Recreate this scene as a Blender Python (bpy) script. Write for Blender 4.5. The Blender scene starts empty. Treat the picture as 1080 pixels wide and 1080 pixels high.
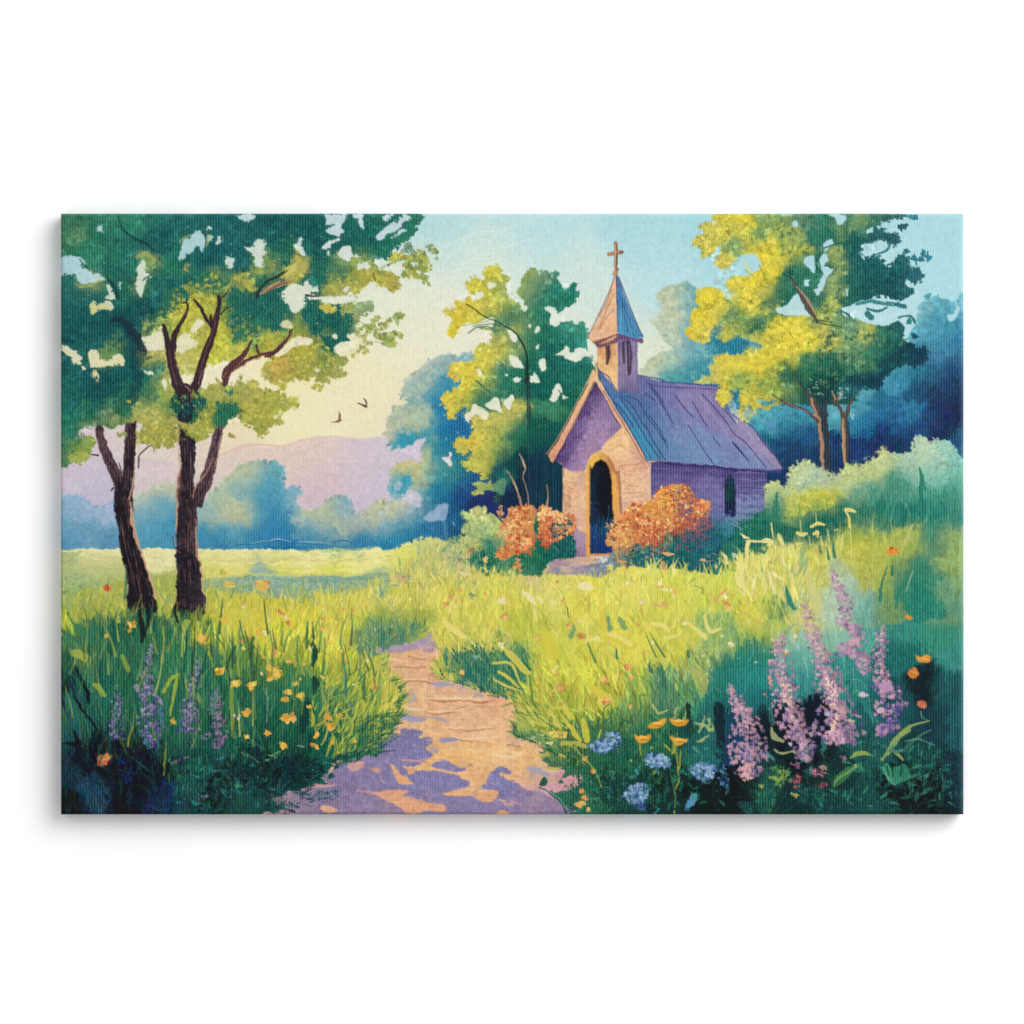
import bpy
import numpy as np, math
# ---------------------------------------------------------------- the print
# The picture printed on the canvas is painted here stroke by stroke into an
# array of pigment colours (one sample per mesh vertex of the printed cloth).
PX0, PY0, PW, PH = 64.0, 225.0, 952.0, 633.0      # the print, in hundredths of its own layout
RS = 1.5                                           # samples per layout unit
W, H = int(PW * RS), int(PH * RS)
rng = np.random.default_rng(11)
TILES = dict(A=(40, 200), B=(280, 200), C=(520, 200), D=(780, 200), E=(40, 420), F=(280, 420), G=(520, 420),
             H=(780, 420), I=(40, 640), J=(280, 640), K=(520, 640), L=(780, 640))
TILES = {k: v + (4.154,) for k, v in TILES.items()}
TILES.update(M=(400, 360, 6.75), N=(400, 480, 6.75), O=(460, 260, 6.0), Q=(570, 380, 8.3077), R=(570, 490, 8.3077),
             S=(680, 380, 6.75), U=(610, 240, 6.0), V=(680, 480, 6.75), Z=(0, 0, 1.0))


def rgb(h):
    h = h.lstrip('#')
    return np.array([int(h[i:i + 2], 16) / 255 for i in (0, 2, 4)])


def pts(spec):
    """'A 10,20 30,40,w B ...' -> layout coordinates (third value = width)."""
    t = TILES['Z']
    out = []
    for tok in spec.split():
        if tok in TILES:
            t = TILES[tok]
            continue
        v = [float(q) for q in tok.split(',')]
        out.append([t[0] + v[0] / t[2], t[1] + v[1] / t[2]] + [q / t[2] for q in v[2:3]])
    return np.array(out)


def value_noise(cell, seed):
    r = np.random.default_rng(seed)
    c = cell * RS
    gh, gw = int(H / c) + 4, int(W / c) + 4
    g = r.standard_normal((gh, gw))
    ys, xs = np.arange(H) / c + 1, np.arange(W) / c + 1
    def interp(a, p):
        i = p.astype(int); f = p - i
        f = f * f * (3 - 2 * f)
        return a[i], a[i + 1], f
    a, b, f = interp(g, ys)
    g = a * (1 - f)[:, None] + b * f[:, None]
    a, b, f = interp(g.T, xs)
    return (a * (1 - f)[:, None] + b * f[:, None]).T


N = {c: (value_noise(c, 10 + c), value_noise(c, 90 + c)) for c in (2, 4, 9, 24)}
WX = (0.45 * N[2][0] + 0.8 * N[4][0] + 0.9 * N[9][0]) / 1.2
WY = (0.45 * N[2][1] + 0.8 * N[4][1] + 0.9 * N[9][1]) / 1.2
img = np.zeros((H, W, 3))
YY, XX = np.mgrid[0:H, 0:W]
XX = XX / RS + PX0
YY = YY / RS + PY0


def box(p, pad):
    x0 = max(0, int((p[:, 0].min() - pad - PX0) * RS)); x1 = min(W, int((p[:, 0].max() + pad - PX0) * RS) + 2)
    y0 = max(0, int((p[:, 1].min() - pad - PY0) * RS)); y1 = min(H, int((p[:, 1].max() + pad - PY0) * RS) + 2)
    return x0, x1, y0, y1


def smooth(p, k=4):
    n = len(p)
    out = []
    for i in range(n):
        a, b, c, d = p[i - 1], p[i], p[(i + 1) % n], p[(i + 2) % n]
        for j in range(k):
            t = j / k
            out.append(.5 * ((2 * b) + (c - a) * t + (2 * a - 5 * b + 4 * c - d) * t * t + (3 * b - a - 3 * c + d) * t ** 3))
    return np.array(out)


def inside(p, X, Y):
    m = np.zeros(X.shape, bool)
    q = np.roll(p, -1, 0)
    for (xa, ya), (xb, yb) in zip(p[:, :2], q[:, :2]):
        if ya == yb:
            continue
        m ^= ((ya > Y) != (yb > Y)) & (X < (xb - xa) / (yb - ya) * (Y - ya) + xa)
    return m


def soften(m, k=1):
    m = m.astype(float)
    for _ in range(k):
        q = np.pad(m, 1, mode='edge')
        m = (q[:-2, 1:-1] + 2 * q[1:-1, 1:-1] + q[2:, 1:-1]) / 4
        q = np.pad(m, 1, mode='edge')
        m = (q[1:-1, :-2] + 2 * q[1:-1, 1:-1] + q[1:-1, 2:]) / 4
    return m


class Field:
    """pigment that varies over the cloth: 'T x,y,hex,r x,y,hex ...'"""
    def __init__(self, spec, r=22, warp=3.0, tex=.02):
        t = TILES['Z']; P = []
        for tok in spec.split():
            if tok in TILES:
                t = TILES[tok]; continue
            v = tok.split(',')
            P.append((t[0] + float(v[0]) / t[2], t[1] + float(v[1]) / t[2], *rgb(v[2]), float(v[3]) if len(v) > 3 else r))
        self.P = np.array(P); self.warp = warp; self.tex = tex
        self.x0, self.y0 = self.P[:, 0].min() - 60, self.P[:, 1].min() - 60
        gx = np.arange(self.x0, self.P[:, 0].max() + 64, 3.0)
        gy = np.arange(self.y0, self.P[:, 1].max() + 64, 3.0)
        X, Y = np.meshgrid(gx, gy)
        acc = np.zeros(X.shape + (3,)); ws = np.zeros(X.shape)
        for x, y, r_, g_, b_, rad in self.P:
            d2 = ((X - x) ** 2 + (Y - y) ** 2) / rad ** 2
            w = np.exp(-d2) + 2e-3 / (1 + d2) ** 2
            acc += w[..., None] * np.array([r_, g_, b_]); ws += w
        self.g = acc / ws[..., None]

    def shift_dark(self):
        """pull the blue darks of a crown towards green, and calm its yellows"""
        g = self.g
        d = np.clip((g[..., 2] - g[..., 0] - .06) / .1, 0, 1)[..., None] * .3
        g = g * (1 - d) + np.array([.17, .46, .39]) * d
        y = np.clip((g[..., 0] - g[..., 2] - .25) / .2, 0, 1)[..., None]
        self.g = g * (1 - y * np.array([.10, .06, -.05]))

    def __call__(self, X, Y):
        u = np.clip((X - self.x0) / 3, 0, self.g.shape[1] - 1.001); v = np.clip((Y - self.y0) / 3, 0, self.g.shape[0] - 1.001)
        i, j = u.astype(int), v.astype(int); fu, fv = (u - i)[..., None], (v - j)[..., None]
        g = self.g
        return (g[j, i] * (1 - fu) + g[j, i + 1] * fu) * (1 - fv) + (g[j + 1, i] * (1 - fu) + g[j + 1, i + 1] * fu) * fv


def colour(col, sl, X, Y):
    if isinstance(col, Field):
        c = col(X + WX[sl] * col.warp, Y + WY[sl] * col.warp)
        return c * (1 + col.tex * (N[2][0][sl] + N[4][1][sl]))[..., None]
    c = rgb(col) if isinstance(col, str) else np.asarray(col)
    return c * (1 + .02 * (N[2][0][sl] + N[4][1][sl]))[..., None]


def fill(spec, col, rough=1.2, sm=3, a=1.0, soft=1, leaves=None):
    p = pts(spec)[:, :2] if isinstance(spec, str) else spec
    if sm and len(p) > 4:
        p = smooth(p, sm)
    x0, x1, y0, y1 = box(p, rough * 2.5 + 2)
    if x1 <= x0 or y1 <= y0:
        return
    sl = (slice(y0, y1), slice(x0, x1))
    X, Y = XX[sl], YY[sl]
    m = soften(inside(p, X + WX[sl] * rough, Y + WY[sl] * rough), soft)[..., None] * a
    img[sl] = img[sl] * (1 - m) + colour(col, sl, X, Y) * m
    if leaves:                                  # leaf-sized touches that break up the outline
        seg = np.roll(p, -1, 0) - p; ln = np.hypot(seg[:, 0], seg[:, 1]); ok = ln < 30
        pr = ln * ok / (ln * ok).sum()
        for i in rng.choice(len(p), leaves[0], p=pr):
            q = p[i] + seg[i] * rng.random() + rng.normal(0, leaves[2], 2)
            s = leaves[1] * rng.uniform(.5, 1.3)
            dab(q[0], q[1], s, s * rng.uniform(.45, .8), rng.uniform(0, 3.14), jit(col(np.array(q[0]), np.array(q[1])), .06), .9)


def stroke(p, col, a=1.0, soft=.5, grain=0.0, rough=0.0):
    """p = (n,3): a tapering brush stroke, third column its width"""
    x0, x1, y0, y1 = box(p, p[:, 2].max() / 2 + 1.5 + rough)
    if x1 <= x0 or y1 <= y0:
        return
    sl = (slice(y0, y1), slice(x0, x1))
    X, Y = XX[sl], YY[sl]
    if rough:
        X = X + WX[sl] * rough; Y = Y + WY[sl] * rough
    best = np.full(X.shape, -9.0)
    for i in range(len(p) - 1):
        ax, ay, aw = p[i]; bx, by, bw = p[i + 1]
        dx, dy = bx - ax, by - ay; L = dx * dx + dy * dy + 1e-9
        t = np.clip(((X - ax) * dx + (Y - ay) * dy) / L, 0, 1)
        d = np.hypot(X - ax - t * dx, Y - ay - t * dy)
        best = np.maximum(best, (aw + (bw - aw) * t) / 2 - d)
    m = np.clip(best * RS * (.7 if soft < 1 else .3) + .5, 0, 1) * a
    if grain:
        m = m * np.clip(1 - grain * (N[2][1][sl] > .2), 0, 1)
    m = m[..., None]
    c = col if not isinstance(col, str) else rgb(col)
    img[sl] = img[sl] * (1 - m) + c * m


def curve(p, k=5):
    """open Catmull-Rom through the points"""
    q = np.vstack([2 * p[0] - p[1], p, 2 * p[-1] - p[-2]])
    out = []
    for i in range(1, len(q) - 2):
        a, b, c, d = q[i - 1], q[i], q[i + 1], q[i + 2]
        for j in range(k):
            t = j / k
            out.append(.5 * ((2 * b) + (c - a) * t + (2 * a - 5 * b + 4 * c - d) * t * t + (3 * b - a - 3 * c + d) * t ** 3))
    out.append(p[-1])
    return np.array(out)


def line(spec, col, a=1.0, w=None, rough=0.0, grain=0.0):
    p = pts(spec)
    if p.shape[1] < 3:
        p = np.c_[p, np.full(len(p), w or 1.0)]
    p[:, 2] = np.maximum(p[:, 2] * 1.12, .95)
    stroke(curve(p) if len(p) > 2 else p, col, a, rough=rough, grain=grain)


def lines(specs, col, a=1.0, w=None, **k):
    for s in specs.split('|'):
        line(s, col, a, w, **k)


def jit(c, amt):
    c = np.asarray(c) if not isinstance(c, str) else rgb(c)
    v = rng.normal(0, amt)
    return np.clip(c * (1 + v) + rng.normal(0, amt * .35, 3), 0.02, 1)


def dab(x, y, rx, ry, ang, col, a=1.0):
    """one touch of the brush: an uneven ellipse"""
    r = max(rx, ry) * 1.35 + 1
    x0 = max(0, int((x - r - PX0) * RS)); x1 = min(W, int((x + r - PX0) * RS) + 2)
    y0 = max(0, int((y - r - PY0) * RS)); y1 = min(H, int((y + r - PY0) * RS) + 2)
    if x1 <= x0 or y1 <= y0:
        return
    sl = (slice(y0, y1), slice(x0, x1))
    X, Y = XX[sl] - x, YY[sl] - y
    ca, sa = math.cos(ang), math.sin(ang)
    u, v = (X * ca + Y * sa) / rx, (-X * sa + Y * ca) / ry
    th = np.arctan2(v, u); k = rng.uniform(0, 6.3, 2)
    q = np.hypot(u, v) * (1 + .16 * np.sin(3 * th + k[0]) + .12 * np.sin(5 * th + k[1]))
    m = np.clip((1 - q) * min(rx, ry) * RS * .8 + .5, 0, 1)[..., None] * a
    img[sl] = img[sl] * (1 - m) + col * m


def pick(poly, n):
    x0, y0 = poly.min(0)[:2]; x1, y1 = poly.max(0)[:2]
    out = np.empty((0, 2))
    while len(out) < n:
        q = rng.uniform((x0, y0), (x1, y1), (n * 3, 2))
        out = np.vstack([out, q[inside(poly, q[:, 0], q[:, 1])]])
    return out[:n]


def dabs(spec, n, size, cols, ang=None, asp=.6, amt=.05, a=1.0, local=0.0):
    """scatter touches of the listed colours over a patch; local = follow what is already there"""
    poly = pts(spec)[:, :2]
    cl = [rgb(c) for c in cols.split()] if isinstance(cols, str) else cols
    for x, y in pick(poly, n):
        s = size * rng.uniform(.55, 1.35)
        th = rng.uniform(0, 3.14) if ang is None else ang + rng.normal(0, .35)
        if isinstance(cl, Field):
            c = cl(np.array(x), np.array(y))
        else:
            c = cl[rng.integers(len(cl))]
        if local:
            i, j = int(np.clip((y - PY0) * RS, 0, H - 1)), int(np.clip((x - PX0) * RS, 0, W - 1))
            c = c * (1 - local) + img[i, j] * local
        dab(x, y, s, s * asp * rng.uniform(.7, 1.2), th, jit(c, amt), a)


def blade(x, y, L, ang, bend, w, col, a=1.0):
    """grass: grows from (x,y) up along ang (0 = straight up), bending"""
    t = np.linspace(0, 1, 5)
    th = ang + bend * t
    px = x + np.cumsum(np.r_[0, np.sin(th[1:])]) * L / 4
    py = y - np.cumsum(np.r_[0, np.cos(th[1:])]) * L / 4
    stroke(np.c_[px, py, w * (1 - t) ** .7 * (.5 + t) ** .3 + .35], col, a)


def grass(spec, n, L, w, cols, lean=0.0, spread=.25, bend=.4, amt=.06, a=.9, local=0.0, src=None, up=0.0):
    poly = pts(spec)[:, :2]
    P = pick(poly, n)
    P = P[np.argsort(P[:, 1])]
    cl = [rgb(c) for c in cols.split()] if isinstance(cols, str) else cols
    for x, y in P:
        l = L * rng.uniform(.5, 1.4)
        if isinstance(cl, Field):
            c = cl(np.array(x), np.array(y - up * l))
        else:
            c = cl[rng.integers(len(cl))]
        if local:
            i, j = int(np.clip((y - PY0) * RS, 0, H - 1)), int(np.clip((x - PX0) * RS, 0, W - 1))
            c = c * (1 - local) + img[i, j] * local
        an = lean + rng.normal(0, spread)
        blade(x, y + l * .3, l, an, rng.normal(0, bend), w * rng.uniform(.6, 1.4), jit(c, amt), a)


def spire(spec, n, s, cols, low=None, a=.95):
    """lupin spike: florets packed round a stem; third value of a point = spike width"""
    p = curve(pts(spec), 8)
    cl = [rgb(c) for c in cols.split()]; lo = [rgb(c) for c in (low or cols).split()]
    for _ in range(n):
        u = rng.uniform(0, 1) ** .85 * (len(p) - 1); i = min(int(u), len(p) - 2); q = p[i] + (p[i + 1] - p[i]) * (u - i)
        f = u / (len(p) - 1); side = np.clip(rng.normal(0, .5), -1, 1)
        c = cl[rng.integers(len(cl))] if rng.random() > f * .75 else lo[rng.integers(len(lo))]
        k = s * (.55 + .75 * f) * rng.uniform(.6, 1.2)
        c = jit(c * (1 - .10 * (side > .3)), .05)
        x, y = q[0] + side * q[2] * .6, q[1] + rng.normal(0, 1.2)
        dab(x + .5, y + .6, k * 1.3, k, rng.uniform(0, 3), c * .72, a * .25)
        dab(x, y, k * 1.2, k * .9, rng.uniform(0, 3), c, a * .8)


def bloom(spec, cols, petals=7):
    """small meadow flowers: 'x,y,size ...'"""
    cl = [rgb(c) for c in cols.split()]
    for x, y, s in pts(spec):
        for _ in range(petals):
            r, t = s * .33 * rng.uniform(.2, 1), rng.uniform(0, 6.28)
            dab(x + r * math.cos(t), y + r * math.sin(t) * .8, s * .27, s * .2, t, jit(cl[rng.integers(len(cl))], .07))

# ---- sky ------------------------------------------------------------------
SKY = Field('''460,232,9ccbd2 560,232,a2cdd4 680,235,9bcad6 760,235,95c8d8 100,240,a8ccd0 250,235,aaced2 360,235,b5cfd3
470,250,b9d5d3 560,250,b4d4d4 680,255,a3cdd8 760,260,9bcada 860,240,a4cdd8 990,245,9bc9d6 1005,300,9bcad8 950,300,a3cbd6
450,300,d3dac8 480,350,dcdac2 520,280,cddacb 620,300,c0d5ce 640,340,c6d5cb 700,300,abd0d6 690,385,cfd6c2 620,385,d6d8c8 500,390,dcd9c0
430,350,dfdbbd 350,380,e3dab2 300,400,e6dba9 400,430,e3dbb0 360,450,e5dbb2 250,480,dfcfae 100,475,cdbcc6 150,455,d7c9bf 190,480,d6c5bb
300,450,e6dcae 200,345,dcd9bc 90,285,a7ccd8 140,290,bed3cf 150,310,cfd8c4 900,330,adcfd7 960,350,a6ccd8 830,360,aed0d4
250,390,e6dcb4 220,395,e4dcb8 90,380,ded6b4 430,460,d8cbb8 420,520,c6b6c8 320,310,d4dcc6 380,240,c3d4d6 400,320,d6dac4
560,400,d8dccb 590,360,d2dacb''', r=34, warp=4, tex=.008)
fill('64,225 1016,225 1016,620 64,620', SKY, 0, 0)
for s in ('B 740,290 830,225 930,188 1000,182', 'B 780,350 900,310 1000,300', 'B 990,262 1080,240', 'C 0,275 90,240 160,215', 'C 0,205 100,160 210,118 280,105', 'C 330,130 370,115', 'B 860,330 940,290 1010,280 1080,300'):
    line(s, 'e6e8dc', .4, 1.0); p = pts(s) + [0, .9]; stroke(curve(np.c_[p, np.full(len(p), .5)]), 'a9b3a5', .25)
for _ in range(260):   # faint brushwork in the sky
    x, y = rng.uniform(430, 780), rng.uniform(228, 400)
    c = SKY(np.array(x), np.array(y)); blade(x, y, rng.uniform(15, 40), rng.normal(.9, .3), .4, rng.uniform(1, 3), jit(c, .012), .5)
# ---- rose and lilac hill --------------------------------------------------
HILL = Field('''90,500,c9b9ca 100,520,b9b2cf 180,495,d2c0c0 150,500,cfbec2 230,495,d8c6b6 230,520,c7b8c0 265,480,d9c2b4 300,480,d8bfb4 290,500,d6bbb6
340,475,d8c0b8 340,510,d2b6b8 380,480,ccbac6 400,475,c6b6c8 380,515,c4b2cb 330,530,c6b2c6 420,500,c5b6ce 440,520,c2b6cc 430,480,c7b8ca''', r=24, warp=3, tex=.012)
fill('64,486 100,481 150,483 200,488 230,479 262,469 290,471 318,463 345,459 380,462 410,459 450,470 470,560 64,580', HILL, .7, soft=4)
for _ in range(170):
    x, y = rng.uniform(66, 440), rng.uniform(466, 540)
    if y > 458 + abs(x - 350) * .08: stroke(np.array([[x - rng.uniform(6, 20), y + rng.normal(0, 2), .8], [x, y, rng.uniform(2, 4)], [x + rng.uniform(6, 20), y + rng.normal(0, 2), .8]]), jit(HILL(np.array(x), np.array(y)), .025), .4)
line('230,480,1 262,468,1.6 290,470,1 F 20,205,1 60,210,1 160,180,1.5 290,165,1 400,172,.6', 'd8ada0', .6)
line('F 100,245,1 160,232,1.5 230,200,1 300,180,1', 'cfa79f', .5)
line('E 640,270,1 760,262,1 860,222,1 960,200,1.5 1060,205,1', 'd3a79c', .6)
# ---- far blue woods -------------------------------------------------------
FAR = Field('''E 110,470,86a9d0 150,440,8badcf 220,460,93add0 300,490,9fb2d2 130,560,6fa0ca 250,580,6d9cc8 320,620,5e93c4 120,630,5b95c8 200,600,6b9dc9
E 440,430,b7bfa6 520,390,b6bd9f 590,380,b0b9a0 460,490,78a7c4 540,480,6aa4c6 500,560,5a9ec8 560,620,4f98c4 600,560,4a92c2
E 730,480,86b0b4 760,420,a8b9a0 830,350,aebb9b 880,300,b0bb9b 960,300,a6b698 860,480,b8bb92 900,500,b3b78c 780,500,a6b69a 900,400,7fb0b4
E 960,480,5a9fc4 1000,330,6fa9bd 1050,300,68a9be 1000,420,4e97c4 1050,500,3f8ac2 850,580,5d9fc4 740,600,4691c2 800,640,3c84ba 950,600,4089c0 1060,600,3a84be
F 40,300,6ba9be 30,360,519ac4 60,420,5c9fc6 120,400,7aa9c4 120,440,7ba8c6 60,520,3f8bc2 180,520,b0ba9a 200,480,a9b7a0 180,560,86abbc 240,500,b3b994
F 290,450,a9b59b 340,450,76a4c2 370,470,7faac0 310,540,aeb698 350,570,b0b492 340,500,94b0ae 280,560,9db09d 260,590,6ba0bf 180,600,4c92c4 400,520,a3b0ac
F 430,510,b3b89f 480,480,bcbd94 520,490,b5b894 480,540,abb39b 560,480,acb5a0 590,480,adb49a 640,450,b3bcae 560,540,8aa9bc 500,580,6f9fc0 600,540,6c9fc2 640,510,6fa3c6
F 40,600,3b86c0 330,600,4a90c4 450,620,3d87be 560,600,3480b8 100,640,2c70b0 250,640,3a7fb8 400,640,2f78b4 500,645,3078b0 620,600,2a6fa4''', r=12, warp=3, tex=.02)
fill('E 90,455 140,425 190,420 225,450 270,470 300,475 340,455 420,440 470,400 530,376 600,372 640,400 680,470 700,455 740,440 770,400 820,350 860,310 900,285 950,268 1000,280 1040,275 1070,300 F 75,330 85,370 95,400 130,380 148,400 140,440 150,470 170,490 220,475 260,460 290,430 340,428 375,450 380,490 400,500 440,480 480,450 540,450 600,440 640,420 700,440 720,660 0,668 E 100,672', FAR, 1.3, soft=2, leaves=(160, 2.4, 1.2))
lines('F 20,625,2 60,618,5 110,630,3 150,628,2 200,635,4 300,630,2|F 0,645,4 100,650,5 200,645,3|E 860,640,2 960,630,5 1030,615,3 1080,640,4|F 300,625,3 340,618,5 380,628,3', '2b6aa8', .8)
lines('F 20,622,2 50,612,3 110,624,2|F 140,625,3 200,625,3 290,633,2|E 930,632,2 1010,618,3 1060,610,2|F 100,505,5 130,525,5 165,535,3|F 60,345,3 80,370,3|F 430,650,3 500,645,3 560,640,3', 'b9c4c4', .6)
lines('F 165,560,5 168,520,8 185,495,8 215,485,5|F 230,480,8 265,470,14 285,450,8|F 300,540,10 330,580,14 350,575,8|F 450,520,10 470,480,18 520,465,10|F 560,470,12 600,465,14 620,450,8|E 850,350,10 890,315,18 940,300,10', 'bcbf98', .5, rough=1)
# ---- meadow, one ground of pigment under every stroke of grass --------------
MEADOW = Field('''100,583,d6d295 160,584,dcd69a 240,583,dcd592 300,585,e0d98e 400,584,dedb90 100,596,b9bf78 70,600,a8b878 240,595,d2ce70 350,596,cfd05c 300,598,cdcf5c 430,590,ccd25c
F 360,700,e0da84 460,690,e2dc84 250,680,e2dc98 120,690,dfd98c 560,680,d0d168 620,640,c9cc6c 700,640,bfc672
100,618,98b56b 80,612,93b478 200,610,b9c062 280,606,93b68c 250,612,a3b76c 230,605,b9c46c 330,612,7fab90 300,612,86ae92 360,610,7da794 400,608,7fa88e 380,622,8fac80 420,604,a6b478 310,620,9fb56c
E 150,900,a3b04a 120,860,97b060 500,850,a0b055 550,900,a9b348 800,880,b9bb48 950,870,c5c044 1020,800,8fb0a0 650,870,9fb050 300,880,a6b04c
F 50,880,c5c03c 200,870,c9c340 400,870,cbc548 600,850,cdc84e 800,850,d0ca4e 1000,850,cfcb49 700,700,b9b963 850,700,a0a970 500,800,8fac80 650,770,b3b466 750,760,bdbd5c 900,780,c6c35c 700,790,bcb862
G 100,870,cdc94b 400,850,d5cd4c 600,800,d5cf57 800,850,c9cb49 1000,850,bfc948 150,780,c9c26a 300,800,d0cb60 500,770,cdcb50 700,760,cbcf5a 900,770,c6cc55
460,645,c6c44a 560,650,bcc042 640,650,c8c74a 700,650,c9c848 760,650,b5bd45 420,645,c9c548 350,640,cbc642
I 110,60,b7bd3a 150,130,56934a 200,200,7fa548 300,100,2d6b50 250,150,2f6f50 250,300,2c6a5c 110,300,152a33 120,250,235048 150,450,2c5f5c 400,350,2b6b4c 600,200,3f8a4f 700,300,2f7a50 900,200,6f9f3a 1000,100,c9c53a
I 850,50,c5c341 500,100,3a7a4a 760,100,b0b53c 900,400,2f6f50 1000,450,27604c 600,500,2d6650 850,550,245a48 950,650,152f2f 700,750,24554f 150,700,1b3645 250,780,2a4560 120,850,16181b 300,720,15171c 800,780,161a1e
I 900,850,235048 550,850,1c2a4a 500,700,13161f 120,560,25505a 200,650,14181f 400,800,15171c 650,850,24504f 1000,800,1d4444 650,650,205048
J 100,50,cdc83f 300,50,c9c545 400,100,b9bd42 150,180,9fb03a 300,170,c9c53c 400,250,b5bb3c 450,120,5f9a6b 560,110,5f9560 650,60,9fae4a 560,50,a0b050 820,120,cbc84f 950,60,cdcb4c 100,400,2c6a4c 120,290,3f8a48 200,350,2f7a48 300,400,33784f 280,300,8fae3c 400,330,9fb440
J 450,400,6f9a42 550,350,c0bb4a 500,300,bcb84a 500,500,4f8a45 400,550,2f7048 250,600,1f5a4c 150,700,153436 50,720,122a2c 100,850,1f4a4c 280,820,27625f 850,230,3f7f6a 950,260,2d7068 1050,340,3a7a60 900,180,6f9f58 780,250,b8bb49 450,600,2c6c4a 60,560,245a48
K 100,70,b5bf3f 100,250,3f8a5c 50,180,5f9c58 250,200,bec23f 400,250,c4c53f 600,150,cfca45 800,150,bcc040 900,250,93b060 1000,100,7fb060 1000,300,2f8070 200,350,b8bb45 300,450,9fae3f 150,420,a3ae50
K 500,350,b9ba45 650,350,8faf45 750,350,4f9060 850,350,5f9f50 950,400,2a7570 600,450,5f9048 700,480,3a7f4c 450,550,4a8545 550,650,245c48 700,600,2a6a50 350,560,6f9a45 400,800,35705a 500,750,1a3a38 450,680,2a6448
K 750,750,172a2a 700,850,1a3535 900,600,2c6a68 950,540,2f6a6a 850,540,1f4a40 950,800,14201f 1050,780,13171a 600,850,1f4440 250,600,5f9050 400,620,3a7a48 1050,600,203a5a 1000,480,1f4a50
L 50,50,b5bb45 120,50,a9b84a 200,60,94b886 250,130,8ab8a0 60,150,5f9f50 60,220,2f8a78 60,300,2f8c86 250,220,5fa898 250,300,3f9090 420,100,7fb59a 330,60,8cb890 450,300,3c8f88 550,80,4fa08f 700,80,3a8f7f 900,30,6fa060 900,100,3a8f75
L 950,200,3f8f86 700,200,2a6f6a 800,350,172428 900,350,28585f 700,400,22505a 550,450,2a6068 60,420,2a6a78 100,500,152028 330,480,141c28 580,600,285a58 850,500,1f3d4a 950,500,2a5a6a 700,750,15191a 950,750,1c3040
L 850,770,16191c 780,640,1f4444 450,850,1c4040 200,850,173030 100,820,2a5a4f 300,620,14181f 30,820,16201f 550,850,1f4a44 400,720,1a3030''', r=10, warp=2.5, tex=.02)
fill('64,579 100,577 150,578 240,578 320,579 F 400,650 500,648 560,640 620,615 680,590 740,585 800,600 850,630 920,680 1080,700 G 300,740 500,730 700,725 800,690 1080,640 H 120,660 300,600 500,560 985,520 Z 1018,545 1018,860 60,860 60,579', MEADOW, .8, 0)
for s, c in (('64,581 110,578.5 200,579.5 290,579', 'e8e0a8'), ('F 0,665 200,672 380,668 520,655 640,630', 'efe9a8'), ('64,588 150,586 230,590 320,586', 'c4c47c'), ('F 0,710 120,700 300,712 420,700 540,690', 'b9bc68'), ('E 740,715 860,720 1000,715 1080,712', 'e8de90'),
             ('E 560,740 700,735 820,742 1060,725', 'c2c85c'), ('F 0,730 150,742 330,738 520,722', 'c9cc50'), ('F 60,762 250,768 380,760', 'b9c256'), ('64,597 120,592 180,598', 'c9cd72'), ('E 110,760 240,740 360,745', 'a9b878')):
    line(s, c, .7, 1.6, rough=1)
dabs('64,580 440,578 440,602 64,606', 420, 5, MEADOW, ang=0, asp=.16, amt=.06, a=.5)
dabs('64,606 440,603 440,622 64,630', 260, 5, MEADOW, ang=.1, asp=.25, amt=.07, a=.5)
dabs('F 100,770 420,770 460,800 350,850 130,840', 60, 4, '8fb5a0 7aa796 93b58a 6f9f98', ang=0, asp=.3, a=.5)
# ---- blue wood behind the clearing, left of the chapel ----------------------
CB = Field('''M 60,620,b8b79c 110,500,a9b8a0 180,560,adb99a 270,560,b0bd98 320,480,a6b99c 330,560,9fb79c 180,300,b9bda4 230,290,a3b5a6 260,380,9ab2a0 330,320,9db39c 330,190,b3b8aa 400,150,a6b4a8 450,130,8db0b0 520,120,8fb3b8
M 250,400,7fa8a8 300,250,8fb0b0 380,260,6fa4b8 430,200,5fa0bc 480,160,6aa4b8 480,250,3f8fc0 550,280,3b8fc2 400,340,3f90c0 370,420,3a8abe 450,480,2f7cb4 400,560,3585b8 330,620,4a96b4 200,680,3f98c0 160,700,4aa0c4 280,700,2f8ab8
M 450,600,2c76b0 560,560,2f70ac 620,590,2f6fa8 480,680,2c76ac 560,640,2a68a4 400,760,3a8cb0 450,780,3486a8 520,760,2f7aa0 600,780,30789c 320,760,aeb98e 340,850,9fb48c 300,900,bdbd88 130,880,c4bb7c 200,860,c6bc78 250,930,c0bb7c
M 100,1000,8fb4ba 180,980,3f9cc0 130,1050,5aa4c4 280,1020,b6b884 350,950,8fb39c 400,950,3f8fa8 450,850,4a98a8 500,940,44909c 560,960,3f8a98 600,900,357f90 700,950,2a5f90 450,1020,2f80a8 600,1040,2a5c94 380,1060,3584b0 650,1060,28508a
N 250,330,c3c3b4 200,290,c6bccc 150,370,bcbf94 60,360,b9bca4 100,410,b5bb90 50,450,9fb3b4 200,450,86aac0 170,400,a4b2aa 260,400,7fa6c0 300,300,5f9cb8 350,250,2f7ba8 330,380,4f8ab4 430,300,2a6a9c 600,250,263f80 650,150,2a4a88 560,200,2a5c94
N 800,320,262f6c 700,340,262f68 900,270,23386c 950,350,262c60 60,540,5f9bbf 150,500,4a8fbc 260,470,3a82b4 300,520,2f78ae 380,500,3a76ac 450,540,3a74a8 480,480,2c6898 540,450,2a5c90 520,550,2a5480 100,600,3484b8 200,570,3280b0 30,640,3080b4
M 900,900,1f5560 980,1000,1f4a58''', r=9, warp=2.5, tex=.025)
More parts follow.
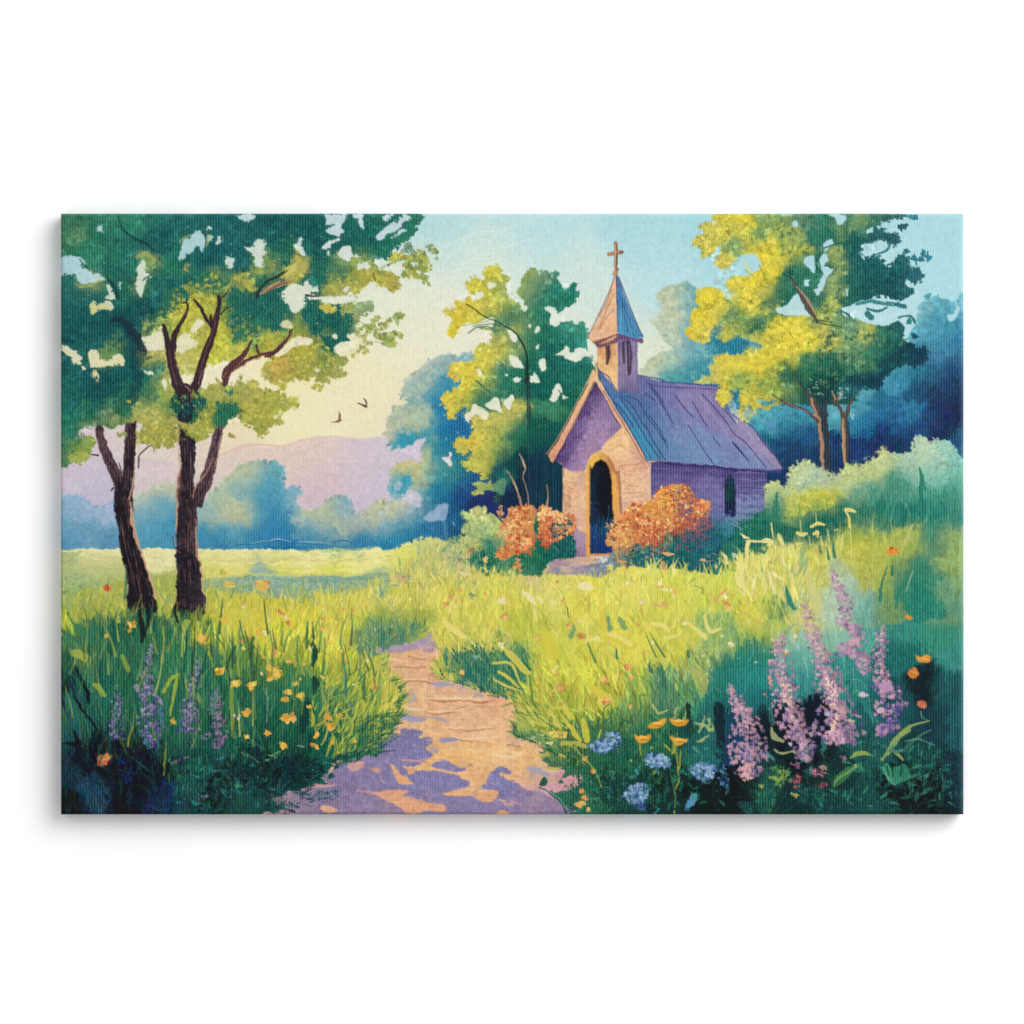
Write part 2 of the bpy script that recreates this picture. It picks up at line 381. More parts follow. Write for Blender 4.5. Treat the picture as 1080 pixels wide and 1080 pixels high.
fill('M 50,680 40,600 70,540 90,480 150,460 200,440 190,380 150,400 165,300 205,255 290,210 320,160 400,110 500,95 560,110 620,85 700,120 1000,300 1080,600 N 1080,560 900,660 600,640 500,600 420,580 330,570 220,600 100,640 0,655 0,430 40,340 100,330 60,240 70,180 110,60 200,40 280,60 300,20 M 260,700 200,730 160,770 110,740 90,770', CB, 1.0, soft=2, leaves=(220, 2.2, 1.4))
dabs('M 60,620 90,480 180,450 330,450 350,600 200,650', 170, 2.6, 'a9b8a0 b0bd98 9db39c 8fb0a8 b9bd92', asp=.6, a=.35)
dabs('M 170,400 200,260 320,160 500,100 560,120 400,260 300,400', 170, 2.8, 'b3b8aa 9db39c a6b9ac 86b0b4 b9bda4', asp=.6, a=.35)
dabs('M 350,900 400,800 650,860 640,1060 300,1060 N 300,330 480,400 300,560 200,400', 160, 2.8, CB, asp=.6, a=.5, amt=.09)
fill('M 130,650 160,660 180,655 250,680 300,660 290,710 250,735 200,725 160,745 135,720 150,690', '3f98bf', .8)
fill('M 215,960 235,980 230,1010 200,1035 190,1060 150,1080 100,1060 75,1030 95,1010 130,1000 160,960 190,945', '4a9fc2', .8)
fill('M 90,1010 120,995 160,1000 150,1040 110,1060', 'a3b4cc', 1, a=.8)
fill('M 260,690 320,685 310,720 280,790 270,850 200,840 100,850 90,770 150,765 200,730 250,740', 'c7b9cc', .8)
fill('M 440,825 490,810 500,775 520,800 500,830 515,870 500,888 470,860', 'd5ccd0', .5)
fill('N 310,440 340,410 390,380 410,345 460,335 490,350 480,420 450,460 400,465 350,460', '93aad0', .8, a=.9)
fill('N 200,250 220,235 270,270 300,320 290,370 200,330 150,300', 'c9becf', 1, a=.7)
lines('N 460,470,25 470,570,22|N 500,380,6 500,410,4|N 370,510,5 380,560,6|N 300,560,4 330,570,6', '5a92c0', .55)
lines('N 520,470,6 530,490,8|M 548,640,7 556,650,7|M 470,680,4 475,690,6', 'a9c8dc', .8)
# ---- green and yellow tree beside the chapel -------------------------------
CT = Field('''O 350,150,c3bd3a 400,150,bdbb42 300,180,c0ba3c 220,250,bfba3e 280,260,b9b844 430,200,9fae50 350,220,bdb84c 380,300,b0b448 420,280,86a65c 400,260,9aab50 160,360,c9b93a 130,370,cdb838 220,380,c6bc3c 300,380,b9b64c
O 120,450,cdbb36 100,540,cfbe30 80,410,c2b94a 180,450,c6bb3c 250,420,c0ba44 350,360,b9b54a 400,400,a3ac50 440,360,9aac54 480,350,b0ae50 490,400,58945c 450,450,3f8468 380,480,3f866a 420,430,6f9c58 370,420,b3b04c
O 600,160,93ab60 560,200,8fa763 620,200,7fa263 550,280,8aa75f 600,260,6f9c62 680,200,6a9f6c 700,260,3a8070 650,290,3f8468 750,180,4f9470 760,280,2f7f70 740,340,2f7c68 700,340,3a866a 620,340,4a8f68 580,360,6f9c5c 850,260,2f8470 870,300,2a7a68 800,370,2f8068
O 640,400,2f7a62 680,420,2f7a62 600,420,4a8c5f 560,460,5c9458 590,500,4a8f5c 520,500,a6a858 640,560,2a7560 700,500,2c7a66 720,560,2f7c66 800,500,2f8070 860,510,4f9a86 930,500,3f9480 880,560,2f7f6c 930,600,3a8f7c 820,590,2c7868 870,640,2f7a6c 760,640,2a6f60 940,580,449a86
O 380,560,adae52 430,540,93a85a 480,600,8fa65c 400,610,a9ae50 350,590,a3ae5c 500,640,7fa05c 540,600,5a9560 600,640,2f7a60 650,660,2a6c5c 700,700,24605c 720,660,245a58 600,560,3a8460
O 330,680,c6bd40 280,640,b3b64c 250,700,c3bb44 180,740,cfbe38 120,760,cdbc40 90,810,c3b450 160,820,cbbd38 220,800,c9be3a 300,740,c9c03c 400,660,bdb94a 430,700,93a85c 350,800,b0b44c 300,840,a3ae50 400,780,3f8468 450,800,2f7a66 420,840,2f7c68
O 700,760,27685f 800,760,276a64 900,740,2a7068 960,720,2f7a6c 900,800,2a6c60 800,860,22645a 700,840,226358 620,850,1f5f58 850,900,246857 600,760,2a7260 500,860,2f7862 560,920,246858 650,920,1f6056 780,930,236457 880,860,2a7262
M 520,180,cdb844 600,200,cfbe3a 560,340,c9bc3c 480,400,cdb83c 520,440,c9bb40 640,300,c9bf3c 650,400,bcb848 600,460,9fac4c 700,330,86a350 720,120,c6c03c 760,240,b9ba4c 800,300,6f9c58 850,240,3a8060 900,150,86a456 800,130,b5b64c
M 700,400,4a8c58 750,400,37805c 700,440,3f8658 820,370,3f8560 950,330,2f7a62 950,220,2a705c 1040,330,2a7060 1000,450,b5b25a 950,500,b0b058 880,540,b5b458 850,600,adb058 920,600,93a858 700,560,b9b454 700,620,bdb84c 640,700,d0b840
M 560,700,cfb540 600,780,c3bc48 560,760,bdb550 700,700,cdbd44 780,680,b0b34c 740,760,b9b84c 650,860,b5b84a 700,900,bcb848 780,840,9fac50 860,780,86a552 900,730,6a9a55 850,680,a0ac50 1000,620,2f7858 1050,560,2f7a5c 950,700,37805a 900,800,1f5a58
M 1000,700,236250 1060,700,1f5c50 1000,800,173f48 950,880,1a4550 1060,900,16343c 850,900,1f5060 Q 50,50,2c7666 200,100,277060 350,100,2a6f64 80,200,236658 60,450,3f8c60 130,480,43905f 250,300,256a58 30,560,1f5a4c 200,520,2a6c52 30,700,1f5848
Q 60,650,205c4c 20,850,1a3850 100,900,1a3850 R 20,50,1a3a50 120,100,1c4058 150,300,1c3f58 20,300,203a60 50,400,244a68 N 940,60,1a3c48 1060,60,16353c 1060,200,182f44 980,250,1a2c4a 900,150,2c7468''', r=7.5, warp=2.2, tex=.03)
fill('''O 290,160 330,125 380,118 410,150 412,180 440,185 462,200 450,225 435,240 440,290 460,330 500,345 530,380 550,410 575,385 540,330 510,290 530,250 535,200 560,175 575,150 610,135 640,150 650,175 680,150 715,165 722,195 735,180 740,160 765,160 772,185 760,205 780,240 800,270 800,300 840,240 860,230 885,250 880,280 892,285 870,340 830,380 810,395 790,410 765,412
760,380 740,385 700,380 690,390 720,420 715,470 740,510 780,480 850,475 880,490 910,475 930,470 940,510 955,560 950,610 935,640 880,645 870,680 820,680 750,680 800,700 870,725 930,700 960,690 975,720 990,740 1000,760 Q 560,-60 560,100 300,600 180,830 230,1080 R 190,420 100,400 0,400 N 1080,370 900,370 830,320 840,250 960,260 870,150 750,165 720,150 M 760,960 740,970 710,930 660,930 610,890 595,850 640,820 650,790 660,770 630,745 625,790 590,800 550,770 530,710 560,680 620,680 650,655 670,630 650,580
620,540 600,510 620,480 610,450 545,500 545,540 490,545 465,510 480,470 440,430 435,395 470,370 510,360 520,330 545,330 575,290 570,260 540,270 490,250 485,215 500,180 520,150 600,150 650,145 680,120 680,60 720,40 O 250,640 280,620 340,610 345,570 350,540 300,510 240,500 180,490 130,530 95,570 70,545 85,500 100,470 80,440 55,430 55,405 90,400 120,400 125,370 120,345 150,340 180,350 210,325 230,350 260,340 280,325 300,330 290,290 260,270 240,295 195,280 190,240 215,200 250,195 290,210 310,190''', CT, .8, 2, leaves=(420, 1.8, 1.0))

def leafy(spec, n, size, amt=.12, lo=-.5, a=.55, asp=.6, tint=None):
    """clumps of foliage a little lighter or darker than the pigment under them"""
    poly = pts(spec)[:, :2]
    for x, y in pick(poly, n):
        i, j = int(np.clip((y - PY0) * RS, 0, H - 1)), int(np.clip((x - PX0) * RS, 0, W - 1))
        c = img[i, j] * (1 + rng.uniform(lo, 1) * amt * 2) + rng.normal(0, .015, 3)
        if tint is not None and rng.random() < .4:
            c = c * .6 + rgb(tint) * .4
        s = size * rng.uniform(.5, 1.4)
        dab(x, y, s, s * asp, rng.uniform(0, 3.14), np.clip(c, .03, .95), a)
def arcs(spec, n, size, k=.74, a=.55, w=.8):
    """thin curved marks where one clump of paint laps over the next"""
    poly = pts(spec)[:, :2]
    for x, y in pick(poly, n):
        i, j = int(np.clip((y - PY0) * RS, 0, H - 1)), int(np.clip((x - PX0) * RS, 0, W - 1))
        c = np.clip(img[i, j] * k * rng.uniform(.85, 1.1), 0, 1); s = size * rng.uniform(.5, 1.4); t0 = rng.uniform(0, 6.28)
        t = t0 + np.linspace(0, rng.uniform(1.2, 3.2), 6); q = np.c_[x + s * np.cos(t), y + s * .8 * np.sin(t), w * np.array([.5, .9, 1, 1, .8, .4])]
        stroke(q, c, a)
        if rng.random() < .5:
            q[:, :2] += [-.7, -.8]; stroke(q, np.clip(img[i, j] * 1.16, 0, 1), a * .7)
def hole(spec, col=None, rough=.8, a=.95, rim=None):
    for s in spec.split('|'):
        fill(s, col or SKY, rough, 2, a)
        if rim is not None:                     # leaves reaching in over the gap
            q = smooth(pts(s)[:, :2], 3)
            for i in rng.integers(0, len(q), 4 + len(q) // 3):
                x, y = q[i] + rng.normal(0, .6, 2); s_ = rng.uniform(.7, 1.9)
                dab(x, y, s_, s_ * .6, rng.uniform(0, 3), jit(rim(np.array(x), np.array(y)), .07), .9)
GAP = 'cfdbd0'
leafy('O 80,380 250,200 420,150 560,420 700,180 860,260 800,380 900,560 950,600 980,740 900,960 100,900 100,740 350,600', 420, 2.6, .2, a=.4)
leafy('O 80,380 250,200 420,150 560,420 700,180 860,260 800,380 900,560 950,600 980,740 900,960 100,900 100,740 350,600', 600, 1.7, .1)
leafy('M 460,450 700,200 1000,450 1060,700 640,900 560,720', 330, 1.6, .1)
lines('M 450,420,9 500,390,12 560,350,9|M 480,500,10 540,470,9|M 500,180,10 560,150,12|O 210,230,9 240,210,12|O 300,150,14 370,130,14|O 150,360,12 210,340,8|M 560,700,14 620,690,10|M 600,860,10 650,830,16|M 700,600,8 780,560,12 850,540,9|M 650,720,10 720,690,14|M 950,450,10 1040,460,12', 'd6cf48', .45, rough=1)
arcs('O 80,380 250,200 420,150 560,420 700,180 860,260 800,380 900,560 950,600 980,740 900,960 100,900 100,740 350,600', 260, 3.2)
arcs('M 500,420 700,200 1000,450 1060,700 640,900 560,720', 160, 3)
hole('O 315,240 340,232 375,240 380,255 350,262 325,258|O 450,530 480,528 505,560 515,590 495,600 470,580|O 455,690 490,695 530,725 552,765 520,768 470,740|O 645,720 665,703 685,710 688,760 672,788 650,780|O 615,520 640,500 655,510 645,530 620,548|O 570,488 590,485 598,505 585,515|O 620,630 650,615 648,640 625,650|O 255,770 275,780 288,812 268,812')
hole('O 590,812 610,815 622,785 630,815 650,855 620,862 590,850|O 488,835 510,826 545,832 520,855 495,860|O 435,815 450,812 452,826 438,828|O 750,678 800,655 808,632 832,632 835,670 870,665 872,645 940,640 945,680 880,728 860,710 800,690 760,682|O 690,380 730,375 760,420 790,440 775,500 745,515 720,490 722,430 700,405 680,388')
hole('O 245,490 340,445 360,460 350,510 300,510 250,512 215,540 200,520 180,510 230,500|O 145,510 200,480 240,485 235,498 190,505 150,530 120,550', rough=.3)
hole('M 745,455 790,410 830,392 850,415 865,460 868,500 840,490 790,485|M 895,425 925,382 955,385 945,430 920,488 900,460|M 610,510 650,490 660,440 700,450 745,490 770,510 750,560 720,530 680,510 650,540 625,580 610,545|Q 82,330 100,260 140,200 175,220 188,280 165,285 160,330 120,372 90,350|Q 182,295 215,310 240,322 200,340 180,325|Q 0,20 25,25 40,60 20,90 0,92', SKY)
hole('M 688,195 710,192 728,225 715,240 695,225|M 893,240 915,238 915,255 897,256', a=.8)
lines('M 850,400,3 866,470,3|M 740,460,2 790,485,4 840,495,3|Q 150,255,4 180,300,8 165,330,4', '3f6f58', .9)
hole('M 690,510 740,500 760,540 740,560 700,540|O 315,240 350,238 365,250 330,256', 'd8d6a4', a=.5)
# limbs of that tree
line('O 185,365,1 240,395,3 300,440,4 370,470,4 430,500,6 470,522,7 510,560,9 545,620,11 570,690,13 573,760,18 572,850,26', '26382f', .95, rough=.3)
lines('O 250,845,1 300,890,4 340,920,2|O 200,545,2 245,515,6 310,505,6 350,518,4|O 225,505,2 330,490,5 400,505,4|M 680,275,1 740,330,4 780,345,2|M 935,340,4 965,400,2|O 470,905,3 495,960,3', '2f5f4c', .75, rough=.4)
lines('O 200,545,2 245,515,5 300,510,4|O 165,500,2 235,485,4 330,470,3', '5f8f58', .6)
lines('S 830,0,1 831,0,1|M 750,330,2 860,360,5 1000,330,3|M 640,640,3 720,600,4 900,640,3|M 820,700,3 870,740,4 935,750,4|M 700,470,3 800,500,4 880,520,3', '6a9f58', .5)
lines('Z 556,402,3 557,440,4.5 561,500,5.5 566,548,7|Z 548,470,2 551,510,3 553,548,4|Z 574,440,2 575,500,3 578,548,4', '2a3a40', .7, rough=.5)
lines('Z 554.5,440,1.2 558,500,1.6 562.5,545,1.8', '8a7a6c', .6, rough=.4)
# undergrowth: thin pale stems and dim trunks left of the chapel
fill('Q -120,560 0,520 160,540 240,480 200,600 60,780 60,830 120,890 185,900 190,1080 R 190,430 -20,420 -120,300', Field('Q -60,600,205c50 60,600,205c54 60,750,1c4a50 20,900,1a3a50 150,1000,1b3c54 R -60,100,1b3450 100,250,1c4058 60,380,1c3c5c 150,150,1b4055', r=12), 1, a=.9)
for x in (548, 552, 557, 562, 566, 570, 574, 578, 582, 587, 590):
    blade(x, 548, rng.uniform(45, 75), .0, rng.normal(0, .08), rng.uniform(1.4, 3.4), rgb(['16263a', '1c3038', '122030'][int(x) % 3]), .7)
lines('Q -160,380,30 -100,360,40 30,380,20|Q 0,500,20 80,480,30 150,440,16|Q -60,570,14 40,570,24 100,620,12', '3f8a60', .35, rough=2)
lines('M 895,915,6 935,955,11 960,1010,13 985,1080,14 N 1000,350,18', 'a98a72', .95, rough=.4)
lines('M 995,790,6 1020,860,16 1035,900,12 1020,960,5 1045,1060,7 N 1055,350,8', 'b09a84', .95, rough=.4)
lines('M 955,990,4 980,1060,5|M 1020,850,5 1035,890,5', 'd8aa88', .9)
lines('R 50,170,5 62,270,9 45,370,24', 'c4a06a', .9)
fill('N 650,200 690,185 760,190 790,165 800,200 840,180 880,150 905,190 890,260 860,280 830,260 780,240 740,250 750,275 700,280 670,285 650,265 680,235 700,240 690,215', Field('N 680,200,aeb45c 740,220,8fa860 780,190,b0b458 860,170,5f9a68 860,260,4f8f6c 680,265,a9b058 820,230,6a9c68', r=7), .7)
leafy('N 650,200 780,170 900,160 880,280 670,285', 40, 1.3, .1)
# ---- chapel ----------------------------------------------------------------
# trees behind the roof
CR = Field('''C 700,570,b9c4ac 740,440,b5bf9c 780,430,a9ba9c 830,420,7fb0a4 870,450,74a9b0 760,520,b3bd98 820,520,9fb8a4 870,520,6fa6b4 720,600,b5c0a8 780,600,b6c2a8 840,600,84b0b4 900,600,4f96b0 860,660,6fa4b4 800,660,a9bfac
C 650,790,b6c2a0 700,760,b9c19c 760,730,a9bda0 800,720,8fb4ac 840,720,6fa6b4 900,710,7fb0bc 920,700,6fa4b8 980,680,3484a8 1000,640,3f88a8 1040,660,2f7ca4 900,780,4a94b0 960,760,3f8aac 700,810,a0bda8 760,790,7fb0a8 840,800,4f98ac 780,830,4a98a8 900,840,3a86a4
D 0,620,3a80a8 50,640,4a8cac 100,680,5f9cb0 0,560,3f88a8 100,580,3f8068''', r=9, warp=3, tex=.03)
fill('C 625,790 655,770 700,730 760,705 790,700 770,670 735,650 720,610 690,590 682,570 715,560 728,540 745,520 735,490 720,470 725,440 750,420 800,415 830,400 860,405 890,435 905,460 1100,560 D 200,560 200,760 0,900 -100,1000 C 900,940 740,900 630,850', CR, 1.2, soft=2)
dabs('C 700,570 750,420 830,410 830,600 800,700 700,750 650,800 730,620', 110, 2.6, 'b9bf94 a3b79c c3c8a4 8fb0a0', a=.35)
lines('C 770,440,6 800,520,8 830,590,6|C 840,440,8 870,500,8|C 660,780,8 720,740,10', 'c3c28c', .4, rough=1)
dabs('C 860,700 1000,650 960,820 860,830', 40, 3, '4f98b4 3a88a8 6aa8bc 8fbcc0', a=.4)
# deep blue wood on the right
CW = Field('''D 770,520,8fbfcc 800,500,70adc8 860,480,62a4c4 920,500,5fa2c4 960,500,6aa8c8 860,560,4f98bc 780,600,60a4c4 920,600,4790b8 980,560,4a94bc 840,640,4a90b8 980,650,3a7cac 900,700,4580b0 980,720,3f6c9c 700,770,4a90b4 800,740,40709c
D 650,850,4a90bc 550,870,5a9cb8 700,830,3f88b4 760,800,35789c 850,800,33648c 900,850,2a4470 980,850,26385f 780,870,2a4f78 600,900,2f6890 450,890,5f9cb0 960,780,2c4c78 850,880,2a4068
H 150,60,3f90b4 100,110,56a0c0 60,120,3f90b8 130,130,4f9cbc 200,100,3f88ac 230,150,2f5f90 160,220,28507c 250,230,24446c 180,280,243e6c 120,180,2c6490 200,340,22386a 250,50,3f8cb0 300,180,2a5488 330,250,223a66
H 400,90,4a94b4 420,60,5f9fb4 400,200,24406e 430,260,22386a 500,100,3a84b0 500,50,4f98b8 550,100,2f70a4 520,200,263c74 600,60,2f6ca0 620,150,24366a 660,130,2c5890 700,60,34689c 700,200,263c6a 640,220,22305e
H 750,50,3a78a8 800,120,2c4a80 850,60,2a4478 900,120,26365f 950,60,232e54 900,30,26325c 970,180,2c5078 850,170,26305c 980,30,233058 980,240,33608a
S 760,450,4f98bc 850,400,5fa8c0 950,330,5aa4c0 1040,400,4a94b4 900,480,4a98bc 1000,500,2f6890 860,560,2c6c94 950,600,244a78 1050,620,24386c 960,680,24406c 900,640,2a4a74 1000,800,22346a 970,860,22346c 620,240,2f78a8 650,280,3a80b0 700,400,8fb4b0''', r=8, warp=3, tex=.04)
fill('S 560,160 800,150 1000,200 D 300,860 430,830 500,800 620,740 740,690 730,640 740,600 775,580 760,530 780,505 820,480 860,465 900,475 930,500 935,545 905,560 930,568 950,540 945,480 990,465 1000,700 H 990,400 900,420 400,420 200,460 100,460 S 850,900 700,600 560,320', CW, 1.3)
dabs('D 760,520 990,470 985,800 700,850', 130, 3.2, CW, a=.45, amt=.1)
dabs('H 0,30 985,30 960,220 600,230 500,290 200,280 100,400', 260, 4, CW, a=.45, amt=.13)
hole('D 905,545 940,540 945,500 955,520 940,560 915,568')
dabs('D 800,460 835,455 835,475 800,480', 3, 2.5, '4f9cb4', a=.8)
# roof
RF = Field('''S -90,30,6a6fae 20,140,6f6ba6 100,170,7d70a8 200,200,8a78b0 350,200,9a80b4 450,210,9476ae 500,230,8a6ea8 60,260,6a72ae 150,300,8078b2 300,280,9c86ba 420,330,a083b8 520,350,937aae 0,300,4f6aae 80,400,6878b2 200,420,7a80b8 330,400,8f86be 480,450,967fb8 600,450,9a84b8
S 0,400,4a74b4 60,500,5a80ba 130,480,7088be 250,520,7f92c4 380,540,8092c8 500,570,8390c4 580,600,8a8ac0 650,500,a88ab8 700,450,a896bc 780,560,a98cb8 850,640,a88bb8 930,740,a082b0 0,560,3a90c8 40,620,4494c8 100,650,5c84bc 200,650,6f8cc2 350,670,7a92c8 500,690,7d92c8 650,660,8286bc 700,720,8090c4 800,740,8a94c4 880,750,8f86b8
Q 500,80,5a5aa4 560,150,5c6cb4 620,240,4f6cb0 680,290,4a70b4 640,320,4a7cc0 700,400,4480c0 750,330,5070b0 760,480,3f8ec8 820,500,5478b8 820,620,3a94cc 850,400,6070b0 880,700,3a98cc 950,800,3f94c8 950,600,5c78b4 1000,700,5f7cb8 900,250,7470a8 1050,500,6c80bc 900,150,7468a0''', r=7, warp=1.2, tex=.02)
fill('Q 495,70 850,130 S 0,118 80,140 200,158 360,168 450,178 515,182 520,240 560,310 600,370 700,430 780,500 860,600 940,700 975,768 940,780 860,775 700,762 500,745 300,728 150,712 0,712 Q 930,880 840,740 640,400 550,230', RF, .25, 0)
fill('Q 495,70 850,130 S 0,118 200,158 515,182 600,370 780,500 S 940,740 940,780 500,745 0,712 Q 930,880 640,400', '6478aa', .8, 1, a=.28, soft=3)
lines('Q 850,130,9 1000,150,10 1080,172,9 S 120,150,8 250,160,9 400,170,10 515,180,10', '54509a', .9, rough=.3)
lines('S 0,150,3 100,182,5 250,190,5 400,196,6 500,205,4', '4a4284', .8, rough=.3)
lines('Q 500,70,7 560,100,7 600,140,8 640,200,7 665,262,7', '4a4a94', .8, rough=.3)
SEAM = '3c3a74'
lines('''S 35,185,4 80,250,6 130,330,5 195,440,3|S 0,230,2 60,280,2|S 215,250,2 280,340,3 340,400,2|S 300,450,3 350,530,6 410,630,4 490,740,3|S 335,290,2 380,370,3 435,460,2|S 405,240,4 470,310,4 530,380,5 590,460,4 640,530,4|S 640,530,3 700,570,3 780,660,3 855,755,3
S 615,575,4 640,600,12 690,660,9 735,712,5|S 20,380,2 80,460,4 130,550,6 160,625,3|S 0,450,2 40,540,4 90,630,4 140,705,3|S 480,540,2 530,610,2|S 700,430,4 760,470,5 830,570,5 900,660,4|S 540,310,3 590,380,5 640,440,4|Q 690,300,3 800,400,4 870,520,6 920,600,3|Q 640,360,4 720,440,4 800,560,5 880,700,4 960,850,3|Q 740,310,5 840,340,4 900,440,4 980,560,4|Q 950,200,4 1010,280,5 1080,380,4|Q 690,320,3 760,420,4 850,560,4 920,680,5 1040,860,3|Q 980,550,4 1040,650,5 1080,700,3'''.replace('\n', '|'), SEAM, .9, rough=.12)
lines('S 60,250,5 150,420,7 230,600,5|S 230,320,5 330,500,8 430,680,6|S 450,350,5 560,500,8 680,680,6|S 140,300,4 240,480,5|Q 560,200,6 660,330,8 780,520,9 900,720,8|S 650,560,6 760,640,8 880,750,6|S 760,520,4 860,640,6 930,740,5', '9aa6d4', .28, rough=.8)
lines('S 620,400,8 680,450,14 760,560,14 860,660,12 930,750,10|S 350,210,8 440,330,10 540,450,10', 'b394bc', .35, rough=.8)
lines('Q 660,330,8 750,460,12 860,660,18 940,820,24', '3aa0d2', .45, rough=.6)
line('S 515,185,6 530,250,6 560,310,5', '6a5a94', .8, rough=.3)
lines('S 560,320,5 620,380,5 700,440,4|S 740,450,4 800,520,4 880,620,5 975,765,3', '6f5f98', .7, rough=.12)
dabs('S 570,250 610,270 690,420 640,440', 22, 2.6, 'a9bfb4 7fa4b8 bcc4a0 8fa8c0', ang=1.0, asp=.5, a=.7)
fill('S 860,775 940,770 975,768 950,792 900,785', '4f3f7c', .4)
# nave wall in its lilac shade
WALL = Field('''S 60,760,463a72 200,750,4f3f7c 400,770,4c3a7a 600,790,4a3a78 800,810,4f4080 120,800,5f4d86 300,800,5f4d88 500,820,5c4c88 700,830,5a4a86 850,850,574a84 70,860,6b5c94 200,850,7864a0 400,860,7f6ca8 500,900,7a6ca8 700,860,6c5c98 800,870,66598f
V 60,200,6a5c98 450,200,7d6fac 520,300,7f75b0 480,380,7a78b0 700,230,6c629c 700,280,7d7cb4 780,260,7f76b0 700,340,7f8cba 800,330,7a86b8 700,400,7c8ebc 830,400,7f8cb8 560,430,6f78ac 480,450,4f7498 600,480,4a80a4 660,450,6a88b0 750,440,3f7484 820,440,4a7a84
V 500,520,2a6478 600,550,2f7484 560,620,2a5a78 700,520,3a8078 750,500,2f7468 800,520,2f7064 850,520,2c7060 850,600,2a6a5c 780,580,2a6c60 700,600,2a6474 480,620,235468 400,660,22506a 300,680,22566a 200,680,1f5a60 100,700,1f5c5c 50,740,1f6458 250,750,1f5858 350,740,1f4f64 480,740,2a5c78 600,700,2a5c70 850,680,2f6c60 930,500,2c7a64''', r=8, warp=1.6, tex=.035)
fill('S 40,725 150,712 500,745 860,778 865,900 860,1080 V 1000,450 1080,540 1080,660 880,680 700,760 480,840 350,800 60,800 0,760 0,600 40,400 35,60', WALL, .3, 0)
fill('S 40,725 500,745 860,778 865,900 V 860,420 560,440 300,420 60,400', '66689c', 1, 0, a=.25, soft=3)
for i, y in enumerate(range(60, 460, 27)):
    y1 = y + 34 * (1 - i / 22)
    line(f'V 40,{y},5 300,{y+13},6 560,{y+22},5', ['57488a', '8d7ab4'][i % 2], .45, rough=.6)
    line(f'V 640,{y+26},5 740,{y+31},7 860,{y1},5', ['57488a', '96a0c8'][i % 2], .5, rough=.6)
dabs('V 50,80 540,120 540,420 300,400 60,250', 90, 2.4, WALL, ang=.08, asp=.3, amt=.09, a=.5)
dabs('V 650,220 850,230 850,430 650,430', 90, 2.4, '96a0c8 6a62a0 7f8cbc 7a70aa 8c98c4', ang=0, asp=.22, a=.5)
lines('V 660,222,4 760,226,9 855,232,4|V 650,265,3 760,268,4 855,272,3', '3f3672', .7, rough=.5)
lines('S 40,725,10 150,722,14 300,738,12 500,755,14 700,775,12 860,790,10', '352a5e', .75, rough=.8)
lines('S 40,735,10 38,900,8 38,1000,6', '5f5490', .8, rough=.4)
line('S 860,785,5 862,880,4', '4f4480', .8)
# side window
fill('V 600,128 622,160 638,240 640,320 640,425 610,428 585,425 565,405 562,300 562,230 578,165', Field('V 590,160,2a3c50 600,250,1b3440 620,350,161e34 590,400,2a3458 610,410,1a1f3c 580,300,234a54', r=5), .5)
lines('V 550,400,4 550,280,8 555,200,8 580,140,7 600,112,6|V 645,420,3 645,260,5 632,170,5', '63548f', .8, rough=.3)
lines('V 553,390,3 554,230,4|V 650,400,3 648,300,3', 'a08fc4', .5)
lines('V 590,200,4 590,400,5|V 615,200,3 618,400,3', '2f5560', .6, grain=.5)
dabs('V 570,380 640,380 640,435 560,435', 16, 1.2, '6a6aa0 2a2f54 4a5080', a=.7)
# gable front
LIT = Field('''Q 700,620,dcb07c 640,700,dfb47c 560,770,e0b47c 740,700,e3b880 700,800,e3ba84 800,830,dfa888 850,900,d89c80 700,900,e0a880 800,960,dda47e 920,950,d6a088 720,1000,e0a47e 900,1040,dcab88 250,1000,dcb482 300,990,d8ac84 340,1040,cfa088 220,1060,dcae7e
R 220,60,d9b482 300,100,d6b085 350,150,cfa28a 250,260,d69c7a 240,320,d8a580 320,300,dcb488 280,400,dcae88 350,450,d8a88c 340,530,dcae8c 300,500,c98f88 750,100,dfb088 850,150,dfb088 900,250,e0b48c 780,250,dfaf88 740,350,d8a48c 900,320,dda888 850,400,d69a78 940,60,d8a890 720,420,c89a90''', r=6, warp=1.5, tex=.03)
fill('Q 485,190 930,880 960,890 R 955,60 960,320 960,500 700,500 640,780 290,810 185,800 190,400 195,30 Q 190,920 130,870', LIT, .3, 0)
SHD = Field('''Q 480,230,513a70 450,300,6a4c84 520,320,8066a0 400,420,5c4480 500,420,9474b0 600,450,8f70aa 660,560,9472ac 560,560,a07cb4 450,550,a07cb4 350,560,7c60a0 380,680,a07cb4 300,650,6a5090 480,700,a57eb4 560,680,a87cb0 250,760,6c5292 350,800,9c78b2 430,800,a97eae 200,830,6a4f90 280,880,9474b0 380,900,a880b4 240,940,9470ac 330,950,ac84b2 150,860,523c74''', r=6, warp=1.2, tex=.03)
fill('Q 485,185 560,300 640,440 710,570 670,620 620,660 560,720 520,790 470,810 430,830 400,890 380,975 250,965 190,940 185,905 110,870 200,700 300,500 400,330', SHD, .6, 0)
lines('Q 480,195,14 400,330,20 330,470,22 260,600,24 190,740,26 130,860,20', '3a2a58', .8, rough=.8)
lines('Q 490,200,10 540,290,12 600,400,10 660,520,8 700,580,5', '3f2c5c', .75, rough=.6)
lines('Q 420,360,16 350,490,20 270,650,18 220,760,20', '5f4484', .45, rough=1.2)
dabs('Q 440,380 620,480 680,570 480,790 250,850 330,600', 110, 1.6, 'a583b8 8f6fa8 b08abc 7f63a0 9878ac', asp=.35, ang=.1, a=.4)
dabs('Q 680,620 800,820 930,900 950,1060 700,1060 640,850 540,790', 90, 1.5, 'e6bf8c d69c7c dfb07c e9c498 d09a84', asp=.35, ang=.05, a=.5)
dabs('R 700,60 950,40 955,320 740,420', 60, 1.6, 'e6bf94 d6a080 dfb088 e0a884', asp=.3, ang=0, a=.5)
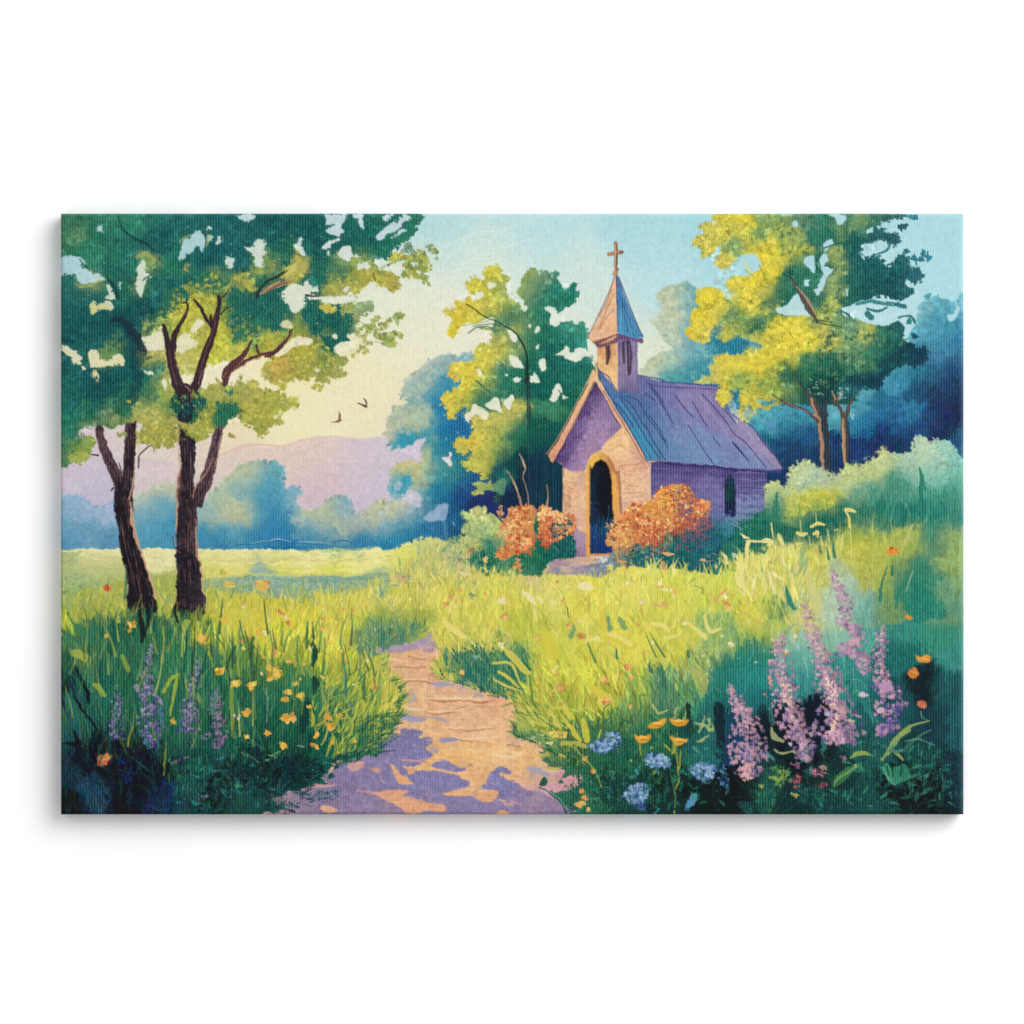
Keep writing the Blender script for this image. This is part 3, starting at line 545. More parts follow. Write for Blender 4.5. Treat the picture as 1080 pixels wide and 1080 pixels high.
dabs('R 200,60 370,70 370,540 290,500 200,400', 60, 1.5, 'e2bc8c cf9c84 d8ac84 d08a68', asp=.3, ang=0, a=.5)
lines('Q 610,780,4 650,765,7 690,735,5 730,760,6|Q 800,760,3 840,800,4|Q 680,920,4 750,905,6 820,910,4 900,880,5|Q 720,985,5 780,1000,5|Q 820,860,4 880,870,6 920,930,6|R 210,140,3 250,150,5 300,150,3|R 720,140,3 800,185,5 860,190,2|R 200,260,4 250,270,6 260,290,3|R 205,330,5 250,320,5 240,360,3|R 700,240,3 850,240,3 930,250,2|R 240,200,3 290,210,3', 'b07a5c', .6, rough=.5)
lines('Q 620,700,4 700,660,6 740,700,3|Q 660,860,5 760,850,6|R 220,90,5 340,90,6|R 740,60,5 900,60,6|R 740,300,5 900,290,6', 'efce9c', .5, rough=.6)
fill('R 290,540 330,570 370,580 395,600 395,800 280,800 270,680 280,600', Field('R 300,600,a983ac 360,620,ae88b0 340,720,a07aa0 300,760,8f6f9c', r=6), .6)
lines('R 190,20,8 192,200,5 190,420,5', 'e0b480', .9); line('Q 190,890,4 190,930,5', '6a4f84', .8)
lines('Q 955,890,6 957,1080,7|R 955,0,6 958,300,6', 'c8a8b0', .7)
# door arch and step
fill('R 395,780 390,400 385,150 392,0 Q 395,960 415,880 450,830 500,800 540,800 590,830 630,880 660,950 680,1040 R 690,120 700,400 720,480 700,560 640,640 640,795 440,800', Field('R 410,700,dc9c48 405,400,d89c54 400,100,dfa054 Q 420,900,d9a83c 470,840,dfae44 520,815,deac48 600,860,d89850 650,950,d48a48 620,900,b8805c R 660,100,e0a050 650,300,e2a24c 640,450,dc9a58', r=6), .3, 0)
lines('R 685,60,16 690,250,18 700,420,22', 'a0705f', .75, rough=.6)
lines('Q 580,850,6 620,910,10 660,1000,10 R 665,60,8 672,200,6', 'a06a4c', .75, rough=.4)
lines('Q 430,960,5 450,890,6 500,850,6|R 400,20,5 400,300,6 410,600,6', 'efc068', .7); lines('R 425,60,5 428,400,5 435,780,6', 'c08850', .7)
fill('R 430,770 428,400 430,100 435,0 Q 445,950 475,890 525,862 570,890 600,960 615,1040 R 618,120 625,400 640,500 640,780', Field('R 530,50,15171c 560,250,14161c 540,380,15171c 470,60,1a2636 450,200,1c2c44 460,420,1f3350 450,600,26407c 520,600,24406f 540,700,1f2f78 620,740,243a84 460,740,203468 600,550,1f3a5c 600,300,151a24', r=6), .2, 0)
lines('R 545,440,4 540,520,6 530,600,4|R 590,440,5 570,520,8 565,620,6|R 590,350,2 592,430,3|R 480,520,3 470,640,4|R 510,540,3 515,560,3', '3a78a8', .8, rough=.4)
dabs('R 440,480 630,480 630,770 450,770', 80, 1.1, '2a4888 1f3068 34609c 1a2450', ang=1.5, asp=.4, a=.6)
dabs('R 440,100 500,100 490,450 440,450', 40, 1.0, '24384c 1b2838', ang=1.5, asp=.4, a=.6)
lines('R 395,795,12 440,792,16 540,785,18 640,772,14', 'd98a5c', .9, rough=.5)
fill('R 85,850 150,810 390,800 480,810 520,830 420,885 300,880 190,890 70,890', Field('R 130,840,b08ba4 250,830,c4a48c 400,830,d0a888 200,870,a989a0 330,870,c0a090', r=6), .6)
fill('R 10,935 40,895 190,885 380,880 500,860 560,880 560,960 500,980 380,960 250,950 120,960', Field('R 60,910,c8b07c 180,910,cdb47c 130,945,7f7ca0 330,910,a088b0 430,900,9a80ac 500,920,7f8ca0 450,960,7f9c8c 250,920,b09ca0', r=6), .8)
dabs('R 20,900 560,860 600,960 10,960', 60, 1.6, 'c9b078 8f82a8 6f9090 d4bc7c a08fb0', ang=0, asp=.35, a=.6)
dabs('R 440,830 560,790 660,810 640,920 520,960 430,930', 60, 1.8, '7f94a4 9a88b4 5f8f8c 6f7fa8 a9b4a4 b08a9c', a=.7)
# barge boards
fill('Q 455,70 480,100 485,180 470,190 400,330 300,540 200,730 130,850 100,895 70,870 60,825 150,690 250,500 350,300 420,160', Field('Q 460,110,dcae78 400,250,e0b07c 300,450,dea880 200,650,dc9c80 120,780,dc9878 90,850,cc906c', r=8), .3, 0)
lines('Q 410,200,4 330,340,5 240,520,6 140,700,6 60,800,5 50,825,4', '3a2838', .85, rough=.12)
lines('Q 450,90,5 340,310,6 230,520,7 130,700,7 45,815,6', 'dcae80', .8)
lines('Q 465,180,4 390,340,5 290,540,6 190,740,6 125,860,5', '4a2c40', .6, rough=.12)
fill('Q 480,80 510,170 560,260 640,400 720,520 800,650 880,780 925,880 890,885 830,800 760,680 690,560 620,440 540,290 480,175 470,120', Field('Q 490,130,dcae80 560,290,dba880 680,480,dca480 780,640,dcae80 880,840,d8a07c', r=8), .3, 0)
lines('Q 545,260,3 640,420,5 720,550,5 800,690,5 870,820,5 930,890,4', '7a4f50', .7, rough=.12)
lines('Q 495,100,4 530,190,5 620,340,5 700,470,5 800,640,4 880,780,4 930,880,4', '453a70', .8, rough=.12)
lines('Q 470,0,12 485,80,18 490,150,14', 'dfb07a', .9, rough=.12)
lines('Q 925,882,8 960,872,10 1010,885,10 1080,880,8 S 30,722,6', '7a4a74', .85, rough=.12); lines('Q 940,880,5 1000,875,5|S 10,712,4 60,715,4', 'd8a8a4', .7)
# steeple
fill('U 85,722 250,660 250,760 120,760 110,745', '8a6068', .3, 0)
fill('U 115,740 115,880 150,920 200,980 240,1035 242,1030 245,670', Field('U 130,800,dc9c64 200,760,d8a070 220,850,e2ac70 170,900,e2b078 225,980,e6b478 150,760,cf9068', r=7), .2, 0)
fill('U 240,670 370,700 368,920 372,1030 350,1045 300,1035 245,1035', Field('U 270,720,7a6898 340,740,8a74a8 260,850,86749c 350,880,9480ac 280,980,8f7fa8 350,990,8474a0 310,1020,6a5a90', r=7), .2, 0)
lines('U 180,740,24 185,800,24 178,860,14', '4a3c48', .9, rough=.12); lines('U 205,745,7 205,800,7 198,860,6', 'c08a5c', .9); lines('U 170,780,4 172,850,4', '7a5a54', .8)
lines('U 278,725,14 280,800,14 282,860,6|U 310,725,26 318,800,30 318,900,22 316,930,10', '3f3248', .85, rough=.12)
lines('U 296,730,7 298,830,9 302,890,5|U 318,740,3 322,880,4', '8f7aa4', .7); lines('U 270,700,5 268,900,5|U 345,720,5 348,1000,6', 'a594bc', .5)
lines('U 362,710,4 366,900,5 368,1030,5', '6a5a94', .7); lines('U 240,700,4 240,850,5 243,1030,5', 'efc490', .8)
dabs('U 250,900 365,900 365,1030 250,1030', 50, 1, 'a08fb4 74649a 8f7fa8 5f5088', ang=1.4, asp=.4, a=.5)
lines('U 125,905,4 180,935,7 210,985,6 240,1030,6', '5c5498', .85)
fill('U 105,715 140,735 235,690 245,670 375,700 405,705 400,730 370,722 330,712 260,705 235,720 160,748 115,750', Field('U 130,735,7a5468 200,715,84587c 260,690,6a4a7c 350,710,74508a', r=6), .5)
fill('U 228,285 215,330 190,410 155,500 120,580 85,640 55,685 80,725 150,700 245,668 242,480 235,330', Field('U 225,350,e2b080 200,450,dfae80 150,560,dda884 100,660,dca884 180,620,dfae84 210,540,e2b288 220,630,dca678', r=7), .25, 0)
fill('U 230,295 245,300 270,370 300,460 340,560 380,640 412,690 370,700 320,690 245,668 240,500 236,380', Field('U 242,330,5f74a8 250,450,4f86c0 280,500,4a78b4 300,560,5088c4 260,600,4f98d0 320,640,5094cc 370,670,4f88c0 340,600,587cb4', r=7), .25, 0)
lines('U 225,300,3 200,380,6 160,470,6 120,560,7 60,680,5', '8f5f58', .8, rough=.12)
lines('U 215,420,3 180,500,4 150,580,4 120,640,3|U 225,510,4 180,560,5 130,640,3|U 205,390,4 165,490,5 130,560,4', 'a5705c', .7, rough=.12)
lines('U 190,540,4 215,530,7 222,535,4', '8fa0b8', .7)
lines('U 236,320,3 240,480,5 246,660,4|U 250,310,4 285,400,6 330,520,6 370,620,6 405,690,5', '3f4a84', .8, rough=.12)
lines('U 248,400,3 275,480,4 320,600,4 345,680,3|U 245,450,3 290,560,4 310,660,3', '34508f', .7, rough=.12)
lines('U 258,460,5 265,560,8 262,640,8|U 290,540,5 320,620,7 350,670,5', '68acdc', .5)
lines('U 70,700,5 150,690,6 245,660,5', 'e8bc94', .7); lines('U 85,722,5 150,705,6 240,675,5', '9a6454', .7)
lines('U 231,98,21 234,150,20 232,240,19', '9a6a50', .95, rough=.12); lines('U 188,168,19 235,160,20 272,155,19', '9a6a50', .95, rough=.12)
lines('U 226,102,7 229,160,7 226,240,7|U 190,165,6 260,153,5', 'd8a884', .8); lines('U 240,170,4 240,235,4', '5f4440', .7)
dab(*pts('U 234,102')[0], 1.9, 1.6, 0, rgb('b08264')); dab(*pts('U 268,155')[0], 2, 2, 0, rgb('8f6458')); dab(*pts('U 190,168')[0], 1.7, 1.6, 0, rgb('b88c70'))
dab(*pts('U 236,262')[0], 2.2, 2.4, 0, rgb('7a5a58')); dab(*pts('U 228,272')[0], 1.8, 3, 0, rgb('c89878')); dab(*pts('U 222,292')[0], 2, 1.6, 0, rgb('c08c6c')); lines('U 235,245,10 238,275,14 238,300,12', 'a5785f', .8)
# ---- orange azaleas and other bushes ---------------------------------------
BL = Field('N 600,480,a9bd70 700,420,b9bf74 720,500,9fb978 800,460,aebc70 820,540,a4b86c 650,560,a0b574 900,600,86a86c 560,620,b9bc6c 700,640,b0b465 780,640,3a8a68 850,700,2f7c60 720,720,2c7c60 650,760,2f7f64 760,780,2a705c 870,760,4f9a5c 950,760,2a7860 1000,700,2a7458 1060,720,2f7c58 900,820,9fb054 1040,820,3a8458 600,690,8fa868 R 50,700,1f6a58 60,820,1f6458 200,700,235c60 240,760,1f5c60 150,650,20505c 20,900,2a6c58', r=7, warp=2.5, tex=.05)
fill('N 565,410 590,385 620,395 670,370 710,362 740,380 745,410 780,400 830,430 870,470 900,480 1000,420 1080,400 R 150,520 280,600 290,790 150,805 80,860 20,930 0,960 N 1080,860 900,850 700,830 560,740 470,720 520,640 560,600 610,570 580,530 600,480', BL, 1.6)
leafy('N 570,410 700,370 860,460 900,600 700,640 600,560', 130, 1.7, .14)
dabs('N 620,660 900,640 1080,720 1000,850 700,800', 130, 1.8, '2f7c5c 1f5f58 3f9060 236c60 5fa060', a=.7)
dabs('R 20,650 280,600 280,790 80,850', 90, 1.6, '1f5c5c 2a7460 1f4a5c 3f8c68', a=.7)
fill('N 920,370 1050,350 1100,380 1100,660 960,690 850,720 820,695 900,640 880,600 830,550 870,480', Field('N 960,420,d89058 1040,400,d88c50 1000,500,e09c50 900,500,d8a468 920,620,dc9050 1040,600,cf6c44 860,700,c8683f 1060,500,dc9450', r=7), 2, a=.9)
fill('R 0,370 80,375 150,425 290,440 280,560 200,620 60,690 0,690', Field('R 60,420,e0a058 30,520,d88450 60,640,cf6444 120,460,d89058 150,540,2a6468 200,480,b08068 260,520,c08860 200,600,c07c54 100,600,cf6c48', r=6), 2, a=.9)
ORA = 'd8844a e09a54 e6ae68 cf6c40 dc9058 c85f3c e8b474 d97f4c'
dabs('N 920,370 1050,350 1080,380 1080,660 960,690 900,660 930,540 860,540 880,480 920,470', 330, 1.8, ORA, asp=.75, amt=.08)
dabs('R -20,360 80,370 180,420 290,430 300,560 260,600 60,680 -30,680', 230, 1.8, ORA, asp=.75, amt=.08)
dabs('N 820,700 900,640 960,620 1000,690 880,725', 60, 1.8, 'd07048 c8643c dc8850', amt=.07)
dabs('N 940,790 985,710 1005,730 1000,820', 22, 1.6, 'd88848 e09c50'); dabs('N 565,735 650,650 668,665 600,740', 34, 1.5, 'd07c44 dc8c4c c86c40')
dabs('N 835,380 870,350 880,420 840,450', 20, 1.5, 'dca868 cf9460'); dabs('N 820,540 930,500 900,600 840,560', 24, 1.5, 'dca468 a9b868 e0b070')
dabs('R 0,450 110,440 120,640 0,660', 60, 1.6, 'cf6440 d4744c c05a3c', a=.8); dabs('R 0,370 120,380 200,440 40,470', 50, 1.5, 'e8b470 e6a860 eec080', a=.9)
dabs('R 70,560 130,470 200,500 240,460 290,480 250,560 160,640 100,620', 50, 1.5, '1f5060 24606a 6a8c90', a=.9); dabs('R 130,560 280,520 280,620 140,610', 14, 1.9, 'dc8c58 cf7850')
lines('N 930,640,5 935,700,4|N 700,670,3 715,740,4|N 750,720,6 745,800,5', 'b9b884', .8); dab(*pts('N 752,735')[0], 2.6, 3.4, .3, rgb('d6b070'))
# right azalea
AZ = Field('G 520,600,dc9850 560,560,d88850 560,620,dc9c54 600,500,d8884c 640,560,d07048 680,500,d89048 700,620,c4603f 640,620,d07a50 740,420,e09c48 800,400,d88c48 780,480,dc9448 840,420,b86c50 860,480,8a6080 800,540,c86c4c 860,540,a86058 920,470,d0804c 900,540,8a5c78 760,570,b8584c 700,560,c8683f 620,680,2a6868 700,700,1f6060 800,640,2a6c70 900,640,2a5c74 560,680,c89458 800,700,1f5c60 900,700,2a6074 960,640,2a5c78 1040,700,2c6c68 R 620,820,6f8c94 760,820,3f7470 900,820,26646a', r=8, warp=3, tex=.05)
fill('G 490,620 520,560 560,525 600,465 680,455 720,395 800,372 860,392 890,440 945,450 945,520 1000,600 1080,640 1080,760 800,740 700,740 600,730 R 560,880 600,800 640,720 G 500,650', AZ, 1.6)
dabs('G 700,640 900,600 960,560 1080,620 1080,700 960,740 700,740 560,700', 150, 2, '1f6060 1f5068 2a7468 245a70 3f8a78', a=.8)
dabs('G 560,600 700,600 920,560 940,620 880,640 700,680 560,670', 140, 1.8, '1f5c60 2a6c6c 9a5a64 8a4f60 3f7c6c', a=.7)
dabs('G 500,620 520,560 560,520 600,460 680,450 720,390 800,370 860,390 890,440 940,450 945,500 900,520 880,560 860,500 800,560 720,620 660,650 560,660', 640, 1.75, ORA, asp=.75, amt=.09)
dabs('G 700,420 790,380 840,400 790,520 720,540 640,480', 150, 1.7, 'e09c44 e6ac54 d88c40', amt=.06, a=.9)
dabs('G 600,560 740,540 760,600 700,640 620,640', 90, 1.6, 'cf5f40 c4603f d8744c b85444', a=.85)
dabs('G 780,380 860,400 890,470 850,540 790,520', 60, 1.4, '6f5c90 5a5088 8f6078 8a5a70', a=.85); dabs('G 840,380 900,440 890,540 930,560 880,600 850,500', 60, 1.5, 'd07c4c c86c48 b8604c')
dabs('G 870,540 940,480 940,600 880,640 800,620', 60, 1.4, '6a5488 8f5a78 4f5a80 b0605c', a=.8); dabs('G 905,455 945,450 945,485 910,490', 14, 1.6, 'dc8c50')
dabs('G 490,540 560,520 560,600 500,640', 40, 1.5, 'e2a45c dc9450 e6b06c 3a6088', a=.9); dabs('G 510,650 560,600 640,640 590,680', 40, 1.6, 'dc9c58 e0a860 d08850')
dabs('R 700,560 900,560 880,700 700,740 640,680', 60, 1.5, 'e09c50 e6ac5c dc8c4c', a=.8)
lines('R 790,640,4 800,590,7 850,570,6 880,620,5|R 620,480,4 700,520,4', 'eab468', .8)
dabs('R 690,700 900,690 1060,740 1060,900 950,880 760,870 650,800', 120, 1.6, '245f64 3f8078 7fa8a0 1f5458 8a7a90 5f9c84', a=.8)
lines('R 650,700,8 665,760,10 680,830,14 740,850,14', 'cf9c60', .85, rough=.8); lines('R 690,840,14 730,880,16|R 770,850,6 830,880,8 850,900,5', 'dca054', .9, rough=.8)
dabs('V 80,560 170,500 200,620 120,680', 40, 1.6, '6fa068 4f8c68 8fac70', asp=.4, ang=1.4, a=.8)
dabs('V 260,560 460,440 460,640 300,680', 110, 1.5, '235468 2a5c74 5f5888 1f4a60 8a5a70', a=.7)

arcs('G 500,620 560,520 680,450 800,370 890,440 940,500 860,560 720,640 600,660', 150, 2.2, .7)
arcs('N 930,370 1080,360 1080,640 900,660 940,520', 70, 2.2, .7)
arcs('N 570,410 700,370 860,460 900,600 700,640 600,560', 60, 2.6)

dabs('N 440,590 600,560 640,700 600,800 470,760', 110, 1.9, 'b9bf70 a3b46c 8fac6c c4c070 5f9c68 3f8a68', a=.7)
dabs('N 820,660 920,600 980,660 900,740 800,720', 40, 1.8, 'dc8c4c e09c58 d07848', a=.85)

# ---- big tree on the right --------------------------------------------------
RC = Field('''C 1040,120,c3bc3e 950,180,b9b550 900,240,bdb64c 1010,180,c3bd46 1000,320,b9b24a 1060,240,7fa05c 1060,180,b5b54c 930,280,bcb850 1060,400,cfc040 1050,480,a0ac50 900,480,c9be38 960,480,d0be30 920,560,cfc034 980,520,bcb648 870,620,cdb830 920,630,bdb850 1040,560,6f9c60 1020,620,b0b04c 1060,600,8fa850 990,440,c9bc38
C 1000,760,c9bc44 980,800,b9b650 1050,780,c3bc40 1040,850,b9b840 950,830,aeb868
D 20,120,c9c034 20,180,b9b540 100,130,7fa058 80,200,6f9c5c 50,240,b0b048 130,230,c0ba40 180,200,8fa650 230,200,9aa858 180,130,7fa05c 280,130,5f9068 250,240,8fa65a 350,140,3f806a 330,200,3a7c68 450,130,4a8c68 430,180,6f9c58 520,140,6f9a58 560,160,3f7c6c
D 640,120,3a6c70 600,200,2c5c60 680,190,2f5c68 620,130,4a7c60 480,220,2a6460 400,200,2f7060 150,280,c9bf38 80,280,cdc034 200,300,a9b04c 260,290,c0b83c 250,320,4a8c60 140,330,cdc034 50,400,d0c034 140,400,c9bf38 120,450,bcb850 20,480,cdbf38 60,540,c0ba44 150,480,4a8058 180,430,3f7c58 130,520,7f9c50
D 200,400,2f7060 240,360,2f6c58 200,480,26685c 300,320,3a7c60 350,340,2a685c 420,280,8fa45c 440,320,7f9c60 410,400,86a060 430,440,7fa05c 350,480,3a7460 380,500,9fac50 330,400,3a7c68 480,300,2a6060 500,250,26605c 560,340,245a60 600,400,24565c 680,350,245460 680,420,24505c 560,430,26585c 500,400,2c6860 720,330,2f6470 760,350,336878 740,440,2f6470 480,480,2a645c 750,300,346c80 820,290,3a7890
D 20,560,6f9c50 60,600,2f7058 100,580,4a8c60 60,650,b9b850 30,700,8fa858 150,600,cdc038 200,640,d0c034 130,640,bcb640 250,600,c0b83c 280,680,c9be38 300,640,cdc034 200,700,c9bd3a 100,740,cdbe38 30,730,c9b83c 60,800,d0be30 150,760,c9be34 220,760,a9b044 130,820,c3ba38 30,850,c9bd3a 40,900,b9b43c 100,870,86a048
D 350,600,b9b550 380,660,b5b44c 330,580,8fa458 430,600,6f9c60 450,680,86a860 400,640,a9ac54 500,600,5f9868 550,640,b0b054 540,600,a0ac58 600,640,3a7c60 660,600,2f6460 700,620,2c6468 520,700,5f9a60 580,700,3a7c64 640,720,24545c 650,680,2c6458 720,700,1f4454 760,700,1c3c50 800,700,1f405c 780,740,203f58 690,740,1f4450
D 300,740,4a8a50 350,780,2a6454 280,800,3a7850 400,760,2f6c58 480,740,5a9460 440,800,24544c 520,780,4a8a5c 580,770,3f7c5c 560,820,1f4450 600,820,1f3c58 500,840,1f4458 620,780,1f4450 200,820,4a8c58 220,880,4a8c68 280,870,24544c 350,860,1f4840 400,850,1f4440 180,880,8fa850 150,860,7f9c48 450,870,2c6464 350,900,1f4444 480,880,3a7888
S 560,50,c9bd3c 500,110,bdb44c 620,50,c9be40 740,50,cdbe34 800,80,d0b83c 880,40,c9bf3c 570,180,c9bf3c 560,260,c3ba40 680,180,5f9c68 640,140,7fa458 720,130,7fa858 760,230,c0b83c 720,300,c3b93a 720,380,bcb240 740,200,a9b04c 830,150,6f9c58 900,120,7fa050 860,260,b0b048 870,310,bcb840 920,250,8fa050 960,140,3a7450 1000,180,6f9650 1000,240,6f9458 1050,100,1f5050 1050,200,7fa050 980,60,2f6a50 940,180,8fa44c
H 30,20,c0b83c 20,70,c3bb44 120,20,a9ac48 100,0,bcb844 200,0,2f6450 300,10,2a5c58 380,10,24504c 480,0,24504c''', r=7, warp=2.2, tex=.035)
fill('''C 1005,95 985,150 940,140 905,165 920,195 880,215 875,240 912,265 905,305 930,290 960,272 990,240 1008,250 985,290 975,320 1000,347 1030,332 1050,300 1090,300 1090,375 1045,380 1020,410 1030,440 1060,450 1035,470 1040,492 1010,470 985,435 950,430 900,440 885,480 902,510 860,540 870,590 845,620 860,650 900,668 940,660 955,610 1000,570 1005,600 985,640 1010,665 1050,640
D 20,640 110,690 20,700 C 1080,725 1000,720 960,745 975,790 950,800 S 470,30 500,80 480,105 420,118 360,155 440,155 530,165 530,190 510,230 530,300 565,315 600,280 612,240 600,215 650,200 680,235 660,290 692,335 680,405 720,423 768,380 790,325 812,290 850,335 920,302 945,275 1000,275 H 70,5 60,60 30,95 5,80 0,40 40,20 80,30 120,42 160,20 300,20 480,20
D 500,900 540,860 600,870 630,810 690,775 720,755 760,775 810,745 818,695 800,690 780,705 740,670 710,640 718,605 690,570 650,590 620,595 560,590 520,570 460,550 440,530 500,500 520,480 560,480 600,458 650,470 700,485 720,465 750,465 760,440 718,412 740,385 765,410 795,378 768,345 735,340 740,300 690,290 660,332 640,330 600,300 560,300 530,305 525,245 570,235 610,215 645,225 660,240 690,235 695,200 640,185 600,150 660,130 695,105''', RC, .8, 2, leaves=(700, 1.9, 1.1))
leafy('C 1000,100 880,230 1000,340 860,560 880,660 1080,640 D 100,860 60,600 200,100', 320, 2.8, .16, a=.4)
leafy('D 250,110 690,110 560,300 760,340 700,470 480,480 560,590 810,700 700,770 500,860 100,900 200,500', 420, 2.8, .22, a=.4)
leafy('C 1000,100 880,230 1000,340 860,560 880,660 1080,640 D 100,860 60,600 200,100', 520, 1.8, .1, tint='dcc83c')
leafy('D 250,110 690,110 560,300 760,340 700,470 480,480 560,590 810,700 700,770 500,860 100,900 200,500', 700, 1.8, .14)
leafy('S 480,20 900,30 1060,250 860,330 720,420 560,300', 260, 1.7, .1, tint='dcc83c')
leafy('D 600,380 700,460 740,440 680,330 540,320 500,400', 120, 1.5, .18)
dabs('D 180,110 480,110 480,560 330,600 240,480 200,330 150,220', 120, 2.4, '2c6c5c 357a60 26605a 4a8c5c 8fa854', a=.5)
dabs('D 280,640 640,590 760,690 620,760 520,860 300,880', 150, 2.5, '24544c 3a7c58 5f9860 1f4450 86a860 2a6458', a=.5)
dabs('D 40,480 330,480 200,600 60,600', 36, 2.2, '4a8c58 2f7058 9aac48 d4c43c', a=.55)
arcs('C 1000,100 880,230 1000,340 860,560 880,660 1080,640 D 100,860 60,600 200,100', 330, 3.2)
arcs('D 100,110 690,110 560,300 760,340 700,470 480,480 560,590 810,700 700,770 500,860 0,900 0,600', 480, 3.2)
arcs('S 480,20 900,30 1060,250 860,330 720,420 560,300', 120, 3)
hole('D 0,282 20,288 55,278 90,320 80,350 45,365 40,385 20,370 0,375|D 235,135 250,140 255,165 238,170 228,150|D 180,510 210,495 240,460 260,455 300,520 310,555 270,548 230,550 180,545 150,525|D 370,225 400,222 402,245 385,250 370,278 362,255|D 285,300 320,290 330,345 320,372 300,345 280,320|D 345,300 375,280 385,310 365,335 405,345 380,375 370,400 365,430 350,450 340,430 345,400 360,370 345,340|D 280,400 310,395 300,425 285,425|D 318,440 345,430 350,455 330,468|D 385,105 440,110 470,120 450,150 425,155 415,125|D 545,180 580,165 580,190 550,195|D 595,155 618,160 605,180|D 460,440 472,435 465,470 458,465')
hole('D 150,105 230,105 240,112 190,115', a=.7)
hole('D 440,520 480,505 520,490 560,478 600,480 650,478 700,500 720,490 780,470 770,530 770,560 755,600 735,640 715,645 715,605 690,572 650,592 620,575 580,595 540,575 510,560 500,520 460,550')
line('D 510,500,10 560,488,14 620,495,12 720,515,8', '3a8090', .9, rough=.6); line('D 640,490,4 720,508,12', '2f6478', .9)
lines('D 555,520,10 600,530,12 640,515,10|D 555,540,20 570,560,20|D 690,560,5 740,550,8 760,578,12', '2f7078', .9, rough=.5); lines('D 440,530,4 470,545,8 480,560,6', '2f6468', .9)
for s, c in (('D 745,118', '4a8aa4'), ('D 765,122', '3f80a0'), ('D 700,165', '2f5c68'), ('D 720,160', '336470'), ('D 725,270', '3a7088'), ('D 760,300', '3a7890'), ('D 800,280', '3f80a0'), ('D 825,300', '3f86a8'), ('D 740,445', '2f6470'), ('D 762,640', '26506c'), ('D 738,575', '3a8090'), ('D 700,300', '306878'), ('D 820,465', '4f9cb0'), ('D 775,360', '2f6474'), ('D 790,305', '3a7890')):
    x, y = pts(s)[0]; dab(x, y, 3.6, 2.7, rng.uniform(0, 3), rgb(c))
lines('D 795,262,5 803,290,10|D 820,270,5 815,295,10|D 770,330,6 765,300,8 760,280,3|D 590,285,5 640,265,10 655,235,8|D 580,300,8 610,290,10', '3a7890', .95)
lines('D 350,340,6 340,300,6 350,270,4|D 355,260,6 420,235,5', '2a6458', .8)
lines('C 1000,470,2 1040,500,3|C 970,480,2 960,520,3|D 80,330,2 110,390,2|D 90,420,2 125,430,3 115,400,2|D 0,470,1 60,500,2|D 150,580,2 200,610,3 260,690,2|D 300,640,2 320,680,3|D 370,320,3 460,340,4|D 220,600,2 180,640,2|D 60,380,2 20,350,1', '6f8a3c', .7, rough=.4)
lines('C 900,480,8 960,450,12|C 880,600,10 920,560,10|D 20,320,10 60,400,14|D 100,300,12 140,360,14|D 130,620,16 230,600,20|D 180,680,18 280,650,20|D 20,760,16 120,740,20|S 580,40,16 640,30,20|S 740,60,20 840,60,18|S 560,180,14 560,270,10|S 720,250,10 710,350,12|C 1040,400,12 1070,440,10', 'dccb3a', .5, rough=1)
# its limbs and the two trunks
lines('D 215,385,8 240,420,10 280,490,16 310,540,18 340,580,8', '5a4a48', .9, rough=.5); lines('D 245,425,5 285,470,8 320,530,9', 'b98a70', .9, rough=.4)
lines('D 215,330,3 218,380,6|D 190,370,3 225,390,5|D 330,570,5 400,580,3|D 330,580,5 440,600,3', '24483c', .8)
TRK = '4f4a48'
lines('D 230,820,3 280,870,8 H 320,20,30 345,60,40 360,110,42 365,180,40 370,250,36 378,325,40', TRK, .95, rough=.7)
lines('H 370,0,22 365,60,28 372,150,24 380,250,26 385,325,24', '2f3c48', .85, rough=.5)
lines('H 310,0,10 325,50,12 345,100,14 355,180,14 358,250,14 365,320,12', 'bc8e70', .85, rough=.6)
lines('H 180,5,8 220,30,10 270,45,12 310,70,14 340,100,12|S 900,235,5 960,280,8 1010,310,10 1080,325,10', '5a4c50', .9, rough=.4)
lines('H 190,10,3 240,36,4 300,60,4', 'a98a74', .7)
lines('H 410,0,12 440,50,16 452,90,26 458,160,28 460,230,26 462,290,20|H 485,0,12 470,60,16 462,100,14', '5a4f48', .95, rough=.6); lines('H 448,90,8 450,160,12 452,230,12 458,290,10', 'c49a70', .85, rough=.4); lines('H 470,100,8 475,200,10 472,280,8', '26344c', .7)
lines('D 470,830,4 430,860,5 400,900,8|D 525,820,3 490,870,5 480,914,6|D 340,830,3 370,870,5 380,910,8|D 250,830,2 290,880,4', '24444c', .8); lines('D 400,880,5 415,914,9|D 445,880,8 430,914,12', 'b5886c', .9)
dabs('D 280,820 340,830 370,900 300,900', 12, 1.3, '7fb0a8 8fc0b8', a=.8); dabs('D 420,860 470,870 460,910 430,914', 10, 1.4, '7fb8c0', a=.8); dabs('H 480,60 500,60 490,110', 6, 1.4, '8fc0c8', a=.8)
lines('S 590,250,6 620,290,10 660,360,8 700,400,5', '9fb8b8', .7, rough=.8)
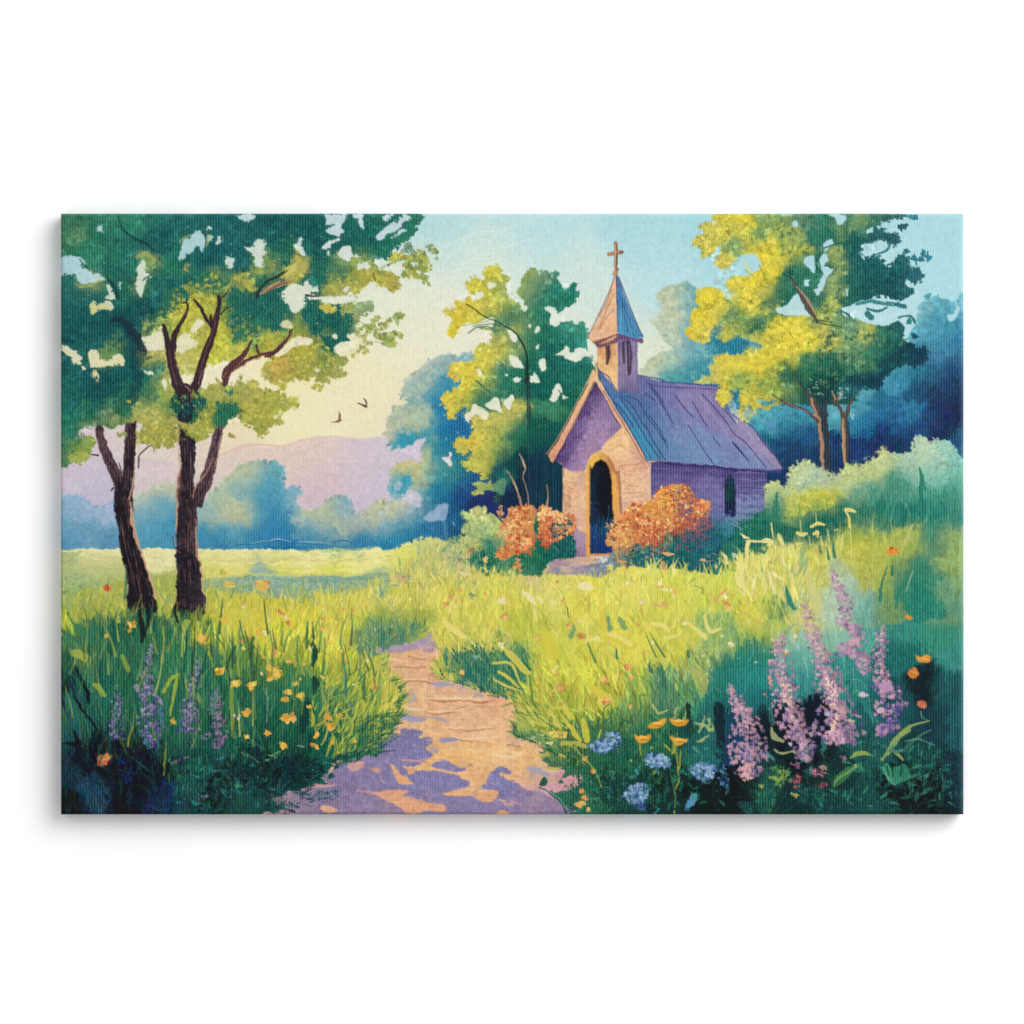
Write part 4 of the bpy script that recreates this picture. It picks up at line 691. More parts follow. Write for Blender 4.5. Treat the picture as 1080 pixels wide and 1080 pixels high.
# ---- bank of pale bushes and tall grass on the right ------------------------
BANK = Field('''H 150,390,b9c37c 120,430,a3b878 190,400,a9bc80 250,310,b5c48c 290,290,b9c78c 230,370,b3c488 280,380,a0bca0 330,330,9fbca0 370,350,a3bc9c 400,350,a9ac90 430,340,b5bd78 480,310,b0bf74 450,390,aabf80 520,330,a9bd7c 560,300,b0c07c 620,250,bcc480 600,320,b0be74 640,290,a9bd84 700,270,a0c094 780,200,a6c8a8 800,240,b0c498 850,210,a3c7a4 900,220,8fc4b8 940,250,79b8ac 980,300,7cbcac 850,280,92c0a4 760,290,96bf9c
H 320,420,c0c23c 400,420,b3b94c 260,450,bcc048 220,490,b0b850 380,450,bcbe3c 300,470,b0b74c 200,450,a9b860 160,450,4a9070 150,500,3a8468 130,560,2f7460 240,510,5f9c60 300,520,2f7464 400,520,26685e 350,480,4f8c5c 480,440,5a9c70 450,480,2f7464 530,420,6fa878 560,400,6fac88 600,400,469078 660,350,4a9478 620,350,8fb880 540,500,2c7464 600,480,2c7c6c
H 700,340,5fa488 750,330,86bc9c 700,400,4a9880 760,400,5aa088 800,350,7cb8a0 850,340,7cbca4 830,420,4a9c84 900,330,74b8a0 900,420,4a9a84 960,380,5aa894 960,460,4a9482 860,500,2f8474 780,500,2c7c70 700,500,2a786c 650,540,3a8470 560,560,6f9c5c 500,540,4a8c5c 930,520,3a8878 900,570,6fa068
H 480,590,a9b548 540,620,b3b844 420,620,bcc04c 600,600,a9b54c 680,600,a3b450 760,580,9aac54 790,640,8faa54 700,660,a3b04c 640,680,a9b34a 840,580,3f8c74 850,640,4f9468 900,620,86a45c 950,600,8faa64 960,700,86a85c 900,720,8aa95c 960,800,7ca860 900,830,6aa468 840,780,3f8f70 780,730,3c8a6c 750,850,2f8270 820,900,2f8474 960,900,5f9c70 700,720,6f9c54 620,740,a3ac4c 560,720,a6b04c
H 640,830,8aa84c 700,830,3f8868 640,900,6f9c58 560,800,a9ad50 500,700,b5b94c 450,760,a6ba8c 420,820,a9bca0 500,850,8cb59c 560,880,6fa898 380,880,a6c0a0 350,800,b9bd60 300,700,c0c04c 350,640,bdbd60 250,650,bcbd5c 250,760,c9c350 200,800,c3bf44 300,880,bcbd70 150,850,6f9c50 100,780,cdc550 50,740,d4c95c 100,700,cdc55c 200,720,c9c24c 60,850,c9c540 150,660,b9bd60
H 30,620,2c7464 100,580,2a705c 200,600,26685c 300,600,2a6c5c 50,680,3a7c60 400,590,2f7460 350,560,24645a 60,530,2f7c60''', r=9, warp=2.5, tex=.03)
fill('''H -100,700 -40,600 0,560 20,545 50,540 70,515 95,500 112,480 115,380 150,358 185,380 205,395 210,330 240,290 290,268 320,300 350,312 400,335 430,325 450,300 480,285 525,300 545,285 600,250 605,225 625,215 655,240 690,235 755,240 760,185 790,165 830,192 850,175 900,185 940,220 985,270 1010,280 1010,700 1010,914 L 1000,20 400,100 0,80 H 0,800 -60,720''', BANK, 1.4, leaves=(260, 1.9, 1.1))
dabs('H -60,620 0,530 60,500 110,480 120,560 100,640 0,680', 110, 2.2, '2c7464 2a6c5c 3a8468 236458 2f7c60 1f5c5c', a=.6)
for _ in range(700):
    x, y = rng.uniform(830, 1016), rng.uniform(465, 660)
    i, j = int((y - PY0) * RS), int((x - PX0) * RS); j = min(j, W - 1)
    if y < 640 - (x - 830) * .8 and y < 520: continue
    c = img[i, j] * rng.choice([.9, .96, 1.05, 1.12]); blade(x, y + 5, rng.uniform(8, 26), rng.normal(.05, .15), rng.normal(0, .3), rng.uniform(1, 2.6), np.clip(c, 0, 1), .45)
dabs('H 210,330 290,270 420,330 480,290 620,220 640,300 540,380 430,400 230,400', 190, 1.8, 'bcc68c a9c090 b3bf74 9cbaa0 c0c684 a0b878', a=.6)
dabs('H 200,440 300,400 430,390 400,470 220,520', 80, 1.8, 'c3c23c bdbc44 ccc83c a9b34c', a=.6)
dabs('H 760,190 900,180 960,240 900,300 760,300', 70, 2.2, 'a9c8a8 96c4ac 86bcac b0c89c', a=.45)
lines('H 160,410,8 155,470,20 150,520,30', '3a8468', .9, rough=.6)
lines('H 200,340,3 205,325,5|H 290,268,3 285,262,4|H 765,190,8 762,170,5|H 790,185,8 788,160,4|H 620,222,8 615,212,4', 'b5c896', .9)
lines('H 665,310,8 660,360,26 650,420,30|H 715,350,5 722,400,24|H 640,370,5 645,420,24|H 690,340,5 695,400,22', '4a9478', .7, rough=.8)
lines('H 785,300,5 793,350,14 790,400,16 795,470,10|H 800,330,3 808,400,8', '2f7c6c', .85, rough=.4)
lines('H 780,310,3 778,380,4', '8fc0a4', .6)
grass('H 560,400 985,420 985,560 560,560', 90, 16, 1.6, '2f7c6c 3f8c78 5aa088 26706a 6fae90', spread=.12, a=.45)
lines('H 460,490,8 475,520,9 478,560,10', 'd4c96c', .95); lines('H 460,484,12 480,484,16 500,495,8', 'dcc868', .95, rough=.4)
lines('H 310,556,10 335,546,14 368,550,8|H 245,585,12 265,592,18 293,590,8|H 320,590,9 335,580,12 338,600,8', 'd4ca6c', .95, rough=.5)
lines('H 135,540,3 140,590,4|H 262,530,3 265,580,4|H 330,500,3 333,548,3|H 380,570,3 390,620,5|H 165,590,5 180,640,9 190,680,10|H 300,600,4 305,640,5|H 350,600,4 360,640,6|H 410,575,4 425,570,5|H 430,600,3 420,640,4|H 200,660,6 230,640,8 270,630,5', 'd9d184', .85)
lines('H 755,548,5 740,580,7 710,650,5 700,690,3', 'c0b46c', .85, rough=.3); lines('H 655,520,3 665,580,5 675,600,4|H 590,480,3 575,560,4|H 690,560,4 685,590,4|H 680,590,12 690,600,6', 'b0b460', .7)
lines('H 755,750,3 740,790,5 725,840,3', '9cc48c', .8)
lines('H 15,600,10 30,625,14 25,680,12 22,760,12|H 30,622,7 100,625,7 130,625,6|H 110,615,10 135,625,16 110,650,8|H 0,590,4 20,610,6', 'dcd288', .95, rough=.4)
lines('H 380,650,5 385,700,9|H 408,630,8 412,690,13|H 345,640,5 350,670,8|H 640,735,5 620,800,9 610,880,12|H 665,730,8 662,765,14|H 205,820,6 210,870,18 235,914,18|H 720,780,4 690,860,6 680,914,8', '2f8068', .85, rough=.4)
lines('H 285,690,16 290,750,24 310,820,28 335,880,30 350,914,30', 'c0c078', .8, rough=.8); lines('H 235,670,5 232,730,12|H 330,690,8 345,720,12|H 390,640,5 400,700,6|H 480,560,4 485,690,5|H 450,590,8 440,660,8', 'dbd47c', .6, rough=.4)
arcs('H 210,330 290,270 420,330 620,220 900,180 960,300 640,330 430,400 230,480', 160, 3, .84)
# ---- meadow in front of the chapel ------------------------------------------
TEALS = Field('F 0,800,86ae96 100,790,8fb29c 200,800,84a896 300,820,7aa494 400,790,86ab90 500,775,93b088 600,765,a9b478 100,840,84a890 350,850,86a884 E 700,790,a3b684 800,800,93b088 900,800,86ac90 1000,790,8ab09a 1080,820,84aa94 120,800,93b07c 300,790,a3b474 200,830,8aac78', r=14, tex=.04)
fill('E 700,800 850,775 1000,772 F 60,776 200,770 330,776 450,764 600,758 640,768 560,790 430,830 360,858 250,850 150,866 0,872 E 1000,850 900,850 800,830', TEALS, 1.2, 2, .85, soft=3)
fill('E 95,775 250,770 380,765 385,800 250,830 95,845', TEALS, 1.5, 2, .5, soft=4)
lines('F 0,770,6 150,764,8 330,770,6 480,758,6|E 720,770,6 900,768,8 1070,766,6', 'c9cc58', .7, rough=.8); lines('F 40,790,6 200,795,8 350,800,6|F 120,830,6 260,825,8|F 300,785,5 480,785,6', '6f9c94', .55, rough=.8)
grass('Z 410,600 470,585 500,600 560,610 640,606 700,608 760,600 800,585 850,570 850,640 700,660 420,660', 1500, 12, 1.5, MEADOW, spread=.3, a=.75, amt=.07)
grass('Z 420,590 540,600 560,612 480,620 400,612', 180, 8, 1.6, 'd0cc5c c3bf58 a9b45c d4c878 8fac70 b9bb60', a=.7)
grass('Z 440,575 490,570 500,600 430,610', 160, 7, 1.5, 'c0c060 a9b878 d0c870 8fb088 b4ba68 d4c884', a=.7)
grass('V 0,760 300,800 480,840 620,760 700,720 850,700 1080,640 1080,760 0,840', 150, 13, 1.9, 'd0cf60 dcd888 c3c850 a9b850 d4d070', lean=.05, spread=.2, a=.9)
grass('Z 575,606 690,606 690,616 575,616', 70, 7, 1.5, 'd0cb5c c9c74c dcd478 b0b858', a=.85)
grass('Z 64,630 100,625 200,630 300,628 400,622 420,660 300,670 64,660', 700, 13, 1.5, MEADOW, spread=.3, a=.75, amt=.08)
grass('E 100,800 560,800 1080,830 F 400,820 560,780 600,914 E 1080,914 100,914', 260, 9, 1.3, 'b9bc4c 8fb068 c9c448 6fa070 a9b458 d4c868 7fac8c', a=.75)
grass('F 440,790 700,760 1080,800 1080,914 300,914', 330, 10, 1.5, 'd4cf54 c9c744 dcd470 b9bd48 d8c868 a3b050', a=.7)
grass('Z 470,620 840,610 860,660 780,690 640,700 540,690 470,665', 1100, 16, 1.9, 'd0ca44 c3c240 b9bd48 dcd45c a9b548 cfc858 d8d070 9fb048', lean=-.05, spread=.35, a=.5, local=.45)
grass('Z 560,690 640,690 760,700 740,760 600,770 550,730', 520, 17, 2.0, MEADOW, lean=-.35, spread=.35, a=.8, amt=.1, up=.6)
grass('V 640,780 720,700 1080,640 1080,1000 700,1000', 240, 16, 2.2, 'dcd48c c9c64c d4cf60 e0d89c bcbf4c d0c870', lean=-.05, spread=.3, a=.6)
lines('V 700,580,18 730,600,20 725,660,20 718,760,18 720,850,8|V 745,605,9 800,612,10 850,610,10|V 830,600,12 870,590,18 900,600,14 890,630,10|V 640,700,10 670,750,16 680,830,24 690,900,22 715,955,8|V 540,690,10 565,710,26 580,760,24|V 935,560,4 950,590,20 985,630,16|V 895,480,8 898,530,8 910,590,5|V 945,545,5 965,590,8 980,640,10', 'd9d080', .92, rough=.5)
lines('V 610,480,2 690,520,4|V 615,630,2 680,690,4|V 640,470,2 680,525,4', '7fb0a8', .7); lines('V 690,560,10 700,580,8|V 720,575,7 735,583,6', 'e6dc9c', .9); line('V 712,590,8 730,592,8', '4a4a50', .8)
dab(*pts('V 632,705')[0], 2.6, 2.4, 0, rgb('a9c49c')); lines('V 760,650,4 790,690,5 800,700,3|V 770,660,24 840,680,20|V 860,650,20 840,690,10', '2f7c64', .7, rough=.6)
lines('V 905,830,14 940,855,22 970,870,10|V 870,820,12 900,900,10 930,980,8', 'e6dca4', .8, rough=.4); lines('V 640,840,20 660,900,24 710,960,10', 'e0d894', .6, rough=.6)
lines('V 125,688,14 160,695,26 200,697,10|V 395,740,16 420,742,22', 'dca468', .95, rough=.4); lines('V 125,760,30 135,800,30|V 55,1050,16 100,1060,10|V 110,1060,18 155,1050,20', 'd8a06c', .8, rough=.8)
lines('V 440,700,6 455,720,5|V 480,690,4 500,700,8|V 430,750,4 480,740,6', 'c08c84', .8); lines('V 480,790,16 500,830,26 530,780,14|V 320,700,5 350,780,6', '2a7464', .8, rough=.4)
lines('V 455,980,4 480,1010,5 475,1060,5|V 460,975,4 500,1010,6 540,975,10|V 490,1040,8 530,990,10 580,945,16', 'dc9464', .9, rough=.4); lines('V 555,1040,24 585,1060,26 600,1080,16', 'd88a4c', .9, rough=1)
lines('V 1000,920,10 1010,980,30 1030,1040,34 1055,1080,24', '3a8a6c', .95, rough=.5); lines('V 310,900,3 330,885,5 350,870,3|V 350,920,2 420,950,3|V 620,980,3 680,1050,3', '5f9c6c', .7)
lines('G 370,820,12 400,815,30 430,830,14|G 130,845,12 160,870,26 185,900,8|G 195,870,12 215,885,14|G 25,885,12 45,880,22|G 250,885,12 270,888,12', 'e2d4a4', .85, rough=.6)
bloom('G 280,800,18 300,880,12 740,820,18 740,890,14 715,820,10', 'd89a5c e0a870 d4885c')
dabs('G 140,770 210,770 190,830 130,820', 22, 1.3, 'd8b088 c9a080 dcb89c', a=.7); dabs('N 440,650 700,700 600,860 400,860', 50, 1.5, 'd8c088 d4b080 8fb088 c9b474', a=.6)
dabs('N 490,970 580,930 590,1040 500,1040', 26, 1.4, 'cf9058 d8a060 c88850', a=.8); dabs('N 80,840 180,860 190,910 100,890', 16, 1.3, 'dcb08c d89c84 cf8c70', a=.85)
dabs('N 0,860 240,850 230,940 0,930', 30, 1.6, '6f9498 7fa088 8fa0a0 5f8c98', asp=.3, ang=.2, a=.6); dabs('N 640,970 680,990 680,1020 640,1010', 8, 1.4, '6f9c80 5f8c74', a=.8)
lines('N 540,1000,3 520,1070,6|N 560,820,8 600,840,20 640,840,10|N 850,1020,16 880,1040,26 900,1040,14', 'e0cca0', .8, rough=.4)
# ---- path ---------------------------------------------------------------
PATH = Field('''J 540,190,b394a8 600,175,ae90aa 700,140,b093ae 740,120,a88cac 560,220,d9a880 620,220,dca884 700,200,dca490 600,260,d9a88c 700,280,dfa888 740,250,dfa07c 650,310,d8a488 560,290,cbb088
J 750,330,c8989c 800,340,dca888 860,335,b89ab0 620,350,d4a88c 700,370,e0b490 800,370,dcab8c 900,370,dcaa90 620,390,b598a8 640,430,d4a880 700,430,e0a888 800,410,dcaa8c 950,400,dca48c 1020,420,d89484 900,440,e2b090 800,470,dcb094 640,470,a89ab8 700,480,dcb080 770,490,dfa884 850,500,e0b49c 950,480,dfae98 1040,480,dfa890
J 580,515,dcaa80 650,500,dcb488 720,520,e0b488 820,540,dfa88c 920,550,e0b494 1020,540,e2b890 740,590,e0ac74 820,600,e0b484 900,610,e4b078 1000,600,e2ac7c 860,650,e4b070 780,650,e4b06c 960,640,e4b67c 1050,640,ead09c 1000,690,dfac84 1060,680,e0a888 940,740,e0ac7c
K 30,370,dfa88c 60,430,dca884 20,480,e2b08c 90,490,dfac84 60,520,e0ae84 100,560,d8a888 30,560,e4b48c 150,600,dfae78 200,620,dcac84 60,600,e0b890 30,640,e8cc8c 100,640,e4b47c 180,660,e4b078 130,690,e2b078 220,680,cfac88 120,740,e0a884 180,720,b09ab0 240,740,c09aa4 200,770,dca088 300,770,cf949c 350,750,d890a0 270,800,c896a4 200,800,b094b0 130,770,d8a494''', r=7, warp=2, tex=.03)
fill('''J 470,178 560,165 640,152 700,125 765,98 735,135 765,180 750,230 735,270 760,300 830,322 900,345 960,365 1080,390 K 60,375 110,400 130,420 115,460 90,500 80,560 150,575 230,590 245,620 215,640 250,680 320,700 300,740 380,728 385,770 330,800 250,800 300,850 270,920 J 0,920 30,890 100,870 30,830 200,780 290,760 240,745 330,670 400,645 490,640 495,615 445,590 500,560 545,540 540,510 590,480 580,420 600,370 580,330 540,300 515,250 525,225 510,200''', PATH, 1.3, 2)
fill('J 540,200 700,170 750,240 740,280 830,330 1080,395 K 100,430 90,540 60,600 220,620 200,660 290,760 J 1000,760 690,690 560,560 600,420 570,320 530,240', 'e2ac6c', 2, 2, .42, soft=4)
PSH = Field('J 600,580,857cae 500,650,8f82b0 420,700,8f7fae 350,780,8c7aa8 150,850,967ca2 60,850,a988a0 250,870,8f78a4 640,610,857eb4 740,730,8a82b6 640,750,8a80b4 560,720,8c80b0 800,740,8a82b8 820,690,8e84b4 700,860,9280ac 560,860,967ea8 400,870,9480ac 800,850,8d7fae 900,860,8f82b2 1000,780,8a82b6 1000,850,937fae 1040,740,8580b4 K 50,780,8b80b6 120,820,917fae 180,850,a082a8 220,880,957ca8 60,860,937fae 30,720,8c84b4', r=9, warp=1.5, tex=.03)
fill('J 0,920 30,895 100,870 30,830 190,785 290,765 245,745 300,700 330,672 420,648 490,640 490,612 450,590 500,560 590,545 590,530 650,525 690,540 665,560 730,572 725,590 700,600 710,620 740,640 700,665 650,690 600,690 620,700 720,712 810,720 880,740 900,770 870,790 800,800 770,820 860,820 930,820 1000,790 1010,760 1080,765 K 40,740 100,760 135,790 180,800 240,820 300,850 270,920', PSH, .9, 2)
fill('J 730,680 770,663 860,675 900,690 850,715 780,705 735,700', PSH, .6); fill('J 940,760 1000,700 1040,690 1080,720 K 20,720 60,745 J 1080,790 960,790', PSH, .8)
fill('J 590,375 650,370 660,395 620,415 590,400', 'a896b4', .9, a=.8); fill('J 575,470 640,465 700,480 680,500 600,490', 'a296b8', .8, a=.9); fill('J 745,575 790,565 850,572 800,585 760,588', '9a90b4', .6)
fill('J 480,178 560,168 650,150 740,108 720,140 640,180 540,195', 'a58fb0', .8, a=.8)
lines('J 730,330,16 780,335,20 860,325,14 930,335,10|J 920,378,20 950,380,10|J 710,480,6 740,475,10 790,495,8|J 720,610,12 750,625,20|J 600,440,5 640,455,8|K 160,700,16 200,710,24 240,730,14', '9f9ab8', .8, rough=.8)
fill('J 480,805 530,795 600,790 620,800 600,815 660,835 720,850 790,865 770,890 700,885 640,900 600,880 550,850 500,825', 'dfa078', .6)
for s in ('J 545,680 575,700 590,725 625,745 645,770 610,770 575,745 560,715', 'J 780,815 850,795 910,800 925,780 900,760 850,740 870,720 920,700 980,700 960,760 930,790 900,810 860,825', 'J 925,815 980,795 1010,800 1000,840 950,845 920,830', 'J 240,870 275,865 312,880 300,892 250,888', 'J 360,680 400,665 430,680 420,700 380,715', 'J 450,700 480,695 512,705 490,722', 'J 690,690 740,650 800,640 860,660 900,690 980,690 960,710 900,700 850,690 770,660 700,705'):
    fill(s, Field('J 560,720,dca478 620,760,dfa470 850,800,e0a674 940,760,e0a870 970,820,dca070 270,880,dca484 390,690,d09894 480,705,cf9484 800,650,e4ae6c 740,680,e0aa74 900,700,dfa878', r=9), .7)
for s in ('J 635,712', 'J 590,752', 'J 1048,900', 'J 1030,895', 'K 45,900', 'K 5,815'):
    x, y = pts(s)[0]; dab(x, y, 4, 3, 0, rgb('e0a070'))
lines('J 1030,840,6 1050,855,8 1080,862,6 K 60,850,7 120,855,5|K 30,835,8 50,845,6|J 190,780,4 230,775,14 300,775,6|J 600,662,8 660,665,7 720,655,5|J 500,735,4 520,760,8|J 295,680,16 310,690,12|J 370,640,12 385,650,8|J 400,795,5 480,805,8', 'd09a9c', .85, rough=.6)
lines('J 600,322,4 680,320,6 730,330,4|J 705,398,4 770,408,7 870,405,5 950,412,8 1000,402,4|J 700,460,4 780,462,6 860,432,6 960,425,4|J 620,210,3 700,225,4|J 850,575,5 900,585,5|J 560,255,3 650,262,4 700,255,3|J 800,530,3 900,535,4 1000,525,3|J 705,292,5 745,296,4|K 60,595,6 120,605,4', 'b57860', .8, rough=.5)
lines('J 690,395,4 800,395,6 940,398,5|J 710,450,4 820,446,6 920,420,4|J 600,312,4 700,312,5|J 600,425,8 640,440,12 690,440,6|J 820,560,4 900,570,6 1020,560,4|J 860,620,4 960,620,6|J 990,645,6 1080,645,10 K 60,645,10 120,640,5|J 760,520,5 850,520,6|J 540,225,6 600,230,6', 'edc9a0', .75, rough=.5)
lines('J 540,225,5 540,205,6 620,205,8 660,200,5|J 600,400,5 590,430,6 640,460,8|J 740,480,6 720,500,8', 'd8b05c', .7, rough=.5)
for _ in range(420):
    x, y = rng.uniform(390, 590), rng.uniform(690, 856)
    i, j = int((y - PY0) * RS), int((x - PX0) * RS); c = img[i, j]
    if c[0] < .75 or c[2] > .66 or c[0] - c[2] < .12: continue
    k = rng.choice([.92, 1.05, 1.08]); stroke(np.array([[x - rng.uniform(4, 12), y + rng.normal(0, 1), .5], [x, y, rng.uniform(.7, 1.8)], [x + rng.uniform(4, 12), y + rng.normal(0, 1), .5]]), np.clip(c * k, 0, 1), .5)

# ---- the two dark trees on the left ----------------------------------------
DARK = Field('E 300,100,4a3840 280,200,5f4a50 330,300,4a3a44 400,100,3a2c38 400,250,30262e 380,400,2c2430 380,500,262028 400,620,221e26 430,750,201c22 450,860,221e24 640,150,2a2630 640,300,2c2530 650,450,28222c 650,560,2a242c 645,700,26202a 650,850,221c24 780,180,5a4450 750,300,54404c 720,400,4a3844 690,480,3a2e38 690,620,5a4650 720,860,453a48', r=12, warp=1.5, tex=.1)
LIMB = '33262f'
def trunk(spec, rough=.7):
    p = pts(spec); p = curve(p, 6)
    n = np.gradient(p[:, :2], axis=0); n = np.c_[-n[:, 1], n[:, 0]] / (np.hypot(n[:, 0], n[:, 1])[:, None] + 1e-9)
    out = np.vstack([p[:, :2] + n * p[:, 2:] / 2, (p[:, :2] - n * p[:, 2:] / 2)[::-1]])
    fill(out, DARK, rough, 0)
    for k in range(int(p[:, 2].mean() * 5)):         # streaks of bark along the limb
        i = rng.integers(0, len(p) - 4); m = rng.integers(3, min(9, len(p) - i) + 0) if len(p) - i > 4 else 3
        o = rng.uniform(-.46, .46); q = p[i:i + m, :2] + n[i:i + m] * p[i:i + m, 2:] * o
        c = rgb(rng.choice(['5f4a54', '7a5c60', '15131a', '8a6868', '1b1820', '4a3a48', '6a5468', '9a7868', '80604c']))
        stroke(np.c_[q, np.linspace(rng.uniform(.6, 1.5), .4, len(q))], c, .62, grain=.4)
trunk('E 250,20,30 262,80,28 268,150,38 290,220,42 320,290,46 345,340,50 365,400,56 372,440,66')
trunk('E 415,20,40 408,100,46 405,180,50 400,260,50 395,340,52 388,400,56 380,440,70')
trunk('E 370,400,70 372,460,80 382,540,74 395,620,78 415,700,88 435,780,100 450,860,112 455,914,130 I 452,30,90 440,110,50 450,150,10', 1)
trunk('E 635,60,64 648,140,68 655,220,62 655,300,60 650,380,72 652,440,88 655,520,88 650,600,92 652,680,100 660,760,108 664,840,118 668,914,130 I 640,20,110 650,60,40', 1)
trunk('E 795,110,36 785,170,40 770,240,46 750,310,50 730,370,54 705,420,56 690,470,56')
lines('E 440,300,5 445,250,6 470,220,5 500,200,4|E 365,320,5 355,280,4|E 265,245,8 225,240,3', '4a3638', .9, rough=.4)
PEACH = 'd0a080'
lines('E 400,450,6 410,500,12 420,560,16 430,610,15 445,660,9 470,720,8 500,800,9 515,870,10|E 420,330,5 412,380,7 402,440,6', PEACH, .9, rough=.7)
lines('E 612,150,4 615,220,5 622,290,7 618,360,10 610,440,10 608,520,9 605,580,8|E 690,560,6 695,620,9 700,690,9 720,760,8 722,830,8 735,860,8', PEACH, .85, rough=.7, grain=.3)
lines('E 800,150,6 790,240,6 770,300,4|E 770,260,4 730,330,6 690,390,8 680,430,7|E 690,520,5 700,580,6|E 595,600,5 600,640,4|E 600,655,4 615,670,5', 'b98a7a', .75, rough=.6)
lines('E 628,300,5 628,380,7 622,460,6|E 310,250,5 340,300,6|E 270,130,5 285,200,6|E 415,120,4 418,200,5', 'a0706a', .5, rough=.8, grain=.4)
lines('E 590,600,6 595,650,5|E 385,730,4 385,800,8 380,870,10', '2a6a70', .6)
lines('E 330,390,8 320,400,5|E 590,130,4 610,125,5', '3a2c38', .9)
